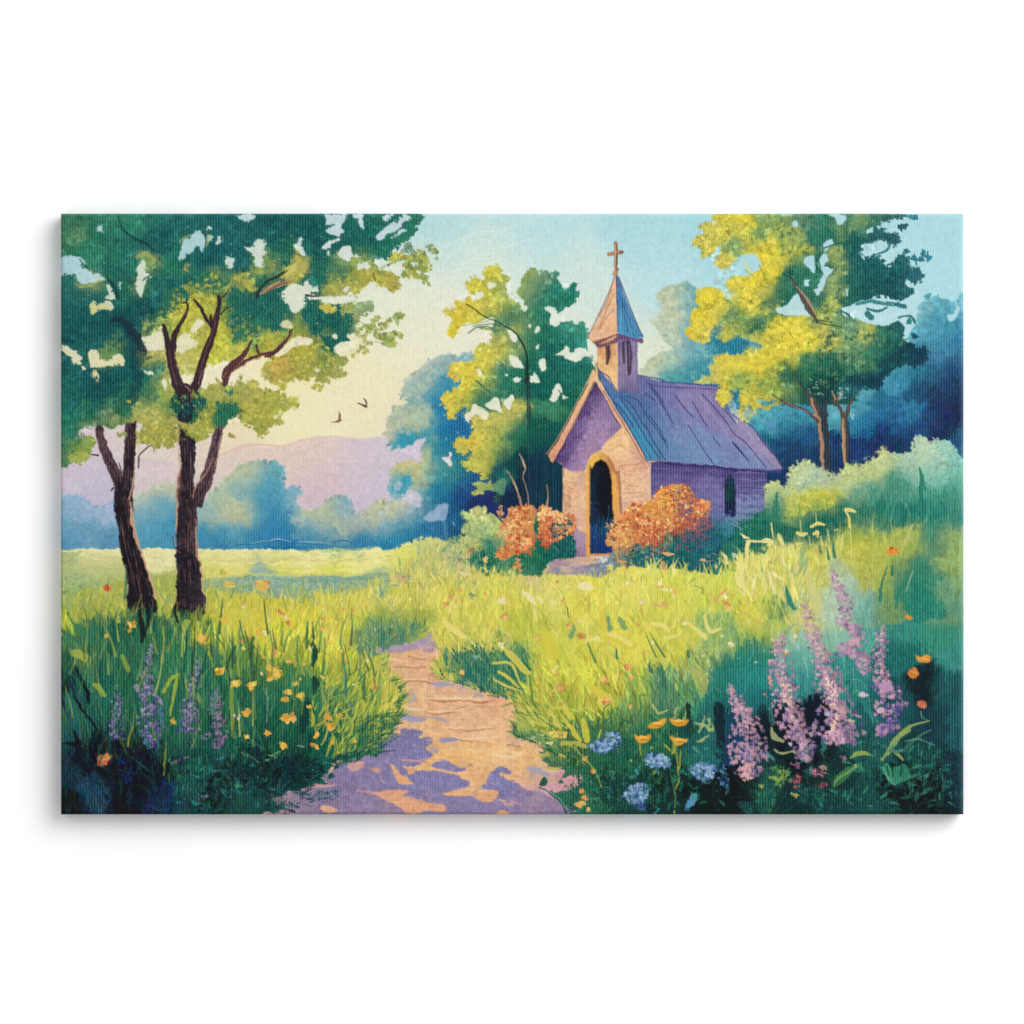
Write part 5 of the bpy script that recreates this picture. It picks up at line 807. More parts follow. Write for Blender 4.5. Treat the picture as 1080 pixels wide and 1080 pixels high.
# crowns
LC = Field('''A 110,120,4a8a60 110,200,4f8c62 180,200,5f9c5c 160,150,3f7f5c 150,260,3a8560 250,200,357a64 300,140,3f8a68 220,260,3a8a68 350,200,34786a 420,150,3a8a70 400,250,2f7468 500,150,34786c 480,220,2a6468 560,200,1f4f60 530,260,22586a 600,150,2a6a6c 620,250,2f7468 700,150,2a6468 800,140,24586a 850,120,24586a 780,200,28606c 880,200,2a6068 1000,150,24545e 1050,200,265c62
A 250,300,3f8a66 330,300,347a6a 300,350,2c6a64 400,320,2f7468 380,400,2c6862 480,300,7fa058 510,320,7a9c54 530,400,2c6c60 440,420,5f9058 560,340,2f7c68 650,300,2a6868 700,300,26606a 760,260,1f4f62 750,340,22566c 850,270,22586a 900,330,265c68 820,370,3a7a60 1000,330,5f9058 950,350,6f9c54 1060,330,3a7860 640,400,25586a 560,430,225664 640,360,3a7c58 700,400,2a6c5c
A 120,400,2f6c6c 150,380,34746c 200,410,8aa85c 250,410,7fa05c 150,450,2f6a6a 200,450,2a6468 260,450,2f6c6a 120,550,245c5c 180,540,245c60 240,560,22545c 300,540,21545c 200,620,1f4f5c 300,600,1c4656 350,570,1d4252 280,650,245c64 400,540,21505a 450,500,1f4454 380,480,2c7060 450,560,1f4a58 420,600,1b3c4c 470,590,225660 500,540,266060 540,500,266468
A 110,640,1f5058 150,620,1f5060 180,680,245c60 140,780,225c60 200,820,205460 120,860,266860 150,900,266462 300,840,1f4a5c 250,880,1b3f50 350,860,1c4454 350,680,5f9058 320,720,6f9c54 400,700,1f4c54 420,640,1f4858 400,780,1f5460 450,800,2a6c60 400,880,2f7458 500,800,2f7c66 520,850,3f8458 480,900,3f8050 560,880,a9b050 540,840,b9b458
A 490,590,8fa850 520,600,a3ac50 480,620,7f9c4c 540,590,7fa050 600,480,b9b43c 590,530,bcb83c 640,500,c3bc38 650,560,c6c040 700,460,c9b83c 720,440,7fa04c 760,420,3a7c58 790,390,7fa04c 760,380,9aa850 700,520,c3c03c 750,500,b3b43c 720,600,bcb84c 700,650,c9c448 660,720,c9c45c 680,700,c3c044 620,740,bcb860 480,740,b3b060 470,700,a9ac5c
A 830,520,7fa044 850,600,a9ac3c 800,640,c6c238 800,700,cfca3c 770,740,cfc83c 880,640,4a8c50 870,700,cdc648 960,630,6f9c50 1000,640,c6bf3c 1060,620,c3b83c 900,410,b9ac44 880,420,c0b444 930,440,bcb048 860,440,a9a84c 850,480,2f7058 900,500,2a6c5c 870,560,2a6c5c 950,500,2a6c64 1000,550,2f7068 1050,500,2c6c64 980,590,3a7c58 1050,600,7f9c4c 1040,540,3a7860 980,400,3a7858 1000,460,3f8058
A 1040,780,c9b43c 1060,820,c6b448 1000,800,bcb050 900,860,a9ac54 830,900,9aa850 820,870,b5b458 760,870,b5b050 720,890,a3a850
B 30,150,225a5c 100,150,205458 180,150,1f5058 230,200,1f5058 50,220,225a5c 50,280,3f8060 20,330,8fa04c 90,250,3a7858 200,260,225c5c 220,320,246060 200,380,266460 280,340,3f7c5c 330,320,7fa054 340,350,3f805c 380,320,8fa454 420,310,a3a84c 260,380,266460 300,400,b3b04c 340,420,b5ac4c 380,400,8fa04c 400,380,a9a844 430,370,bcb444 470,380,b9b044 500,370,8fa04c 540,390,b5ac48 570,410,bcb44c 350,380,3a7c58
B 130,310,b5ac44 150,320,bcb04c 170,330,b9ac50 110,350,bcb444 270,130,24605c 340,130,266460 400,220,20585c 350,200,1f5458 450,130,2a6c60 450,200,1f5860 500,140,2c6c60 540,130,2f7060 480,260,266858 520,280,2f7464 560,230,2f7860 600,220,34806a 600,130,34786a 630,140,347c68 420,270,266860 300,220,24605c 440,290,5f9058
B 0,480,2f7c70 60,500,347c70 20,560,2c6c60 60,560,2c7060 100,540,2f7464 30,600,5f9050 80,620,3a7c5c 130,560,8fa04c 110,600,9aa448 180,540,4a8c5c 210,500,2a7064 250,520,a3a848 280,520,8fa04c 240,560,22605c 330,560,246464 300,560,22605c 200,600,266860 220,630,24605c 260,600,3a7c58 350,600,3a7860 330,630,2a6c60 380,580,7f9c54 350,510,8fa458 420,520,7fa06c 400,540,9aac68
B 30,650,c3b83c 80,660,bcb044 180,620,a9a840 230,650,8fa048 280,640,9aa844 300,660,206070 270,690,286870 150,700,c0b83c 120,740,bcb444 200,720,b5b044 250,720,9aa444 300,730,7f9450 60,760,c6a848 40,790,c9a854 20,750,c9b43c 90,780,c9ac4c 150,780,a9a848 200,760,a9a84c 260,760,7f944c 320,750,8fa054 340,770,b0b060 240,800,a3a84c
E 150,30,24686a 120,100,2f7a60 150,150,2f7a60 200,60,2f6f5c 240,30,266058 120,200,3a8458 150,220,8aa848 200,200,7fa050 200,240,a3ac48 120,260,4f8c54 110,280,5f9458 230,190,7fa054 220,110,5f9058 300,70,6f9060 340,30,3f7a54 370,20,2f7058 330,100,5f8c54 370,155,8fa054 460,20,8fa45c 500,60,b5b460 470,100,a9ac54 520,120,b9b450 560,50,7f9c50 600,30,3a7c54 560,150,a3a448 520,190,a3a848 480,180,b0ac4c 590,180,9fa048 590,100,b0a850 640,20,246054 700,40,2c7050 720,70,9fa448 700,130,b5b44c 700,170,a3a844 760,60,8fa044 800,70,2c7454 840,50,2f7454 780,20,a9a848 850,10,b5b048 900,40,bcb44c 950,30,bcb44c 900,90,a3a444 960,100,b0b048 1000,100,a9ac44 1050,90,b0b04c 960,140,a3a444 1000,150,a9a848 840,160,a08850
F 0,50,a3a844 40,30,b9b84c 70,20,a9ac48 120,5,b5b448 0,140,a3a84c''', r=8, warp=2.4, tex=.04)
LC.shift_dark()
fill('''A 85,90 B 0,90 200,90 650,90 655,150 635,190 595,225 570,245 545,270 528,305 500,290 450,300 470,340 490,350 530,370 575,385 585,415 565,437 540,425 500,410 470,390 440,400 420,430 390,450 370,440 340,460 300,465 280,460 240,470 200,475 180,460 200,490 250,495 330,500 350,490 380,495 385,520 420,500 460,495 470,515 430,540 400,560 385,590
375,620 350,640 355,670 320,680 300,700 310,730 350,745 340,760 300,770 350,800 340,815 280,810 260,835 235,840 220,820 170,810 100,830 30,830 0,820 A 1060,850 1000,815 985,790 1010,760 1070,740 B 20,735 60,700 100,640 60,640 A 1080,660 1040,690 960,725 880,735 800,745 740,762 700,790 660,800 600,800 560,820 550,860 570,914 560,980 85,980''', LC, 1.0, 2, leaves=(700, 2.2, 1.3))
fill('''Z 60,410 150,412 170,404 200,410 A 700,880 750,865 800,845 860,860 885,825 900,850 940,832 965,862 1010,880 1080,900 B 0,905 40,890 60,914 F 80,0 130,8 140,25 100,30 60,12 90,40 60,60 40,50 30,90 55,85 60,100 0,110 E 1060,100 1010,110 1000,150 960,150 940,120 900,110 880,70 850,70 800,110 740,150 730,180 690,180 660,150 620,120 600,110 610,180 580,195 580,215 560,205 540,190 520,215 490,190 440,190 450,140 490,130 440,100 460,60 430,30 390,40 370,80 340,110 320,120 310,90 270,60 250,100 200,130 170,145 200,165 240,170 235,220 200,275 170,270 140,262 130,290 100,290 60,290''', LC, 1.0, 2, leaves=(420, 2.2, 1.5))
leafy('Z 64,225 435,225 400,275 300,310 200,330 130,420 64,480', 1500, 2.0, .14)
leafy('A 480,600 700,440 800,380 1000,400 1080,620 900,700 640,760 470,740', 330, 1.8, .1, tint='d8cc40')
leafy('B 0,480 300,480 450,520 350,740 200,800 0,780', 420, 1.7, .12)
leafy('E 440,200 440,60 700,0 1060,80 900,100 740,150 580,200', 330, 1.7, .12, tint='c9c44c')
leafy('E 100,0 400,0 300,80 200,150 200,270 100,290', 160, 1.7, .12)
leafy('Z 64,225 435,225 400,275 300,310 200,330 130,420 64,480', 700, 3.4, .2, a=.4)
leafy('A 480,600 700,440 1000,400 1080,620 900,700 470,740 A 480,900 1080,860', 300, 2.8, .2, a=.4)
# crisp dark masses over the lit ones
MASS = Field('A 880,500,2a6a60 1000,480,26645e 1050,560,2c7464 880,620,3a7c58 B 30,520,2c7066 60,560,2f7060 220,540,266862 300,540,205c5c 350,580,2a6c60 210,610,26645c A 750,400,3a7c58 680,360,2f7060 E 650,30,1f5450 690,70,2c7050 620,70,245c54 830,60,2c7454 800,90,3a7c50', r=10, warp=2, tex=.05)
for s_ in ('A 850,395 900,430 940,455 1000,430 1080,430 B 60,470 90,500 80,560 60,600 20,585 A 1080,610 1040,620 1000,590 960,640 930,600 900,615 880,665 850,640 830,580 855,540 840,480', 'B 180,490 230,485 250,520 290,530 330,505 385,550 370,600 330,622 260,600 240,635 205,640 190,590 170,550', 'B 240,690 290,650 350,630 330,670 290,700',
           'A 640,320 720,370 700,400 740,430 800,440 830,400 760,370', 'E 600,-20 720,-10 712,50 690,90 660,100 620,85 590,40', 'E 790,20 870,30 885,50 830,85 800,112 785,70', 'B 60,250 110,270 130,320 90,330', 'B 350,150 430,140 440,200 400,240 340,230', 'A 560,430 620,440 660,460 590,520 560,560 540,500'):
    fill(s_, MASS, 1.6, 2, .85, leaves=(40, 2.0, 1.3))
lines('A 330,560,26 390,600,40 420,660,50 435,760,52 430,860,52 420,914,50', '1b3a48', .55, rough=2)
lines('A 645,870,46 650,914,58|E 645,0,58 645,70,60', '2a2832', .9, rough=.6)
# touches of lit leaves and dark masses
TEAL = '2c6c66 25605e 1f5258 347a68 3f8a68'
YEL = 'c9bf3e b5b048 bcb84c d0c440 a3a848'
dabs('A 860,380 1080,360 1080,620 860,660 830,560', 150, 2.4, '2c6e64 266460 2f7868 22585a', a=.6)
dabs('A 760,360 830,400 800,480 740,450 640,470 560,560 590,440', 70, 2.1, YEL + ' 3a7c58 7f9c4c', a=.6)
dabs('A 570,480 700,450 780,520 1080,620 860,740 640,760 480,740', 170, 2.3, YEL, a=.45)
dabs('B 180,500 370,500 380,600 200,640', 90, 2.2, TEAL, a=.6); dabs('B 250,640 350,640 300,700 240,690', 26, 2.0, '1f6074 287068 206458', a=.8)
dabs('B 0,620 230,640 340,720 300,800 0,810', 150, 2.1, YEL + ' c9a850', a=.5); dabs('B 20,740 110,740 90,790 30,790', 22, 2, 'c9a452 d0a85c', a=.6)
dabs('B 290,400 440,350 560,400 500,420 370,450', 70, 2.0, YEL, a=.6); dabs('E 470,50 560,40 570,180 460,180', 40, 2, YEL + ' 7f9c50', a=.5); dabs('E 690,20 780,30 760,150 680,160', 40, 2, YEL, a=.55)
dabs('E 590,0 740,0 720,60 600,80', 40, 2.2, '24605c 2c7060 1f4f58', a=.7); dabs('E 790,30 870,20 860,60 800,100', 20, 2.2, '2c7454 2f7c60', a=.8); dabs('E 870,20 1060,40 1040,90 900,100', 60, 2, YEL, a=.55)
dabs('A 820,880 850,880 840,905 815,905', 6, 2.2, '2f8068', a=.9)
dabs('A 100,520 450,500 540,600 500,760 380,700 150,660', 150, 3, '1f4f5c 1c4454 245e62 21525c', a=.4); dabs('A 100,780 460,720 460,900 100,900', 110, 2.8, '1f4f5c 25685f 205660 2c7460', a=.4)
dabs('B 0,100 300,100 420,270 200,300 0,260', 140, 2.8, '1f5458 26605e 22585c 1c4c54', a=.4)
def clump(specs, size, cols, n=5):
    size, n = size * 1.3, n + 3
    for x, y in pts(specs)[:, :2]:
        for _ in range(n):
            dab(x + rng.normal(0, size * .5), y + rng.normal(0, size * .4), size * rng.uniform(.4, .9), size * rng.uniform(.3, .6), rng.uniform(0, 3), jit(rgb(rng.choice(cols.split())), .06), .9)
clump('B 575,290 600,300 560,300 640,300 620,330 650,310 680,300 700,320 640,350 670,340 700,350 620,370 650,375 680,380 680,290 640,290', 3.3, '9aa850 8fa04c a9ac48 7f9458', 5)
clump('B 735,262 720,258 742,270', 2.2, '8fa058 7f9854', 3); clump('B 700,395 690,405 715,410', 1.5, '8fa050', 3); clump('B 745,300 725,330 720,350 705,248', 1.3, '9aa458 7f9458', 2)
clump('B 620,245 630,260 610,262', 2.8, '7f9c84 8fa88c 6f8f78', 4); clump('B 570,285 590,295 555,297', 2.6, 'b5b444 a9a848', 4)
clump('B 545,400 565,410 560,425 530,410', 2.6, 'b5ac4c a9a44c 9a9c48', 4)
clump('B 578,550 570,560 590,555', 3, '8fa058 9aa85c', 4); clump('B 560,630 520,640 545,650 530,670 550,675 580,635 500,645', 3, '8fa058 9aa858 7f9454 a3ac58', 5)
clump('B 430,510 450,500 400,530 420,515', 2.6, '8fa874 9ab080 7f9c68', 3); clump('B 480,565 470,575 490,560', 2, 'a9b060 9aa85c', 3)
clump('B 540,575 520,590 500,590 470,600 440,600 410,610 450,620 480,630 430,640 400,630 460,600 500,610', 2.3, 'a3ac58 8fa058 b5b46c 9aa458', 4)
clump('B 350,510 360,500 345,530 370,520', 2.8, 'a3ac5c 8fa060', 4); clump('B 270,515 250,505 300,520 285,525', 2.6, 'b9b44c', 3)
clump('B 430,660 450,670 420,690 400,700 440,710 380,720 410,650', 2.2, 'a9ac58 9aa450 bcb86c', 4); clump('B 330,740 350,745 340,735', 2.2, '9aa450', 3)
clump('B 300,800 345,805 260,830 275,835', 1.8, 'a3a44c 9aa04c', 3); clump('B 230,860 240,868 218,862', 2.2, 'b0b04c', 3); clump('B 72,858 65,855 80,862', 2.2, 'bcb84c', 3); clump('B 165,825 180,830 155,820', 2.2, 'a9a84c', 3); clump('B 100,830 90,828 120,835', 1.8, 'a9a84c', 2)
clump('B 0,905 30,900 50,910 20,914', 2.4, 'b0b04c a3a848', 3); clump('F 75,45 90,35 60,40', 2.4, 'a9b04c', 4); clump('F 130,5 115,5', 2.6, 'b0b44c', 3); clump('E 840,158 850,165', 2, 'a08c54', 3); clump('E 570,210 515,205 400,10', 1.8, 'a9a850', 2)
clump('E 330,95 345,85 325,105', 2.6, '8fa460 7f9858', 4); clump('E 360,158 375,155', 2, '9aa458', 3); clump('E 110,280 125,285', 2.6, '4f9054', 4); clump('E 180,262 150,262 200,240 230,180', 3, '9aac50 a3ac54', 4)
clump('A 940,848 935,855', 3, 'b5b050', 4); clump('A 1065,855 1070,865', 2.2, 'bcb84c', 3); clump('A 250,815 260,820 245,800', 2.4, 'a3ac70 b5b480', 3); clump('A 490,800 500,805', 1.8, 'd0cc94', 2)
arcs('Z 64,225 435,225 400,275 300,310 200,330 150,420 64,480', 420, 3.4, .72)
arcs('A 480,600 700,440 1000,400 1080,620 900,700 470,740', 130, 3)
arcs('B 0,480 300,480 450,520 350,740 200,800 0,780', 130, 3); arcs('E 440,200 440,60 700,0 1060,80 900,100 740,150 580,200', 110, 2.8)
# sky seen through the leaves
SKB = Field('Z 90,280,a9cdda 64,290,a3c8d4 110,295,b0cfd6 150,300,c9d6c4 205,255,a9ccd4 260,230,b5d0d4 345,235,b9d0d4 380,235,bcd2d6 400,240,b9cfd8 360,265,cdd6d0 320,315,d6d8c6 275,265,c9d4c8 120,310,d2d4b8 100,325,cdc880 80,372,d8d4b0 115,380,dcd4a8 160,365,dcd6bc 240,240,bcd2c4 210,400,e2dab8 240,380,e2dcb4 280,400,e6deb4 190,350,d8d6b0 300,370,dcd8bc 410,290,d6dac8 330,355,dcd8c0', r=16, warp=2, tex=.01)
hole('A 100,300 130,290 170,290 200,310 210,330 190,330 230,360 270,370 295,395 260,405 220,410 195,415 175,395 165,375 130,368 100,378|A 255,170 275,150 285,170 295,195 275,185 258,185|A 625,250 640,215 670,200 690,180 715,178 725,200 735,230 725,270 715,275 705,250 690,255 680,275 655,280 640,300 625,312 618,295|A 735,165 750,158 758,170 745,180 732,178|A 740,195 765,205 745,240 738,225|A 780,205 800,200 805,225 790,240 775,235|A 820,292 835,290 860,305 858,335 835,345 820,325|A 425,350 440,325 460,310 475,335 475,365 490,370 470,420 460,455 440,462 430,440 425,410 435,370', SKB, rim=LC)
hole('A 480,395 497,370 498,378 485,400|A 900,250 930,250 955,225 985,215 998,235 985,260 1000,270 985,300 990,335 970,342 950,325 940,290 920,270|A 865,108 900,108 950,104 955,115 930,140 905,145 885,130|A 852,112 870,106 865,118|A 300,420 315,415 330,445 345,480 320,482 290,478 305,455|A 355,400 368,412 365,440 352,430|A 222,500 240,488 260,500 290,490 320,488 328,515 310,530 280,522 240,545 225,540|A 290,315 305,318 300,328', SKB, rim=LC)
hole('A 100,675 125,680 140,695 165,700 185,720 192,750 185,765 160,760 140,730 110,710 100,708|A 210,715 230,700 250,695 265,700 270,735 300,745 330,730 345,715 370,720 382,750 375,770 340,768 320,775 280,770 230,780|A 185,770 205,762 210,780 195,795|A 235,800 262,793 272,810 262,828|A 450,645 480,640 500,625 540,615 555,640 565,690 540,700 500,705 480,710 455,690 465,670|A 600,660 640,625 670,645 690,660 695,680 660,700 615,715 600,690|A 670,600 690,580 705,565 720,570 730,590 705,600 700,620 685,630 665,620|A 520,600 545,592 550,610 525,615|A 455,780 475,790 510,795 500,810 480,808|A 540,830 560,828 570,850 560,880 548,860', SKB, rim=LC)
hole('B 255,108 310,108 355,108 358,125 330,150 335,165 345,180 325,200 300,195 270,190 255,180 275,165 300,155 285,150 258,160 262,135|B 240,260 265,225 300,215 330,205 325,225 290,240 275,262|B 265,275 285,262 280,290 270,292|B 380,106 430,106 425,135 435,170 420,170 405,140 385,125|B 310,285 325,265 340,245 365,248 378,265 385,282 415,288 410,300 380,300 370,315 345,310|B 120,240 140,235 145,200 160,205 165,225 160,245 175,270 170,290 150,285 135,270 118,255', SKB, rim=LC)
hole('B 510,115 535,106 560,106 550,125 520,140|B 475,215 500,185 530,160 555,140 570,150 590,120 600,106 625,110 640,125 620,135 600,150 595,175 560,185 530,195 520,215|B 560,195 600,180 620,178 600,195 570,205 540,215|B 70,450 90,425 130,410 165,415 175,398 190,400 200,420 225,425 230,445 195,450 190,470 170,480 180,500 160,520 140,540 110,530 95,500 75,475|B 395,340 410,320 440,315 455,330 450,350 430,345 405,355|B 335,440 355,418 370,430 355,450|B 500,350 530,330 560,325 600,330 600,350 550,360|B 180,460 240,462 290,468 330,470 380,460 400,470 380,492 330,500 290,505 240,485 190,485', SKB, rim=LC)
hole('B 60,590 85,570 105,578 112,600 95,610|B 30,720 75,690 100,665 140,640 190,645 205,670 180,680 140,680 110,695 60,730|B 290,640 310,625 318,645 305,655|B 300,690 330,665 370,670 400,680 410,695 380,715 340,730 310,720|B 350,640 380,630 420,645 420,670 380,665|B 215,780 240,785 225,800', Field('B 60,590,d0c898 300,690,ded8b8 380,650,d8d6ac 100,660,dcd4b8 60,720,e2d8b0', r=14))
for _ in range(75):     # pinpricks of sky
    x, y = rng.uniform(66, 430), rng.uniform(228, 345); c = SKB(np.array(x), np.array(y))
    if rng.random() < .6: x = rng.uniform(230, 430)
    dab(x, y, rng.uniform(.4, 1.1), rng.uniform(.3, .9), rng.uniform(0, 3), c, .6)
lines('A 165,415,8 190,425,12 240,415,10 270,400,8|A 430,300,12 475,280,20 510,310,12|A 620,235,5 640,210,8 670,195,5|A 750,200,6 740,250,8', 'a3ac5c', .7, rough=.8); dabs('A 640,320 665,330 660,365 645,360', 8, 1.5, 'a9a058 b09c50', a=.8); dabs('A 1010,310 1040,310 1035,340 1015,335', 8, 1.5, 'a9a058', a=.8); dabs('A 930,340 1000,345 990,370 940,365', 20, 1.8, 'a3a854 8fa050', a=.8)
fill('A 845,400 880,365 910,370 920,395 960,430 940,450 900,450 870,440', 'b0b050', 2, a=.6, soft=2); fill('B 70,385 110,345 105,320 130,300 165,300 185,325 175,355 150,365 135,360 120,375', 'b2ae58', 1.5, a=.75)
line('B 90,370,10 120,345,20 130,320,10', 'd0c068', .7, rough=.6)
# limbs seen through the crown
LB = '3a2834'
lines('A 550,590,14 562,640,22 576,700,28 588,760,36 606,830,42 630,880,48 648,914,54|A 650,490,6 655,520,10 640,560,13 615,600,17 598,640,20 592,700,26|A 790,465,10 792,500,16 780,560,24 765,630,26 740,700,28 715,770,32 700,830,34 680,875,36|A 680,480,6 710,515,11 735,560,13 758,600,14|A 755,550,9 762,600,16', LB, .97, rough=.5)
lines('A 800,475,6 825,455,5 835,435,4|A 800,545,7 825,518,5 840,512,4|A 635,495,6 650,492,8', LB, .9)
lines('A 935,660,8 915,700,16 885,740,24 850,770,30 825,800,32 818,845,24|A 1080,660,8 1060,690,11 1030,710,13 970,722,12 920,745,14 860,780,18 830,800,24|A 955,680,10 965,710,10|B 110,615,8 95,650,10 60,690,14 20,720,16 0,728,14', '5a3a40', .97, rough=.5)
lines('A 905,735,5 870,775,6 840,810,6 830,840,5|A 1000,722,4 940,742,5 880,780,6|A 830,790,4 812,820,5', 'b07c68', .7, rough=.4, grain=.3)
lines('A 575,700,4 585,780,6 610,850,6|A 780,540,4 765,620,6 735,710,7 705,800,8|A 650,530,3 625,590,4|A 600,700,4 605,760,5 630,850,5', '8a6a70', .5, rough=.6, grain=.4)
lines('A 650,860,8 665,880,8|A 722,790,3 700,850,4', 'c09080', .6, rough=.5)
lines('A 355,130,5 370,165,8 400,200,12 450,225,12 480,240,12 512,268,8|A 180,305,4 210,340,5|A 300,380,8 330,420,14 350,470,16|A 460,395,3 490,375,3', '24484c', .9, rough=.5)
lines('A 320,565,16 360,575,22 400,605,20 440,650,26 450,700,24', '23303f', .7, rough=1.4); lines('A 460,500,10 500,530,14 450,545,18', '1c3444', .5, rough=1.5)
lines('A 960,465,14 980,425,10 1020,390,9 1080,363,7 B 0,405,8 40,385,10 75,368,8', '2f3834', .95, rough=.4)
lines('A 975,455,6 1020,435,10 1080,408,14 B 0,440,20 50,410,16 90,400,12 125,398,4', 'a98a68', .95, rough=.5); lines('B 0,450,5 60,415,5 110,405,4|A 1000,425,6 1080,395,6', '5f4a40', .7); lines('B 10,425,4 60,402,5', 'd8c490', .7)
lines('B 175,462,8 210,466,7 250,464,4|B 470,365,2 480,400,3', '4a3a34', .85); lines('B 410,690,2 480,665,3 540,690,2|B 380,560,2 440,590,2|B 540,350,2 560,370,3', '7f8c5c', .6)
lines('A 200,680,4 212,720,10 225,770,8|A 370,400,2 400,440,2', '2f6a50', .8)
lines('B 350,375,5 350,350,3|A 740,180,4 738,230,5', '7f8c5c', .6)
dabs('A 590,890 720,885 720,914 600,914 E 600,0 720,0 710,50 600,60', 34, 2.3, '24605c 2c7060 4a8458 8f9c4c 1f5054', a=.85)
dabs('E 110,0 440,0 420,30 260,40 120,30', 40, 2.4, '24605c 2c7060 1f5054 3a7c58', a=.8)
# birds
lines('F 290,103,2 305,101,5 320,97,10 332,94,5|F 320,58,3 326,75,6 327,92,5', '8f5f58', .9, rough=.3); lines('F 404,20,2 420,25,6 435,32,9 444,34,3|F 430,0,4 438,12,7 440,30,5', '5f3f44', .9, rough=.3)
lines('F 322,68,3 320,90,5', '5f3a38', .8)
grass('Z 138,646 166,646 170,662 136,662', 60, 15, 1.8, '2a6848 1f4c44 3a7c48 6f9c44 24504c 1c3038', spread=.2, a=.9)
grass('Z 182,646 220,646 222,662 182,664', 80, 14, 1.8, '3a7c48 24504c a9b044 6f9c44 1c3a3c 8fa848', spread=.2, a=.9)
# ---- foreground grass, left -----------------------------------------------
DKG = '1f5c4c 2a6c4c 2f7c50 3a8850 24645c 1c4c48'
grass('I 100,30 480,20 560,120 700,60 900,120 1050,200 1080,500 1000,700 100,700', 1500, 26, 2.2, MEADOW, spread=.22, bend=.3, a=.65, amt=.14, up=.3)
grass('I 100,120 600,60 900,200 1080,420 1080,640 600,760 100,600', 420, 30, 2.4, DKG + ' 4f9c50 6fac48', spread=.18, a=.55, local=.3)
grass('J 0,60 380,60 560,330 590,420 500,560 380,640 0,640', 900, 22, 1.9, MEADOW, lean=.15, spread=.3, a=.75, amt=.12, up=.5)
grass('J 200,300 440,250 590,380 560,480 480,600 300,640 180,500', 330, 20, 1.5, 'a9b43c bcbc40 8fa83c 6f9c40 c9c44c 3a7c48', lean=.5, spread=.3, a=.8)
grass('J 560,280 600,330 600,400 540,540 480,420', 90, 13, 1.4, 'cdc850 b9b848 a9b04c d4cc60', lean=.5, spread=.4, a=.85)
grass('J 380,480 560,440 545,540 490,620 330,660', 150, 13, 1.4, '2f7048 3a7c48 245c48 4f8c44 7f9c44', lean=.7, spread=.4, a=.85)
grass('I 100,640 1080,600 J 300,650 200,780 0,850 I 600,900 100,900', 520, 20, 2, MEADOW, lean=-.05, spread=.5, a=.7, amt=.16)
grass('I 640,560 1080,560 1080,780 700,860', 180, 16, 1.3, '245c54 2f7060 1f4c50 3a8070 122028', lean=-.3, spread=.7, a=.6)
lines('I 130,20,10 180,90,26 240,150,30|I 100,95,16 150,130,20 200,160,10|I 240,110,24 230,60,10|I 110,130,20 170,190,20|I 640,40,16 655,90,18 660,140,12|I 690,150,8 740,230,30|I 760,170,30 790,220,30', '3a8458', .8, rough=.8)
lines('I 170,200,40 200,215,30|I 320,10,16 350,60,14|I 140,30,12 170,60,18|I 650,60,30 640,110,20|I 700,70,20 690,130,12|I 230,40,16 240,20,20', 'b0b848', .75, rough=1)
lines('I 440,10,10 450,60,20 460,110,16 455,150,6|I 490,0,12 480,60,14 470,120,8|I 600,0,8 610,60,8', '1c2028', .9, rough=.6)
lines('I 330,60,8 335,150,14 320,200,12|I 540,90,6 550,200,10|I 860,170,10 850,260,16|I 940,130,12 935,240,16 940,330,10|I 900,350,10 905,430,14', '1f5048', .6, rough=.6)
lines('I 165,255,6 190,310,16 215,370,16 222,415,8|I 155,380,5 180,420,10 230,490,10 265,530,6|I 110,590,6 170,600,24 190,660,50 210,720,30|I 150,530,5 180,590,26|I 330,560,8 370,640,30 400,660,16', '13161e', .9, rough=.6)
lines('I 545,370,8 580,310,16 612,290,12|I 612,290,16 598,360,16 582,440,10 578,470,5|I 555,370,6 575,330,8', '9ab43c', .9, rough=.4); lines('I 250,330,16 270,350,24 290,380,14', '9ab03c', .85, rough=.8)
lines('I 845,350,16 850,450,18 855,560,14|I 700,380,16 710,410,10|I 560,590,5 555,660,8 552,730,5|I 575,510,5 590,480,8 600,510,6|I 370,210,14 395,270,20|I 500,120,6 520,200,8|I 545,80,8 550,140,6', '8fa83c', .8, rough=.5)
lines('I 1000,350,5 1005,420,6 1000,500,5|I 1005,400,4 1030,370,4|I 1000,380,4 985,350,3|I 1030,640,6 1060,625,5|I 900,640,5 950,660,6 980,700,4|I 890,630,5 920,640,8|J 250,410,5 270,370,5 310,345,5|J 0,640,5 40,650,10 0,665,6|J 140,600,6 165,605,8|J 350,400,5 345,330,6 340,300,3|J 345,400,5 385,450,5', '6fb078', .85)
lines('I 820,30,4 830,130,6 815,230,5|I 960,80,3 965,200,5|I 900,0,4 890,100,6 870,200,5|I 1010,0,4 1020,60,5 1020,120,3|I 930,40,4 950,80,4|J 0,10,5 15,60,6 25,160,4', 'b9c484', .55)
lines('J 205,60,3 208,120,6 205,160,10|J 215,165,10 215,200,24 205,250,12|J 212,300,10 218,330,28 210,370,14|J 180,420,30 165,480,34 160,540,20|J 195,560,14 190,620,14', '163c3a', .85, rough=.6)
lines('J 205,455,10 208,490,16 200,520,6|J 300,565,10 280,600,12 265,650,6|J 150,380,16 160,400,16|J 85,120,4 75,170,5|J 430,120,4 445,200,6 440,300,4|J 330,250,3 320,330,6|J 560,340,10 558,390,6', 'b0b440', .8, rough=.4)
lines('J 30,160,14 35,190,22 32,210,12', 'd89a48', .85, rough=.5); dabs('J 120,200 150,200 140,250 120,245', 12, 1.3, 'c99c44 b0a440', a=.9)
dabs('I 200,690 300,720 300,830 200,800', 40, 1.8, '2a4868 1f3a58 34587c', asp=.5, ang=.8, a=.6); dabs('I 340,650 420,690 410,790 350,720', 60, 1.5, '2430a0 1c2480 2c40a8 182060', ang=1.2, a=.75)
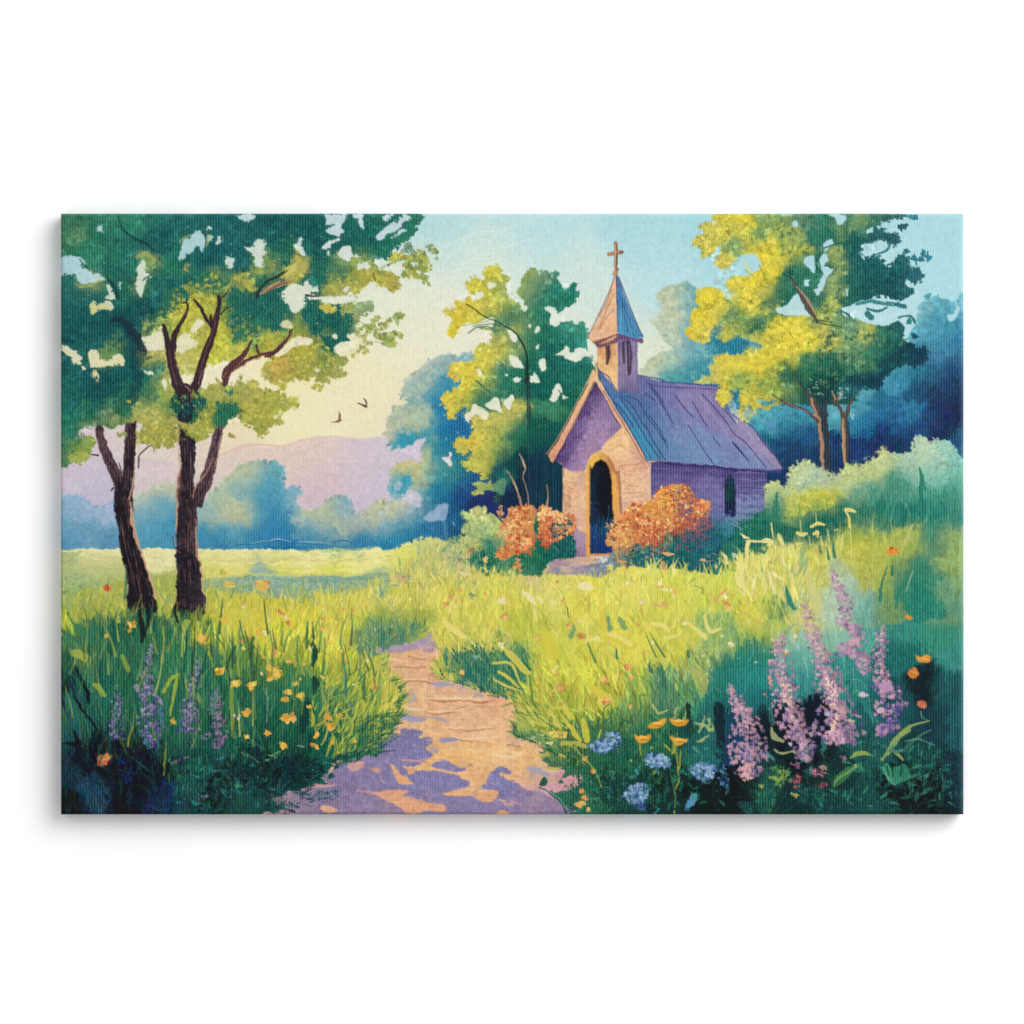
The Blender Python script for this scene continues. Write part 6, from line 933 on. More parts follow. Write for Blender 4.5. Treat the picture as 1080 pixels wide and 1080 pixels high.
dabs('I 110,640 200,700 240,800 120,740', 40, 1.8, '1c3448 24445c 2a4c60', ang=.8, a=.5); dabs('I 470,830 700,800 700,890 480,890', 60, 1.5, '1c3080 203c6c 1c2438 2a4888', a=.6); dabs('I 540,740 600,760 610,890 560,890', 20, 1.4, '2430a0 1c2470', a=.7)
dabs('I 600,680 780,700 700,860 600,850', 70, 1.8, '24584f 2c6c60 1f4c50', ang=-.6, asp=.5, a=.6); dabs('I 880,760 1080,740 1080,880 880,880', 90, 1.9, '23544c 1f4440 2c6458 34746c', asp=.5, a=.6)
dabs('I 1030,830 1080,820 1080,870 1040,860', 12, 1.6, '9a6a78 b07c80', a=.8); dabs('J 0,800 60,820 130,860 40,860', 26, 1.6, '8f6a80 a07c90 7a6080', ang=.3, asp=.4, a=.8)
dabs('J 0,650 250,680 240,740 200,790 0,800', 130, 2, '1a3a3c 1f4c4a 122426 2a645c', asp=.5, ang=.1, a=.6); dabs('J 180,790 320,790 320,830 180,840', 30, 1.8, '2a6464 347474 1f5058', asp=.35, ang=-.2, a=.8); dabs('J 0,850 160,860 120,900 0,900', 40, 1.8, '1f4448 2a5c60 15282c', asp=.4, ang=.2, a=.7)
dabs('J 480,560 550,530 580,560 500,640 430,650', 50, 1.5, '2a645c 2f7464 245458', asp=.4, ang=-.4, a=.8)
lines('I 700,840,5 720,825,16 745,820,10', '8090b0', .8, rough=.6); lines('I 785,662,10 800,656,14 815,655,8', '3f8ac0', .9, rough=.5); lines('I 580,680,5 620,655,10 660,650,8', '8f709c', .8, rough=.8); lines('I 410,650,3 450,680,4 480,710,3', '3f7a7c', .7)
dabs('I 590,650 660,650 660,720 600,740', 30, 2, '171c28 1c2430', a=.5); dabs('I 720,740 840,660 960,700 1080,690 1080,780 860,800 700,900 640,860', 150, 2.6, '14181c 161e22 183034 111518', asp=.5, a=.6); dabs('I 270,680 450,660 520,740 520,900 300,900', 150, 2.8, '14161c 16181f 181c28', a=.6)
dabs('J -60,640 180,640 260,700 200,760 60,800 -60,860', 120, 2.4, '14201f 122426 183034 101618', asp=.5, a=.55)
# lupins, left
spire('I 345,338,12 350,390,40 355,440,60 345,500,50 350,570,60', 130, 1.15, 'a395bc 8f86b8 9a8fb8 8078ac', '5a58a0 4a4c94 3c4080 8f86bc')
spire('I 500,155,22 488,210,40 478,270,50 480,340,60 490,390,80 490,450,90 495,520,90 500,600,50', 330, 1.25, 'a998bc b09fc4 9a88b4 8f7fb0', '6a60a8 7a6cb0 4f4c94 3a3c78 8f80b8')
spire('I 705,222,40 700,260,56 690,300,60 680,350,60 670,410,60 665,470,80 655,540,80', 230, 1.2, 'a998b4 9a8cb4 b09cbc 8a80ac', '6a64a0 57589c 9074a8 444884')
spire('I 782,350,16 782,390,30 778,430,56 790,480,60 790,540,60 790,610,44', 190, 1.15, 'b098b8 a088b0 9a80a8', '8f6f9c a07cac 5f5088 7f6498')
lines('I 440,360,14 432,345,18|I 500,375,8 530,390,10 545,420,8|I 750,370,6 755,395,6', 'a08fb8', .8, rough=.7); dabs('I 710,540 760,540 750,570 720,575', 12, 1.2, '8f709c a07ca8'); dabs('I 850,465 885,468 880,488 855,485', 10, 1.3, 'cfa0a8 d8b0b4'); dabs('I 650,540 680,560 720,620 640,620', 12, 1.0, '7f6490 6a5484', a=.7)
lines('I 540,440,20 535,500,16|I 470,580,14 480,600,20|I 520,560,8 525,640,12', '3a7a9c', .6, rough=1)
# broad loose strokes and petals over the open meadow
for _ in range(230):
    x, y = rng.uniform(300, 850), rng.uniform(612, 700)
    if 395 < x < 470 and y > 665: continue
    i, j = int((y - PY0) * RS), int((x - PX0) * RS); c = img[i, j]
    if c[1] < .55 or c[0] < .5: continue
    c = np.clip(c * .5 + .5 * rgb(rng.choice('e0da78 d4d45c c4cc50 a9bc50 8fb050 e4dc94 b0b448'.split())), 0, 1)
    blade(x, y, rng.uniform(9, 22), rng.normal(-.1, .45), rng.normal(0, .5), rng.uniform(2.2, 4.6), c, .5)
for _ in range(85):
    x, y = rng.uniform(250, 830), rng.uniform(612, 720)
    if 390 < x < 560 and y > 668: continue
    c = rgb(rng.choice('e0a060 e8e0b4 e4d8a0 d88858 e0b448 e6c8a8 d8cc70'.split())); k = rng.uniform(.9, 2.2)
    for _q in range(3): dab(x + rng.normal(0, k * .7), y + rng.normal(0, k * .5), k, k * .6, rng.uniform(0, 3), jit(c, .05), .85)
# grass leaning in over the edges of the path
E1 = pts('J 510,200 525,235 515,250 540,300 580,330 600,370 580,420 590,480 545,520 545,545 500,565 450,590 400,640 330,672')
E2 = pts('J 745,240 740,275 770,300 830,320 900,343 960,363 1080,388 K 60,375 110,405 128,425 115,460 95,490 85,555 150,573 230,588 245,620 225,640 250,675 320,700')
for E, s_ in ((E1, 1), (E2, -1)):
    for _ in range(230):
        i = rng.integers(0, len(E) - 1); q = E[i] + (E[i + 1] - E[i]) * rng.random()
        f = np.clip((q[1] - 690) / 110, 0, 1)
        c = rgb(rng.choice((('c4c450 b0b848 8fa848 d0c860 4f8c58' if rng.random() > f else '2a6450 3a7c50 1f5048 7f9c4c 245c54')).split()))
        blade(q[0] - s_ * 2, q[1] + rng.normal(1, 1.5), rng.uniform(5, 12), s_ * rng.uniform(.3, 1.5), rng.normal(0, .3), rng.uniform(.9, 1.9), jit(c, .06), .8)
for _ in range(170):     # dry strokes dragged across light and shade on the path
    x, y = rng.uniform(350, 590), rng.uniform(765, 855)
    i, j = int((y - PY0) * RS), int((x - PX0) * RS); c = img[i, j]
    if c[0] < .45 or c[1] > c[0]: continue
    L_ = rng.uniform(3, 10); stroke(np.array([[x - L_, y + rng.normal(0, .8), .4], [x, y, rng.uniform(.9, 2)], [x + L_, y + rng.normal(0, .8), .4]]), np.clip(c * rng.choice([.93, 1.07]) + rng.normal(0, .02, 3), 0, 1), .6, grain=.4)
# bolder single blades
for _ in range(150):
    x, y = rng.uniform(72, 405), rng.uniform(665, 790)
    if x > 300 and y > 760 - (x - 300) * .2: continue
    c = rgb(rng.choice('8fac48 a9b84c 5f9c50 2a5c50 1c3c3c 3a8060 2f7058 c0c450 1f4c48'.split()))
    blade(x, y, rng.uniform(18, 42), rng.normal(0, .16), rng.normal(0, .25), rng.uniform(1.6, 3.4), jit(c, .06), .6)
for _ in range(60):
    x, y = rng.uniform(560, 760), rng.uniform(690, 800)
    c = rgb(rng.choice('c9c850 a9b84c d8d468 3a8058 5f9c50 2a6450'.split()))
    blade(x, y, rng.uniform(14, 34), rng.normal(-.4, .3), rng.normal(0, .3), rng.uniform(1.6, 3.2), jit(c, .06), .6)
# meadow flowers
YO = 'd8a83c e0b448 d09838 dcb050'; OR = 'd88850 cf7848 e09c58 c86c44'
bloom('I 412,70,40 400,100,20 300,120,22 815,45,40 770,20,14 720,135,50 960,100,30 800,275,48 850,340,20 930,340,40 915,455,40 912,560,26 1000,545,28 590,495,26 1010,260,30', YO)
bloom('I 1075,400,24 1075,485,24 1075,600,34 J 45,280,70 20,300,50 95,370,38 90,400,34 100,480,60 75,480,24 10,545,26 75,600,40 270,475,44 285,515,50 220,555,34 205,595,24 222,605,28', YO)
bloom('I 280,660,60 310,650,40', OR, 12); line('I 315,690,6 330,640,6', '2a1c1c', .8); bloom('J 60,15,24 75,25,18 100,65,26 250,45,20 250,88,24 480,345,26 120,235,18', OR + ' d4b050'); bloom('J 290,590,24 390,580,20 320,635,14 150,310,14', YO)
bloom('E 305,832,44 290,825,20', 'd8803c cf6c38 e09048'); bloom('E 815,755,40 835,810,50 975,815,60 1000,800,24', 'c9b04c d4bc5c b9b04c cf9c44'); bloom('F 0,815,30', 'd8a05c')
lines('E 810,770,8 830,850,10 825,914,8|E 960,820,6 980,860,8', 'c0b858', .6); dabs('E 260,850 380,820 380,914 260,914', 30, 1.6, 'b9bc48 a3b048 c4c050', ang=1.4, asp=.4, a=.7)
bloom('I 870,330,44 940,330,34 1040,290,50 J 155,380,36 130,330,24 190,430,24 250,300,22 320,470,30 100,230,28 330,190,20 60,200,20', 'c9b444 d4b448 b9b044 d8b850', 9)
lines('J 20,100,7 30,200,10 25,290,7|J 140,120,6 135,230,9|J 260,130,6 255,240,9 250,300,7|J 340,180,6 330,280,8|J 75,60,6 70,160,9|I 880,60,7 885,180,9|I 760,60,8 770,160,10|J 180,60,7 175,160,9', '3a8454', .5, rough=.5)
dabs('J 190,640 480,620 440,660 330,690 290,745 200,770', 90, 2.2, '1f4a4c 245c54 2f7058 1a3a3c 3a8060', asp=.45, ang=-.3, a=.8); dabs('J 60,800 320,795 310,830 160,870 40,890', 60, 2.1, '2a6464 347474 1f5058 24585a', asp=.35, ang=-.15, a=.7)
dabs('J 470,480 600,400 590,480 545,540 500,580 440,600', 70, 1.7, '2f7048 a9b04c 245c50 6f9c4c bcb850', asp=.4, ang=-.5, a=.8)
dabs('J 560,520 700,540 700,700 560,700', 26, 1.6, 'a08cb0 958ab8 b09ab4', asp=.3, ang=0, a=.5)
# ---- foreground, right of the path ------------------------------------------
grass('K 0,130 150,200 330,440 420,540 400,700 250,600 60,380 0,330', 520, 20, 2, MEADOW, lean=-.55, spread=.35, bend=.3, a=.8, amt=.12, up=.4)
grass('K 0,300 130,370 300,470 420,590 280,560 100,400', 190, 17, 1.7, 'c4c044 bcb848 d0c858 9aac40 7f9c44 4f8c44', lean=-.8, spread=.3, a=.85)
grass('J 780,200 960,160 1080,230 1080,370 960,340 800,300', 260, 12, 1.6, '2c7068 3a8068 2a6a60 5f9c58 8fac50 4f8c64', lean=-.2, spread=.4, a=.75)
grass('J 380,90 560,60 700,60 680,120 520,150 400,190', 220, 10, 1.5, '5f9868 4f8c68 6fa068 8fac58 3f8068 7fa858', spread=.35, a=.7)
grass('J 700,80 820,40 1080,100 1080,180 850,180 760,230 760,290 730,240 770,180', 240, 11, 1.6, 'cdc84c bcb84c d4cc60 a9b04c c9bc58', lean=-.2, spread=.45, a=.8)
grass('K 400,300 1000,200 1050,420 900,560 700,500 500,520 350,420', 620, 20, 2, MEADOW, lean=-.15, spread=.3, a=.75, amt=.12, up=.5)
grass('K 300,520 560,480 800,540 900,700 700,880 300,880 400,740 280,620', 620, 14, 1.7, '245c48 2f7050 1c4440 3a8050 4f9048 1a3434 2a6458', lean=-.2, spread=.6, a=.6, local=.3)
lines('K 45,175,12 90,220,30 140,275,22 165,280,6|K 0,240,10 70,240,12 100,290,10 115,325,6|K 180,145,3 200,180,6 220,210,5|K 0,310,6 60,340,12 110,360,6 120,372,4|K 20,275,10 60,300,14 110,345,8', 'c9c04c', .92, rough=.3)
lines('K 260,435,9 300,435,12 335,465,20 345,480,14|K 215,110,10 240,150,40 260,200,50|K 390,490,18 400,530,26 410,580,22|K 465,530,5 460,560,10 455,580,6|K 290,460,6 350,540,20 380,580,14|K 410,335,16 450,360,30 490,400,30 480,450,14|K 470,20,20 480,70,26 500,120,24 560,150,30 600,180,14', 'ccc23c', .85, rough=.5)
lines('K 490,110,8 540,125,16 600,160,16|K 700,70,14 740,75,20 765,95,16|K 750,130,14 800,120,12 820,100,10|K 850,60,10 880,90,16 925,125,18|K 925,30,12 935,80,16 955,105,18 990,90,10|K 400,40,10 410,90,10 405,150,8|K 410,140,10 440,135,12 470,145,8|K 180,10,14 185,50,16|K 230,590,10 260,590,14|J 780,60,16 820,95,24 870,125,16|K 785,85,8 795,40,5', 'dcd070', .85, rough=.5)
lines('K 730,240,5 740,290,14 755,350,10 760,380,4|K 480,500,6 485,440,5 510,410,4|K 680,240,5 690,280,14|K 640,380,6 645,430,6 635,470,4|K 535,180,8 540,220,8|K 850,190,16 852,210,14|K 320,0,6 330,40,5|K 860,360,3 885,430,6', '3a7c58', .8, rough=.4); lines('K 500,40,14 510,90,20|K 550,50,20 570,80,30|K 350,80,14 340,120,20', '5f9c68', .7, rough=1)
fill('K 860,270 900,260 930,300 935,350 925,390 900,370 880,330', 'a9ac58', 1, a=.7)
fill('K 960,270 1000,255 1040,240 L 60,120 100,300 60,420 0,380 K 1000,340 960,330', Field('K 990,290,2f8078 L 40,200,2f8078 60,300,2c8884 30,360,2a7878', r=12), 1.5, a=.5)
lines('K 925,470,8 915,500,12 900,540,10|K 880,500,10 920,510,16 960,530,14|K 940,480,10 945,510,10|K 890,580,8 920,570,10 940,560,8|K 700,430,10 720,460,14 760,450,8|K 790,490,6 800,450,8 808,425,4|K 840,440,5 830,480,8', 'a9b870', .8, rough=1)
lines('K 985,420,30 990,500,36 995,580,30|K 990,580,26 985,640,30|K 850,430,24 855,480,20', '14222a', .8, rough=1); dabs('K 890,600 1000,580 1000,680 900,680', 50, 2.4, '2c6c6c 347878 24606a', asp=.5, a=.6); dabs('K 1020,420 1080,440 1080,620 1030,600', 50, 1.6, '1c2c80 2438a0 203c7c 1c3458', ang=1.4, a=.7)
dabs('K 480,700 560,680 660,760 560,900 420,850', 90, 1.6, '14201f 1c3c38 245c50 182c2c', a=.6); dabs('K 660,760 860,720 1080,820 1080,900 640,900', 150, 1.8, '14181a 1a2c2c 1f4444 121617', a=.6)
dabs('K 300,780 460,640 560,700 420,880 320,880', 110, 1.5, '24604c 347850 1f4c40 4f8c54', a=.7); dabs('K 560,560 680,560 660,660 540,620', 50, 1.6, '3a8454 4f9454 2a6c4c', a=.6)
dabs('K 250,590 420,600 420,740 300,700 220,650', 90, 1.5, '3a7c4c 5f944c 2c6448 a9a850 7f9c4c', asp=.5, a=.75)
lines('K 205,770,10 220,760,28 225,740,10|K 200,780,4 250,810,5 300,850,8 320,895,8', '24584c', .95, rough=.4); dab(*pts('K 295,758')[0], 2.4, 2, 0, rgb('3a7060')); lines('K 225,790,3 290,835,5 320,880,4', '7fa8a0', .8)
lines('K 205,535,10 250,550,12|K 300,590,20 350,590,16 400,605,16|K 205,640,14 240,640,18|K 340,600,6 380,640,6 440,700,5 470,780,4|K 240,705,12 290,700,12|K 290,640,16 310,650,12', 'b9b450', .8, rough=.7); dabs('K 240,535 320,540 320,565 250,565', 26, 1.7, 'd4b850 dcc45c c9ac48'); dabs('K 250,540 150,575 60,575 200,560', 20, 1.5, 'dcc08c d8b880', asp=.3, ang=0, a=.7)
# blue cornflower heads
BF = '7f9ccc 93aed8 6a8ac4 a9bfe0'; BD = '34508c 2f4680 4a68a4'
for s, n in (('K 415,600 440,585 480,570 500,545 550,545 558,580 530,610 490,630 440,625', 90), ('K 660,660 690,635 740,635 775,665 770,690 720,700 670,690', 80), ('K 855,705 890,680 940,670 970,690 960,740 920,760 880,735', 90), ('K 600,780 640,765 680,775 675,820 640,860 600,850 562,820', 90)):
    dabs(s, n // 2, 2.6, BD, a=.8); dabs(s, n // 2, 2.4, '6a8cc4 7f9ccc 5a7ab8', a=.8); dabs(s, n, 1.4, BF + ' 8fb0dc 9ab8e0', amt=.05, a=.8)
dabs('K 960,680 1010,680 1030,740 1020,790 980,760', 50, 1.5, '4a74ac 34588c 6a8cc0 2a4474'); dabs('K 640,840 670,840 660,885 610,870', 26, 1.4, '34508c 4a68a4 2a3c70'); dabs('K 520,590 560,560 560,640 520,640', 24, 1.4, '34507c 2a4470', a=.7)
lines('K 885,815,14 870,840,26 845,875,18', '5a9cd0', .9, rough=.7); lines('K 840,875,10 850,880,12', '2a6070', .9); lines('K 700,900,5 720,880,7|K 620,710,16 630,720,12', '4a9cb4', .8, rough=.6)
for s in ('K 675,510 700,500 740,485 755,490 745,510 710,525 680,525', 'K 765,480 810,490 850,480 845,505 810,515 780,505', 'K 615,550 650,560 688,548 680,580 650,590 625,580', 'K 770,555 810,570 850,572 840,590 800,598 780,580'):
    fill(s, 'd89a30', .5); q = pts(s)[:, :2]; x, y = q.mean(0); dab(x, y - 1, 5, 1.6, 0, rgb('e8b448')); dab(x + 2, y + 1.5, 4, 1, 0, rgb('c4802c'))
lines('K 790,590,14 790,620,16 780,635,5|K 750,600,8 770,620,6|K 640,590,6 645,640,6|K 800,630,5 810,740,7 800,790,5|K 820,620,5 812,700,5', 'a9ac40', .85, rough=.5); lines('K 780,740,6 790,800,8 795,870,8|K 770,700,4 775,760,5', '4f8c48', .8, rough=.5)
bloom('K 380,115,46 295,345,44 585,260,40 600,300,30 480,310,36 490,405,50 600,430,24 275,290,16 45,35,34 330,78,26 385,798,28 400,830,30 380,855,44 415,880,24 435,715,26 400,655,26 1030,0,30 J 1050,35,34 850,270,1', 'd89c58 e0ac5c cf8a4c d8b05c')
bloom('J 862,278,30 1070,370,20', 'd8a84c c99c44'); bloom('K 30,160,24 1040,160,28 810,50,10', 'dcd8b4 e6dcb0 d8d49c'); bloom('K 700,720,22 600,665,16 690,610,16 435,600,1 790,890,14', '8fb058 6fa04c')
dabs('J 1025,160 1040,150 1045,175 1020,180', 6, 1.1, 'e0d8b0'); dabs('J 910,200 935,205 930,225 910,220', 6, 1.1, '7fb0a0')
grass('L 0,560 1000,480 1000,900 0,900', 520, 15, 1.9, '1f4c4c 2a6460 163034 1a3c40 2f7468 122428 245850', spread=.9, a=.5, local=.35)
dabs('L 540,620 980,600 980,880 560,880', 200, 2.4, '1f4a4a 2a6058 14262a 245454 1a3438', asp=.45, a=.55)
grass('I 100,600 1080,640 1000,880 100,900', 300, 15, 1.9, '1c3c44 24504c 16242c 2a6058 1c2c4c 203c60', spread=.6, a=.5, local=.3)
# teal haze of stalks behind the lupins
lines('L 130,440,20 140,500,26|L 40,140,5 55,180,7 40,230,6|L 220,150,4 230,200,5 235,225,4|L 65,260,3 80,315,4|L 790,140,6 800,200,8|L 240,70,10 180,110,8', '5fa89c', .5, rough=.7)
grass('L 0,100 980,60 980,420 600,420 0,400', 330, 26, 2, MEADOW, spread=.1, a=.4, amt=.12, up=.3)
lines('L 800,230,16 800,300,40 790,360,50 810,420,40|L 100,430,30 110,520,50 60,470,30|L 340,420,30 330,520,50 320,620,50|L 590,160,16 590,260,10', '16222c', .32, rough=2.5)
lines('L 480,300,40 500,340,50 490,400,40|L 530,400,24 560,450,16 580,500,6|L 520,290,20 545,340,24|L 360,560,10 370,590,26 365,625,8', '34847c', .85, rough=.8); lines('L 470,310,5 540,330,4 580,500,3|L 490,260,3 500,330,4 520,390,3|L 430,295,4 480,280,5', '5fa8a0', .7)
lines('L 20,20,14 70,60,12 100,75,6|L 45,80,5 70,130,6|L 55,60,8 60,90,6', 'b9b84c', .8); dab(*pts('L 240,122')[0], 2.3, 2.2, 0, rgb('d8cc84')); dab(*pts('L 67,236')[0], 1.6, 1, 0, rgb('c9b470'))
# right-hand lupins
PK = 'c994b4 bc88b0 cf9cb8 b080b0 c48cb4 d4a0b0'; PU = '9a78b0 8a70ac a884b4 7a64a0 b48cb0 c094b4'
spire('K 1035,325,20 1050,380,50 1080,440,70 L 20,450,60 30,520,110 30,600,140 40,660,130 20,740,70', 440, 1.75, PK, PU + ' c898b0 c898b0')
dabs('L 0,660 60,680 60,740 10,760', 40, 1.5, 'd8a090 d0a098 c890a0')
spire('L 185,118,18 165,160,50 175,220,80 180,280,84 190,340,100 200,400,110 220,470,110 240,530,110 270,590,90 285,660,60', 460, 1.85, PK + ' d8b0a8', PU + ' c088b4 b07cb0'); dabs('L 180,330 220,330 230,420 190,420', 26, 1.6, 'dcb498 d8a8a0 e0bca8')
dabs('L 120,290 150,340 120,340', 8, 1.5, 'd89c84'); dabs('L 98,372 118,380 112,395', 5, 1.3, 'd8944c')
spire('L 280,-20,50 300,60,50 320,130,60 350,190,70 370,260,90 390,330,110 410,400,120 430,470,150 430,540,180 450,590,110', 540, 1.9, PK + ' e0b8a8', PU + ' b880b4 c890b8'); dabs('L 370,300 420,330 430,500 400,540 390,420', 60, 1.7, 'e0b8a4 d8a8a8 e4c0b0'); dabs('L 370,540 440,530 420,580 365,570', 26, 1.4, 'd8a0b8 c890b0')
spire('H 402,750,10 415,790,36 435,840,56 L 460,-5,50 455,60,60 500,90,70 500,150,90 480,190,100 530,220,70 545,280,30', 380, 1.75, 'c09ab8 b08cb0 cfa4b8', PU + ' b890b8')
fill('L 470,150 500,132 525,140 500,165 472,165', 'c890b4', .8); fill('L 440,190 470,178 490,190 460,205', 'b880b0', .8)
spire('L 620,70,34 620,120,50 612,180,50 605,240,60 615,300,60 640,340,110 660,400,110 655,460,110 640,520,70 620,550,40', 380, 1.75, PK, '7a68b0 6a5ca4 8f70b4 5a4c94 a078b0')
fill('L 610,335 640,322 665,335 660,360 630,368 610,355', 'b884bc', .8); fill('L 590,445 605,432 628,435 625,455 600,460', 'd09cb8', .6); fill('L 585,530 605,510 615,540 600,548', 'b07cac', .8); fill('L 515,370 535,365 560,378 545,390 525,385', 'c0b0b8', .6); fill('L 495,460 525,470 530,482 505,478', 'b088b0', .6)
dab(*pts('L 382,462')[0], 2.8, 2.6, 0, rgb('a9a4c8')); dabs('L 640,430 700,440 700,560 650,560', 40, 1.4, '3c4484 4a4a90 2f3c74', a=.7)
dabs('L 620,600 600,590 640,600', 3, 1, '5a70a0')
# low leaves and flowers at the foot
lines('L 825,490,5 780,505,10 740,520,14 700,550,18 670,590,22 650,620,20 620,660,8|L 650,615,16 690,640,14 710,662,8|L 740,535,10 700,555,14', '8fa85c', .9, rough=.5); lines('L 790,450,4 795,475,4 820,490,4|L 835,530,4 780,560,5 725,615,4|L 720,610,3 760,570,5 848,598,5|L 720,580,4 790,570,5', '5f9480', .85)
lines('L 480,655,8 510,638,22 545,635,16 580,645,6', '8fac4c', .9, rough=.5); lines('L 400,780,6 430,745,34 470,715,34 510,690,16', '3a8444', .9, rough=.9); lines('L 405,775,6 430,740,10 480,710,8 515,688,12', '7fa450', .8, rough=.5)
fill('L 610,690 640,675 665,700 700,680 735,700 745,745 710,760 670,778 640,750 620,720', Field('L 640,700,3f9c70 700,720,347f60 670,750,3f8c6c', r=8), 1); lines('L 640,690,6 650,730,5|L 665,700,8 668,735,6|L 705,690,6 700,730,8', '1c3c34', .8); lines('L 625,700,5 645,740,6 675,770,5', '6fb88c', .6)
dabs('L 720,620 860,640 850,700 740,690', 50, 2, '245a50 2f6c60 1c4440', asp=.5, a=.8); dabs('L 740,700 880,700 870,800 770,800', 60, 2.2, '2a5f58 1f4848 347068', asp=.5, a=.7); dabs('L 560,640 640,640 620,740 520,740', 50, 2, '2a6a58 347c60 1f5048', asp=.4, a=.7)
dabs('L 120,690 210,690 225,760 160,780', 50, 1.8, '3f8c44 5fa048 2f7448 7fa84c', a=.85); lines('L 130,740,8 170,745,12 190,700,8', '9ab444', .8, rough=1)
dabs('L 220,740 270,725 260,780 230,785', 24, 1.6, 'a8506c c0607c 984860'); dabs('L 300,700 380,680 370,730 320,740', 36, 1.6, 'a86484 c07c98 904c74'); dabs('L 320,770 380,760 370,790', 12, 1.4, '8f4460 a8506c', a=.8); dabs('L 215,680 260,670 255,700', 14, 1.4, '9a5c88 8f507c'); dabs('L 430,640 470,650 450,670', 10, 1.4, 'a06c94', a=.9)
dabs('L 60,770 100,770 95,785', 6, 1.6, '8fa458'); dabs('L 225,810 260,810 250,830', 9, 1.5, 'a9a860 8f9c50'); dabs('L 360,690 385,690 375,710', 6, 1.3, '8f9c5c'); dabs('L 495,685 520,685 510,700', 5, 1.4, '9ab458')
dabs('L 60,800 160,790 140,900 80,900', 60, 1.9, '2a6450 3a7c5c 1f4c44', a=.7); dabs('L 0,840 70,860 60,900 0,900', 30, 2, '1f4c50 2a6468', a=.7); dabs('L 230,760 340,790 320,850 230,840', 60, 2, '2a6058 1f4848 347468', a=.6); dabs('L 320,800 560,820 540,900 280,900', 130, 1.9, '1f4a48 2a6058 173434 347468', asp=.5, ang=.4, a=.6); dabs('L 560,810 740,850 660,890 560,880', 50, 1.8, '1f4a4c 2a605c', asp=.4, ang=.4, a=.6)
fill('L 590,770 640,790 700,790 760,800 830,760 870,780 860,870 720,880 680,840 600,820', '15181a', 3, a=.5, soft=4); dabs('L 890,600 985,560 985,880 890,880', 60, 2, '1c2c3c 24384c 1a2434', ang=1.5, asp=.3, a=.5)
lines('L 135,520,8 150,560,24 190,580,10|L 150,620,6 190,635,10 230,625,8 240,635,4', 'a9b07c', .85, rough=.6); lines('L 120,640,10 140,655,16', '4a9cac', .8, rough=.8)
for sp, n_ in (('L 250,620 560,580 900,600 960,860 300,880', 110), ('K 440,640 1000,600 1040,880 420,890', 90), ('L 440,200 620,260 600,600 470,600', 26), ('I 560,640 1080,660 1040,880 600,890', 70)):
    for x, y in pick(pts(sp)[:, :2], n_):
        c = rgb(rng.choice('2a6c60 347c6c 3a8c74 24584c 2c7068 4a9478 1f5048'.split())); s_ = rng.uniform(2, 5.5)
        th = rng.normal(-.7, .9); dab(x, y, s_, s_ * .36, th, jit(c, .08), .5)
        stroke(np.array([[x - s_ * .8 * math.cos(th), y - s_ * .8 * math.sin(th), .5], [x + s_ * .8 * math.cos(th), y + s_ * .8 * math.sin(th), .4]]), np.clip(c * 1.35, 0, 1), .45)
fill('L 765,205 790,210 815,205 830,215 828,238 800,235 775,232', 'd8903c', .7); fill('L 732,285 750,262 775,270 780,290 755,305', 'cf7c38', .7); fill('L 775,415 800,403 822,420 805,440 785,435', 'cf7050', .8); fill('L 712,40 735,32 762,45 735,52', 'd88a34', .5)
lines('L 780,215,5 820,225,6|L 745,275,4 770,285,5', 'e8ac58', .7); line('L 790,455,4 795,480,4', '6f9c80', .7)
bloom('H 668,665,44 650,675,24 685,660,20', 'dc8c38 d87830 e0a044'); dabs('H 50,700 150,690 130,740 60,750', 20, 1.5, 'e6d884 d4c850', a=.6)

# ---- the print as it left the press: muted inks, cloth showing through ------
def finish(a):
    L = (a @ np.array([.3, .59, .11]))[..., None]
    a = L + (a - L) * SAT
    a = a * GAIN
    gm = np.clip((a[..., 1] - np.maximum(a[..., 0], a[..., 2]) - .08) / .14, 0, 1)[..., None]     # greens print on the cool side
    a = a + gm * np.array([.01, -.035, .045])
    a = a + .05 * np.sin((L - .12) * 2 * np.pi / .95 + np.pi) * (L < 1.0)      # a little more bite between darks and lights
    yy, xx = np.arange(H)[:, None] / RS, np.arange(W)[None, :] / RS
    px, py = 2.85, 2.65
    col = np.floor(xx / px)
    u = .5 + .5 * np.cos(2 * np.pi * (xx / px - .5)); v = .5 + .5 * np.cos(2 * np.pi * (yy / py + .5 * (col % 2) + .1 * xx / px))
    dots = (u ** 1.3) * (v ** 1.5)
    weave = .62 - 1.9 * dots - .18 * u + .07 * N[2][0]
    Lc = L[..., 0]
    amp = .50 * np.exp(-((Lc - .27) / .19) ** 2) + .06
    amp = amp * np.clip((Lc - .075) / .08, .1, 1)
    a = a * (1 + amp * weave)[..., None]
    R_, G_, B_ = a[..., 0:1], a[..., 1:2], a[..., 2:3]
    yel = np.clip((np.minimum(R_, G_) - B_ - .15) / .2, 0, 1) * np.clip((R_ - .45) / .2, 0, 1)
    blu = np.clip((B_ - R_ - .12) / .2, 0, 1) * np.clip((B_ - G_ + .01) / .06, 0, 1)
    pur = np.clip((np.minimum(B_, R_) - G_ - .02) / .1, 0, 1)
    a = a + yel * np.array([.012, -.004, -.012]) + blu * np.array([-.005, .018, -.03]) + pur * np.array([.006, .032, -.022])
    # thin glow painted into the pigment along the right and top folds
    thin = np.maximum(.42 * np.clip(1 - (PW - xx) / 6.0, 0, 1) + 0 * yy, .38 * np.clip(1 - yy / 2.6, 0, 1) + 0 * xx)[..., None]  # thin: strength of the painted glow, not thinned ink
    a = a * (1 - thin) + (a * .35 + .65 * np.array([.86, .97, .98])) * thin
    return np.clip(a, .03, .97), weave
SAT, GAIN = .91, np.array([1.0, 1.0, .99])
picture, weave = finish(img)

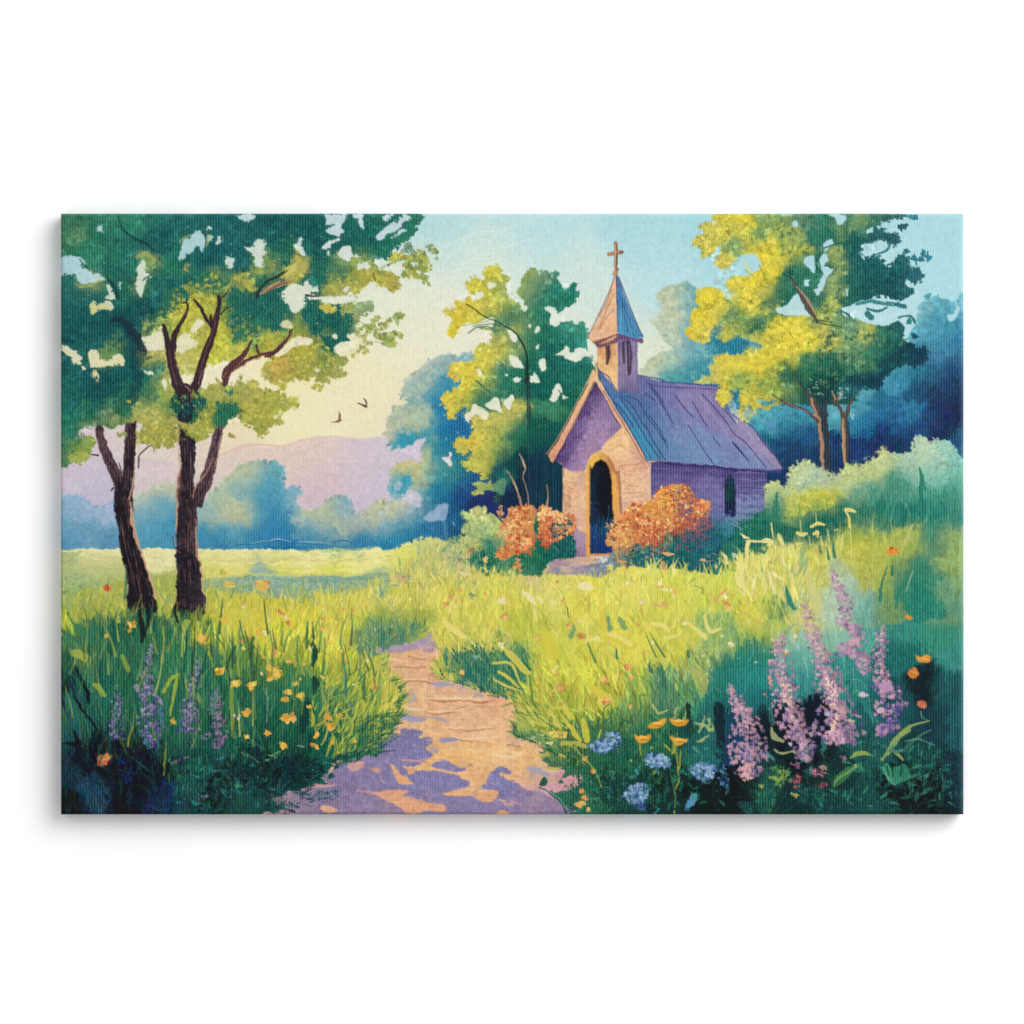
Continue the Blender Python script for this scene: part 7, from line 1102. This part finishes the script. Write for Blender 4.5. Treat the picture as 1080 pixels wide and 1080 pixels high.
# ---------------------------------------------------------------- the objects
C = bpy.context.scene.collection
U = 0.00096                                     # metres per layout unit
CX, CZ = 540.0, 540.0                           # the camera looks at this layout point
DEPTH = 0.030                                   # how far the stretched canvas stands off the wall
FOLD = 4.2                                      # radius of the folded edge, layout units
LIGHTNESS = 0.79
AMB = 0.60
LAMPS = (('key_softbox', (2.05, -3.1, 1.6), 3.3, 150), ('front_fill', (-1.1, -5.0, -.4), 3.2, 18))  # the front lamp is an added fill, standing for no known source


def to_linear(c):
    return np.where(c <= .04045, c / 12.92, ((c + .055) / 1.055) ** 2.4)


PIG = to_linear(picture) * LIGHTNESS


def grid_mesh(name, P, col, parent, mat):
    """P (ny,nx,3) vertex positions, col (ny,nx,3) linear pigment"""
    ny, nx = P.shape[:2]
    me = bpy.data.meshes.new(name)
    idx = np.arange(ny * nx, dtype=np.int32).reshape(ny, nx)
    q = np.stack([idx[:-1, :-1], idx[1:, :-1], idx[1:, 1:], idx[:-1, 1:]], -1).reshape(-1, 4)
    me.vertices.add(ny * nx); me.vertices.foreach_set('co', P.astype(np.float32).ravel())
    me.loops.add(q.size); me.loops.foreach_set('vertex_index', q.ravel())
    me.polygons.add(len(q)); me.polygons.foreach_set('loop_start', np.arange(0, q.size, 4, dtype=np.int32))
    me.update(calc_edges=True)
    me.polygons.foreach_set('use_smooth', np.ones(len(q), bool))
    at = me.color_attributes.new('pigment', 'FLOAT_COLOR', 'POINT')
    at.data.foreach_set('color', np.concatenate([col, np.ones(col.shape[:2] + (1,))], -1).astype(np.float32).ravel())
    me.materials.append(mat)
    o = bpy.data.objects.new(name, me); C.objects.link(o); o.parent = parent
    return o


def cloth_material():
    m = bpy.data.materials.new('printed_cotton'); m.use_nodes = True
    nt = m.node_tree; b = nt.nodes['Principled BSDF']
    a = nt.nodes.new('ShaderNodeVertexColor'); a.layer_name = 'pigment'
    n = nt.nodes.new('ShaderNodeTexNoise'); n.inputs['Scale'].default_value = 900; n.inputs['Detail'].default_value = 2
    g = nt.nodes.new('ShaderNodeNewGeometry'); nt.links.new(g.outputs['Position'], n.inputs['Vector'])
    mx = nt.nodes.new('ShaderNodeMix'); mx.data_type = 'RGBA'; mx.blend_type = 'MULTIPLY'; mx.inputs[0].default_value = .10
    nt.links.new(a.outputs['Color'], mx.inputs[6]); nt.links.new(n.outputs['Fac'], mx.inputs[7])
    nt.links.new(mx.outputs[2], b.inputs['Base Color'])
    b.inputs['Roughness'].default_value = .75; b.inputs['Specular IOR Level'].default_value = .012
    return m


def wall_material():
    m = bpy.data.materials.new('white_wall_paint'); m.use_nodes = True
    nt = m.node_tree; b = nt.nodes['Principled BSDF']
    b.inputs['Base Color'].default_value = (.9, .9, .9, 1); b.inputs['Roughness'].default_value = .9; b.inputs['Specular IOR Level'].default_value = .1
    n = nt.nodes.new('ShaderNodeTexNoise'); n.inputs['Scale'].default_value = 60
    bp = nt.nodes.new('ShaderNodeBump'); bp.inputs['Strength'].default_value = .02; bp.inputs['Distance'].default_value = .001
    nt.links.new(n.outputs['Fac'], bp.inputs['Height']); nt.links.new(bp.outputs['Normal'], b.inputs['Normal'])
    return m


cloth = cloth_material()
# wall: a slab behind the canvas, its face at y = 0
me = bpy.data.meshes.new('wall')
v = [(x, y, z) for x in (-3, 3) for y in (0, .1) for z in (-2.4, 2.4)]
me.from_pydata(v, [], [(0, 1, 5, 4), (2, 6, 7, 3), (0, 2, 3, 1), (4, 5, 7, 6), (1, 3, 7, 5), (0, 4, 6, 2)]); me.materials.append(wall_material())
import bmesh
bm = bmesh.new(); bm.from_mesh(me); bmesh.ops.recalc_face_normals(bm, faces=bm.faces); bm.to_mesh(me); bm.free()
wall = bpy.data.objects.new('wall', me); C.objects.link(wall)
wall['kind'] = 'structure'; wall['label'] = 'plain bright white wall behind the canvas print'

art = bpy.data.objects.new('canvas_print', None); C.objects.link(art)
x0, x1 = (PX0 - CX) * U, (PX0 + PW + .6 - CX) * U
z1, z0 = (CZ - PY0) * U, (CZ - PY0 - PH - 1.2) * U
art.location = ((x0 + x1) / 2, 0, z0)
art['label'] = 'stretched canvas print of a country chapel in a flowery meadow between leafy trees'
art['category'] = 'canvas print'
ox, oz = art.location.x, art.location.z
xs = np.linspace(x0, x1, W) - ox; zs = np.linspace(z1, z0, H) - oz
Xg, Zg = np.meshgrid(xs, zs)
R = FOLD * U
def fold(d):
    d = np.clip(d, 0, R)
    return R - np.sqrt(np.maximum(R * R - (R - d) ** 2, 0))
ex = np.minimum(Xg - xs[0], xs[-1] - Xg); ez = np.minimum(zs[0] - Zg, Zg - zs[-1])
back = np.maximum(fold(ex), fold(ez))
inner = np.clip(np.minimum(ex, ez) / (2.5 * R), 0, 1)
lum = img @ np.array([.3, .59, .11])
blur = soften(lum, 5)
relief = (weave * .000045 + np.clip(lum - blur, -.12, .12) * .0012) * inner
Yg = -DEPTH + back - relief
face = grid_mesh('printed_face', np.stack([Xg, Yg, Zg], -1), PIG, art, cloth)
# the cloth carries on round the stretcher: the picture mirrored on each side
NS = 14
def side(name, edge_pts, edge_cols):
    t = np.linspace(0, 1, NS)[:, None, None]
    P = edge_pts[None] * np.ones((NS, 1, 1)); P[..., 1] = edge_pts[None, :, 1] * (1 - t[..., 0]) - .0004 * t[..., 0]
    return grid_mesh(name, P, edge_cols, art, cloth)
G = np.stack([Xg, Yg, Zg], -1)
k = 3 * np.arange(NS)
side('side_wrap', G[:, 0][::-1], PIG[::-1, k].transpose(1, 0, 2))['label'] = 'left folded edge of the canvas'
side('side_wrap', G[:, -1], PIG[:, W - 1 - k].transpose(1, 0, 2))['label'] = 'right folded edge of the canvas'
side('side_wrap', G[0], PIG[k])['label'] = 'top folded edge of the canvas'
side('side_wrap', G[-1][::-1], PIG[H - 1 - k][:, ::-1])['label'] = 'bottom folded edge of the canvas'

# ---------------------------------------------------------------- light and camera
sc = bpy.context.scene
w = bpy.data.worlds.new('World'); sc.world = w; w.use_nodes = True
w.node_tree.nodes['Background'].inputs[0].default_value = (1, 1, 1, 1)
w.node_tree.nodes['Background'].inputs[1].default_value = AMB
from mathutils import Vector
def lamp(name, loc, size, power, tgt=(0, 0, 0)):
    l = bpy.data.lights.new(name, 'AREA'); l.shape = 'DISK'; l.size = size; l.energy = power
    o = bpy.data.objects.new(name, l); C.objects.link(o); o.location = loc
    o.rotation_euler = (Vector(tgt) - Vector(loc)).to_track_quat('-Z', 'Y').to_euler()
    return o
for a in LAMPS: lamp(*a)
cam = bpy.data.cameras.new('camera'); co = bpy.data.objects.new('camera', cam); C.objects.link(co)
D = 4.0
co.location = (0, -DEPTH - D, 0); co.rotation_euler = (math.radians(90), 0, 0)
cam.sensor_width = 36; cam.lens = 36 * D / (1080 * U); cam.clip_end = 50
sc.camera = co
sc.view_settings.view_transform = 'Standard'; sc.view_settings.look = 'None'; sc.view_settings.exposure = 0; sc.view_settings.gamma = 1
sc.view_settings.use_curve_mapping = False
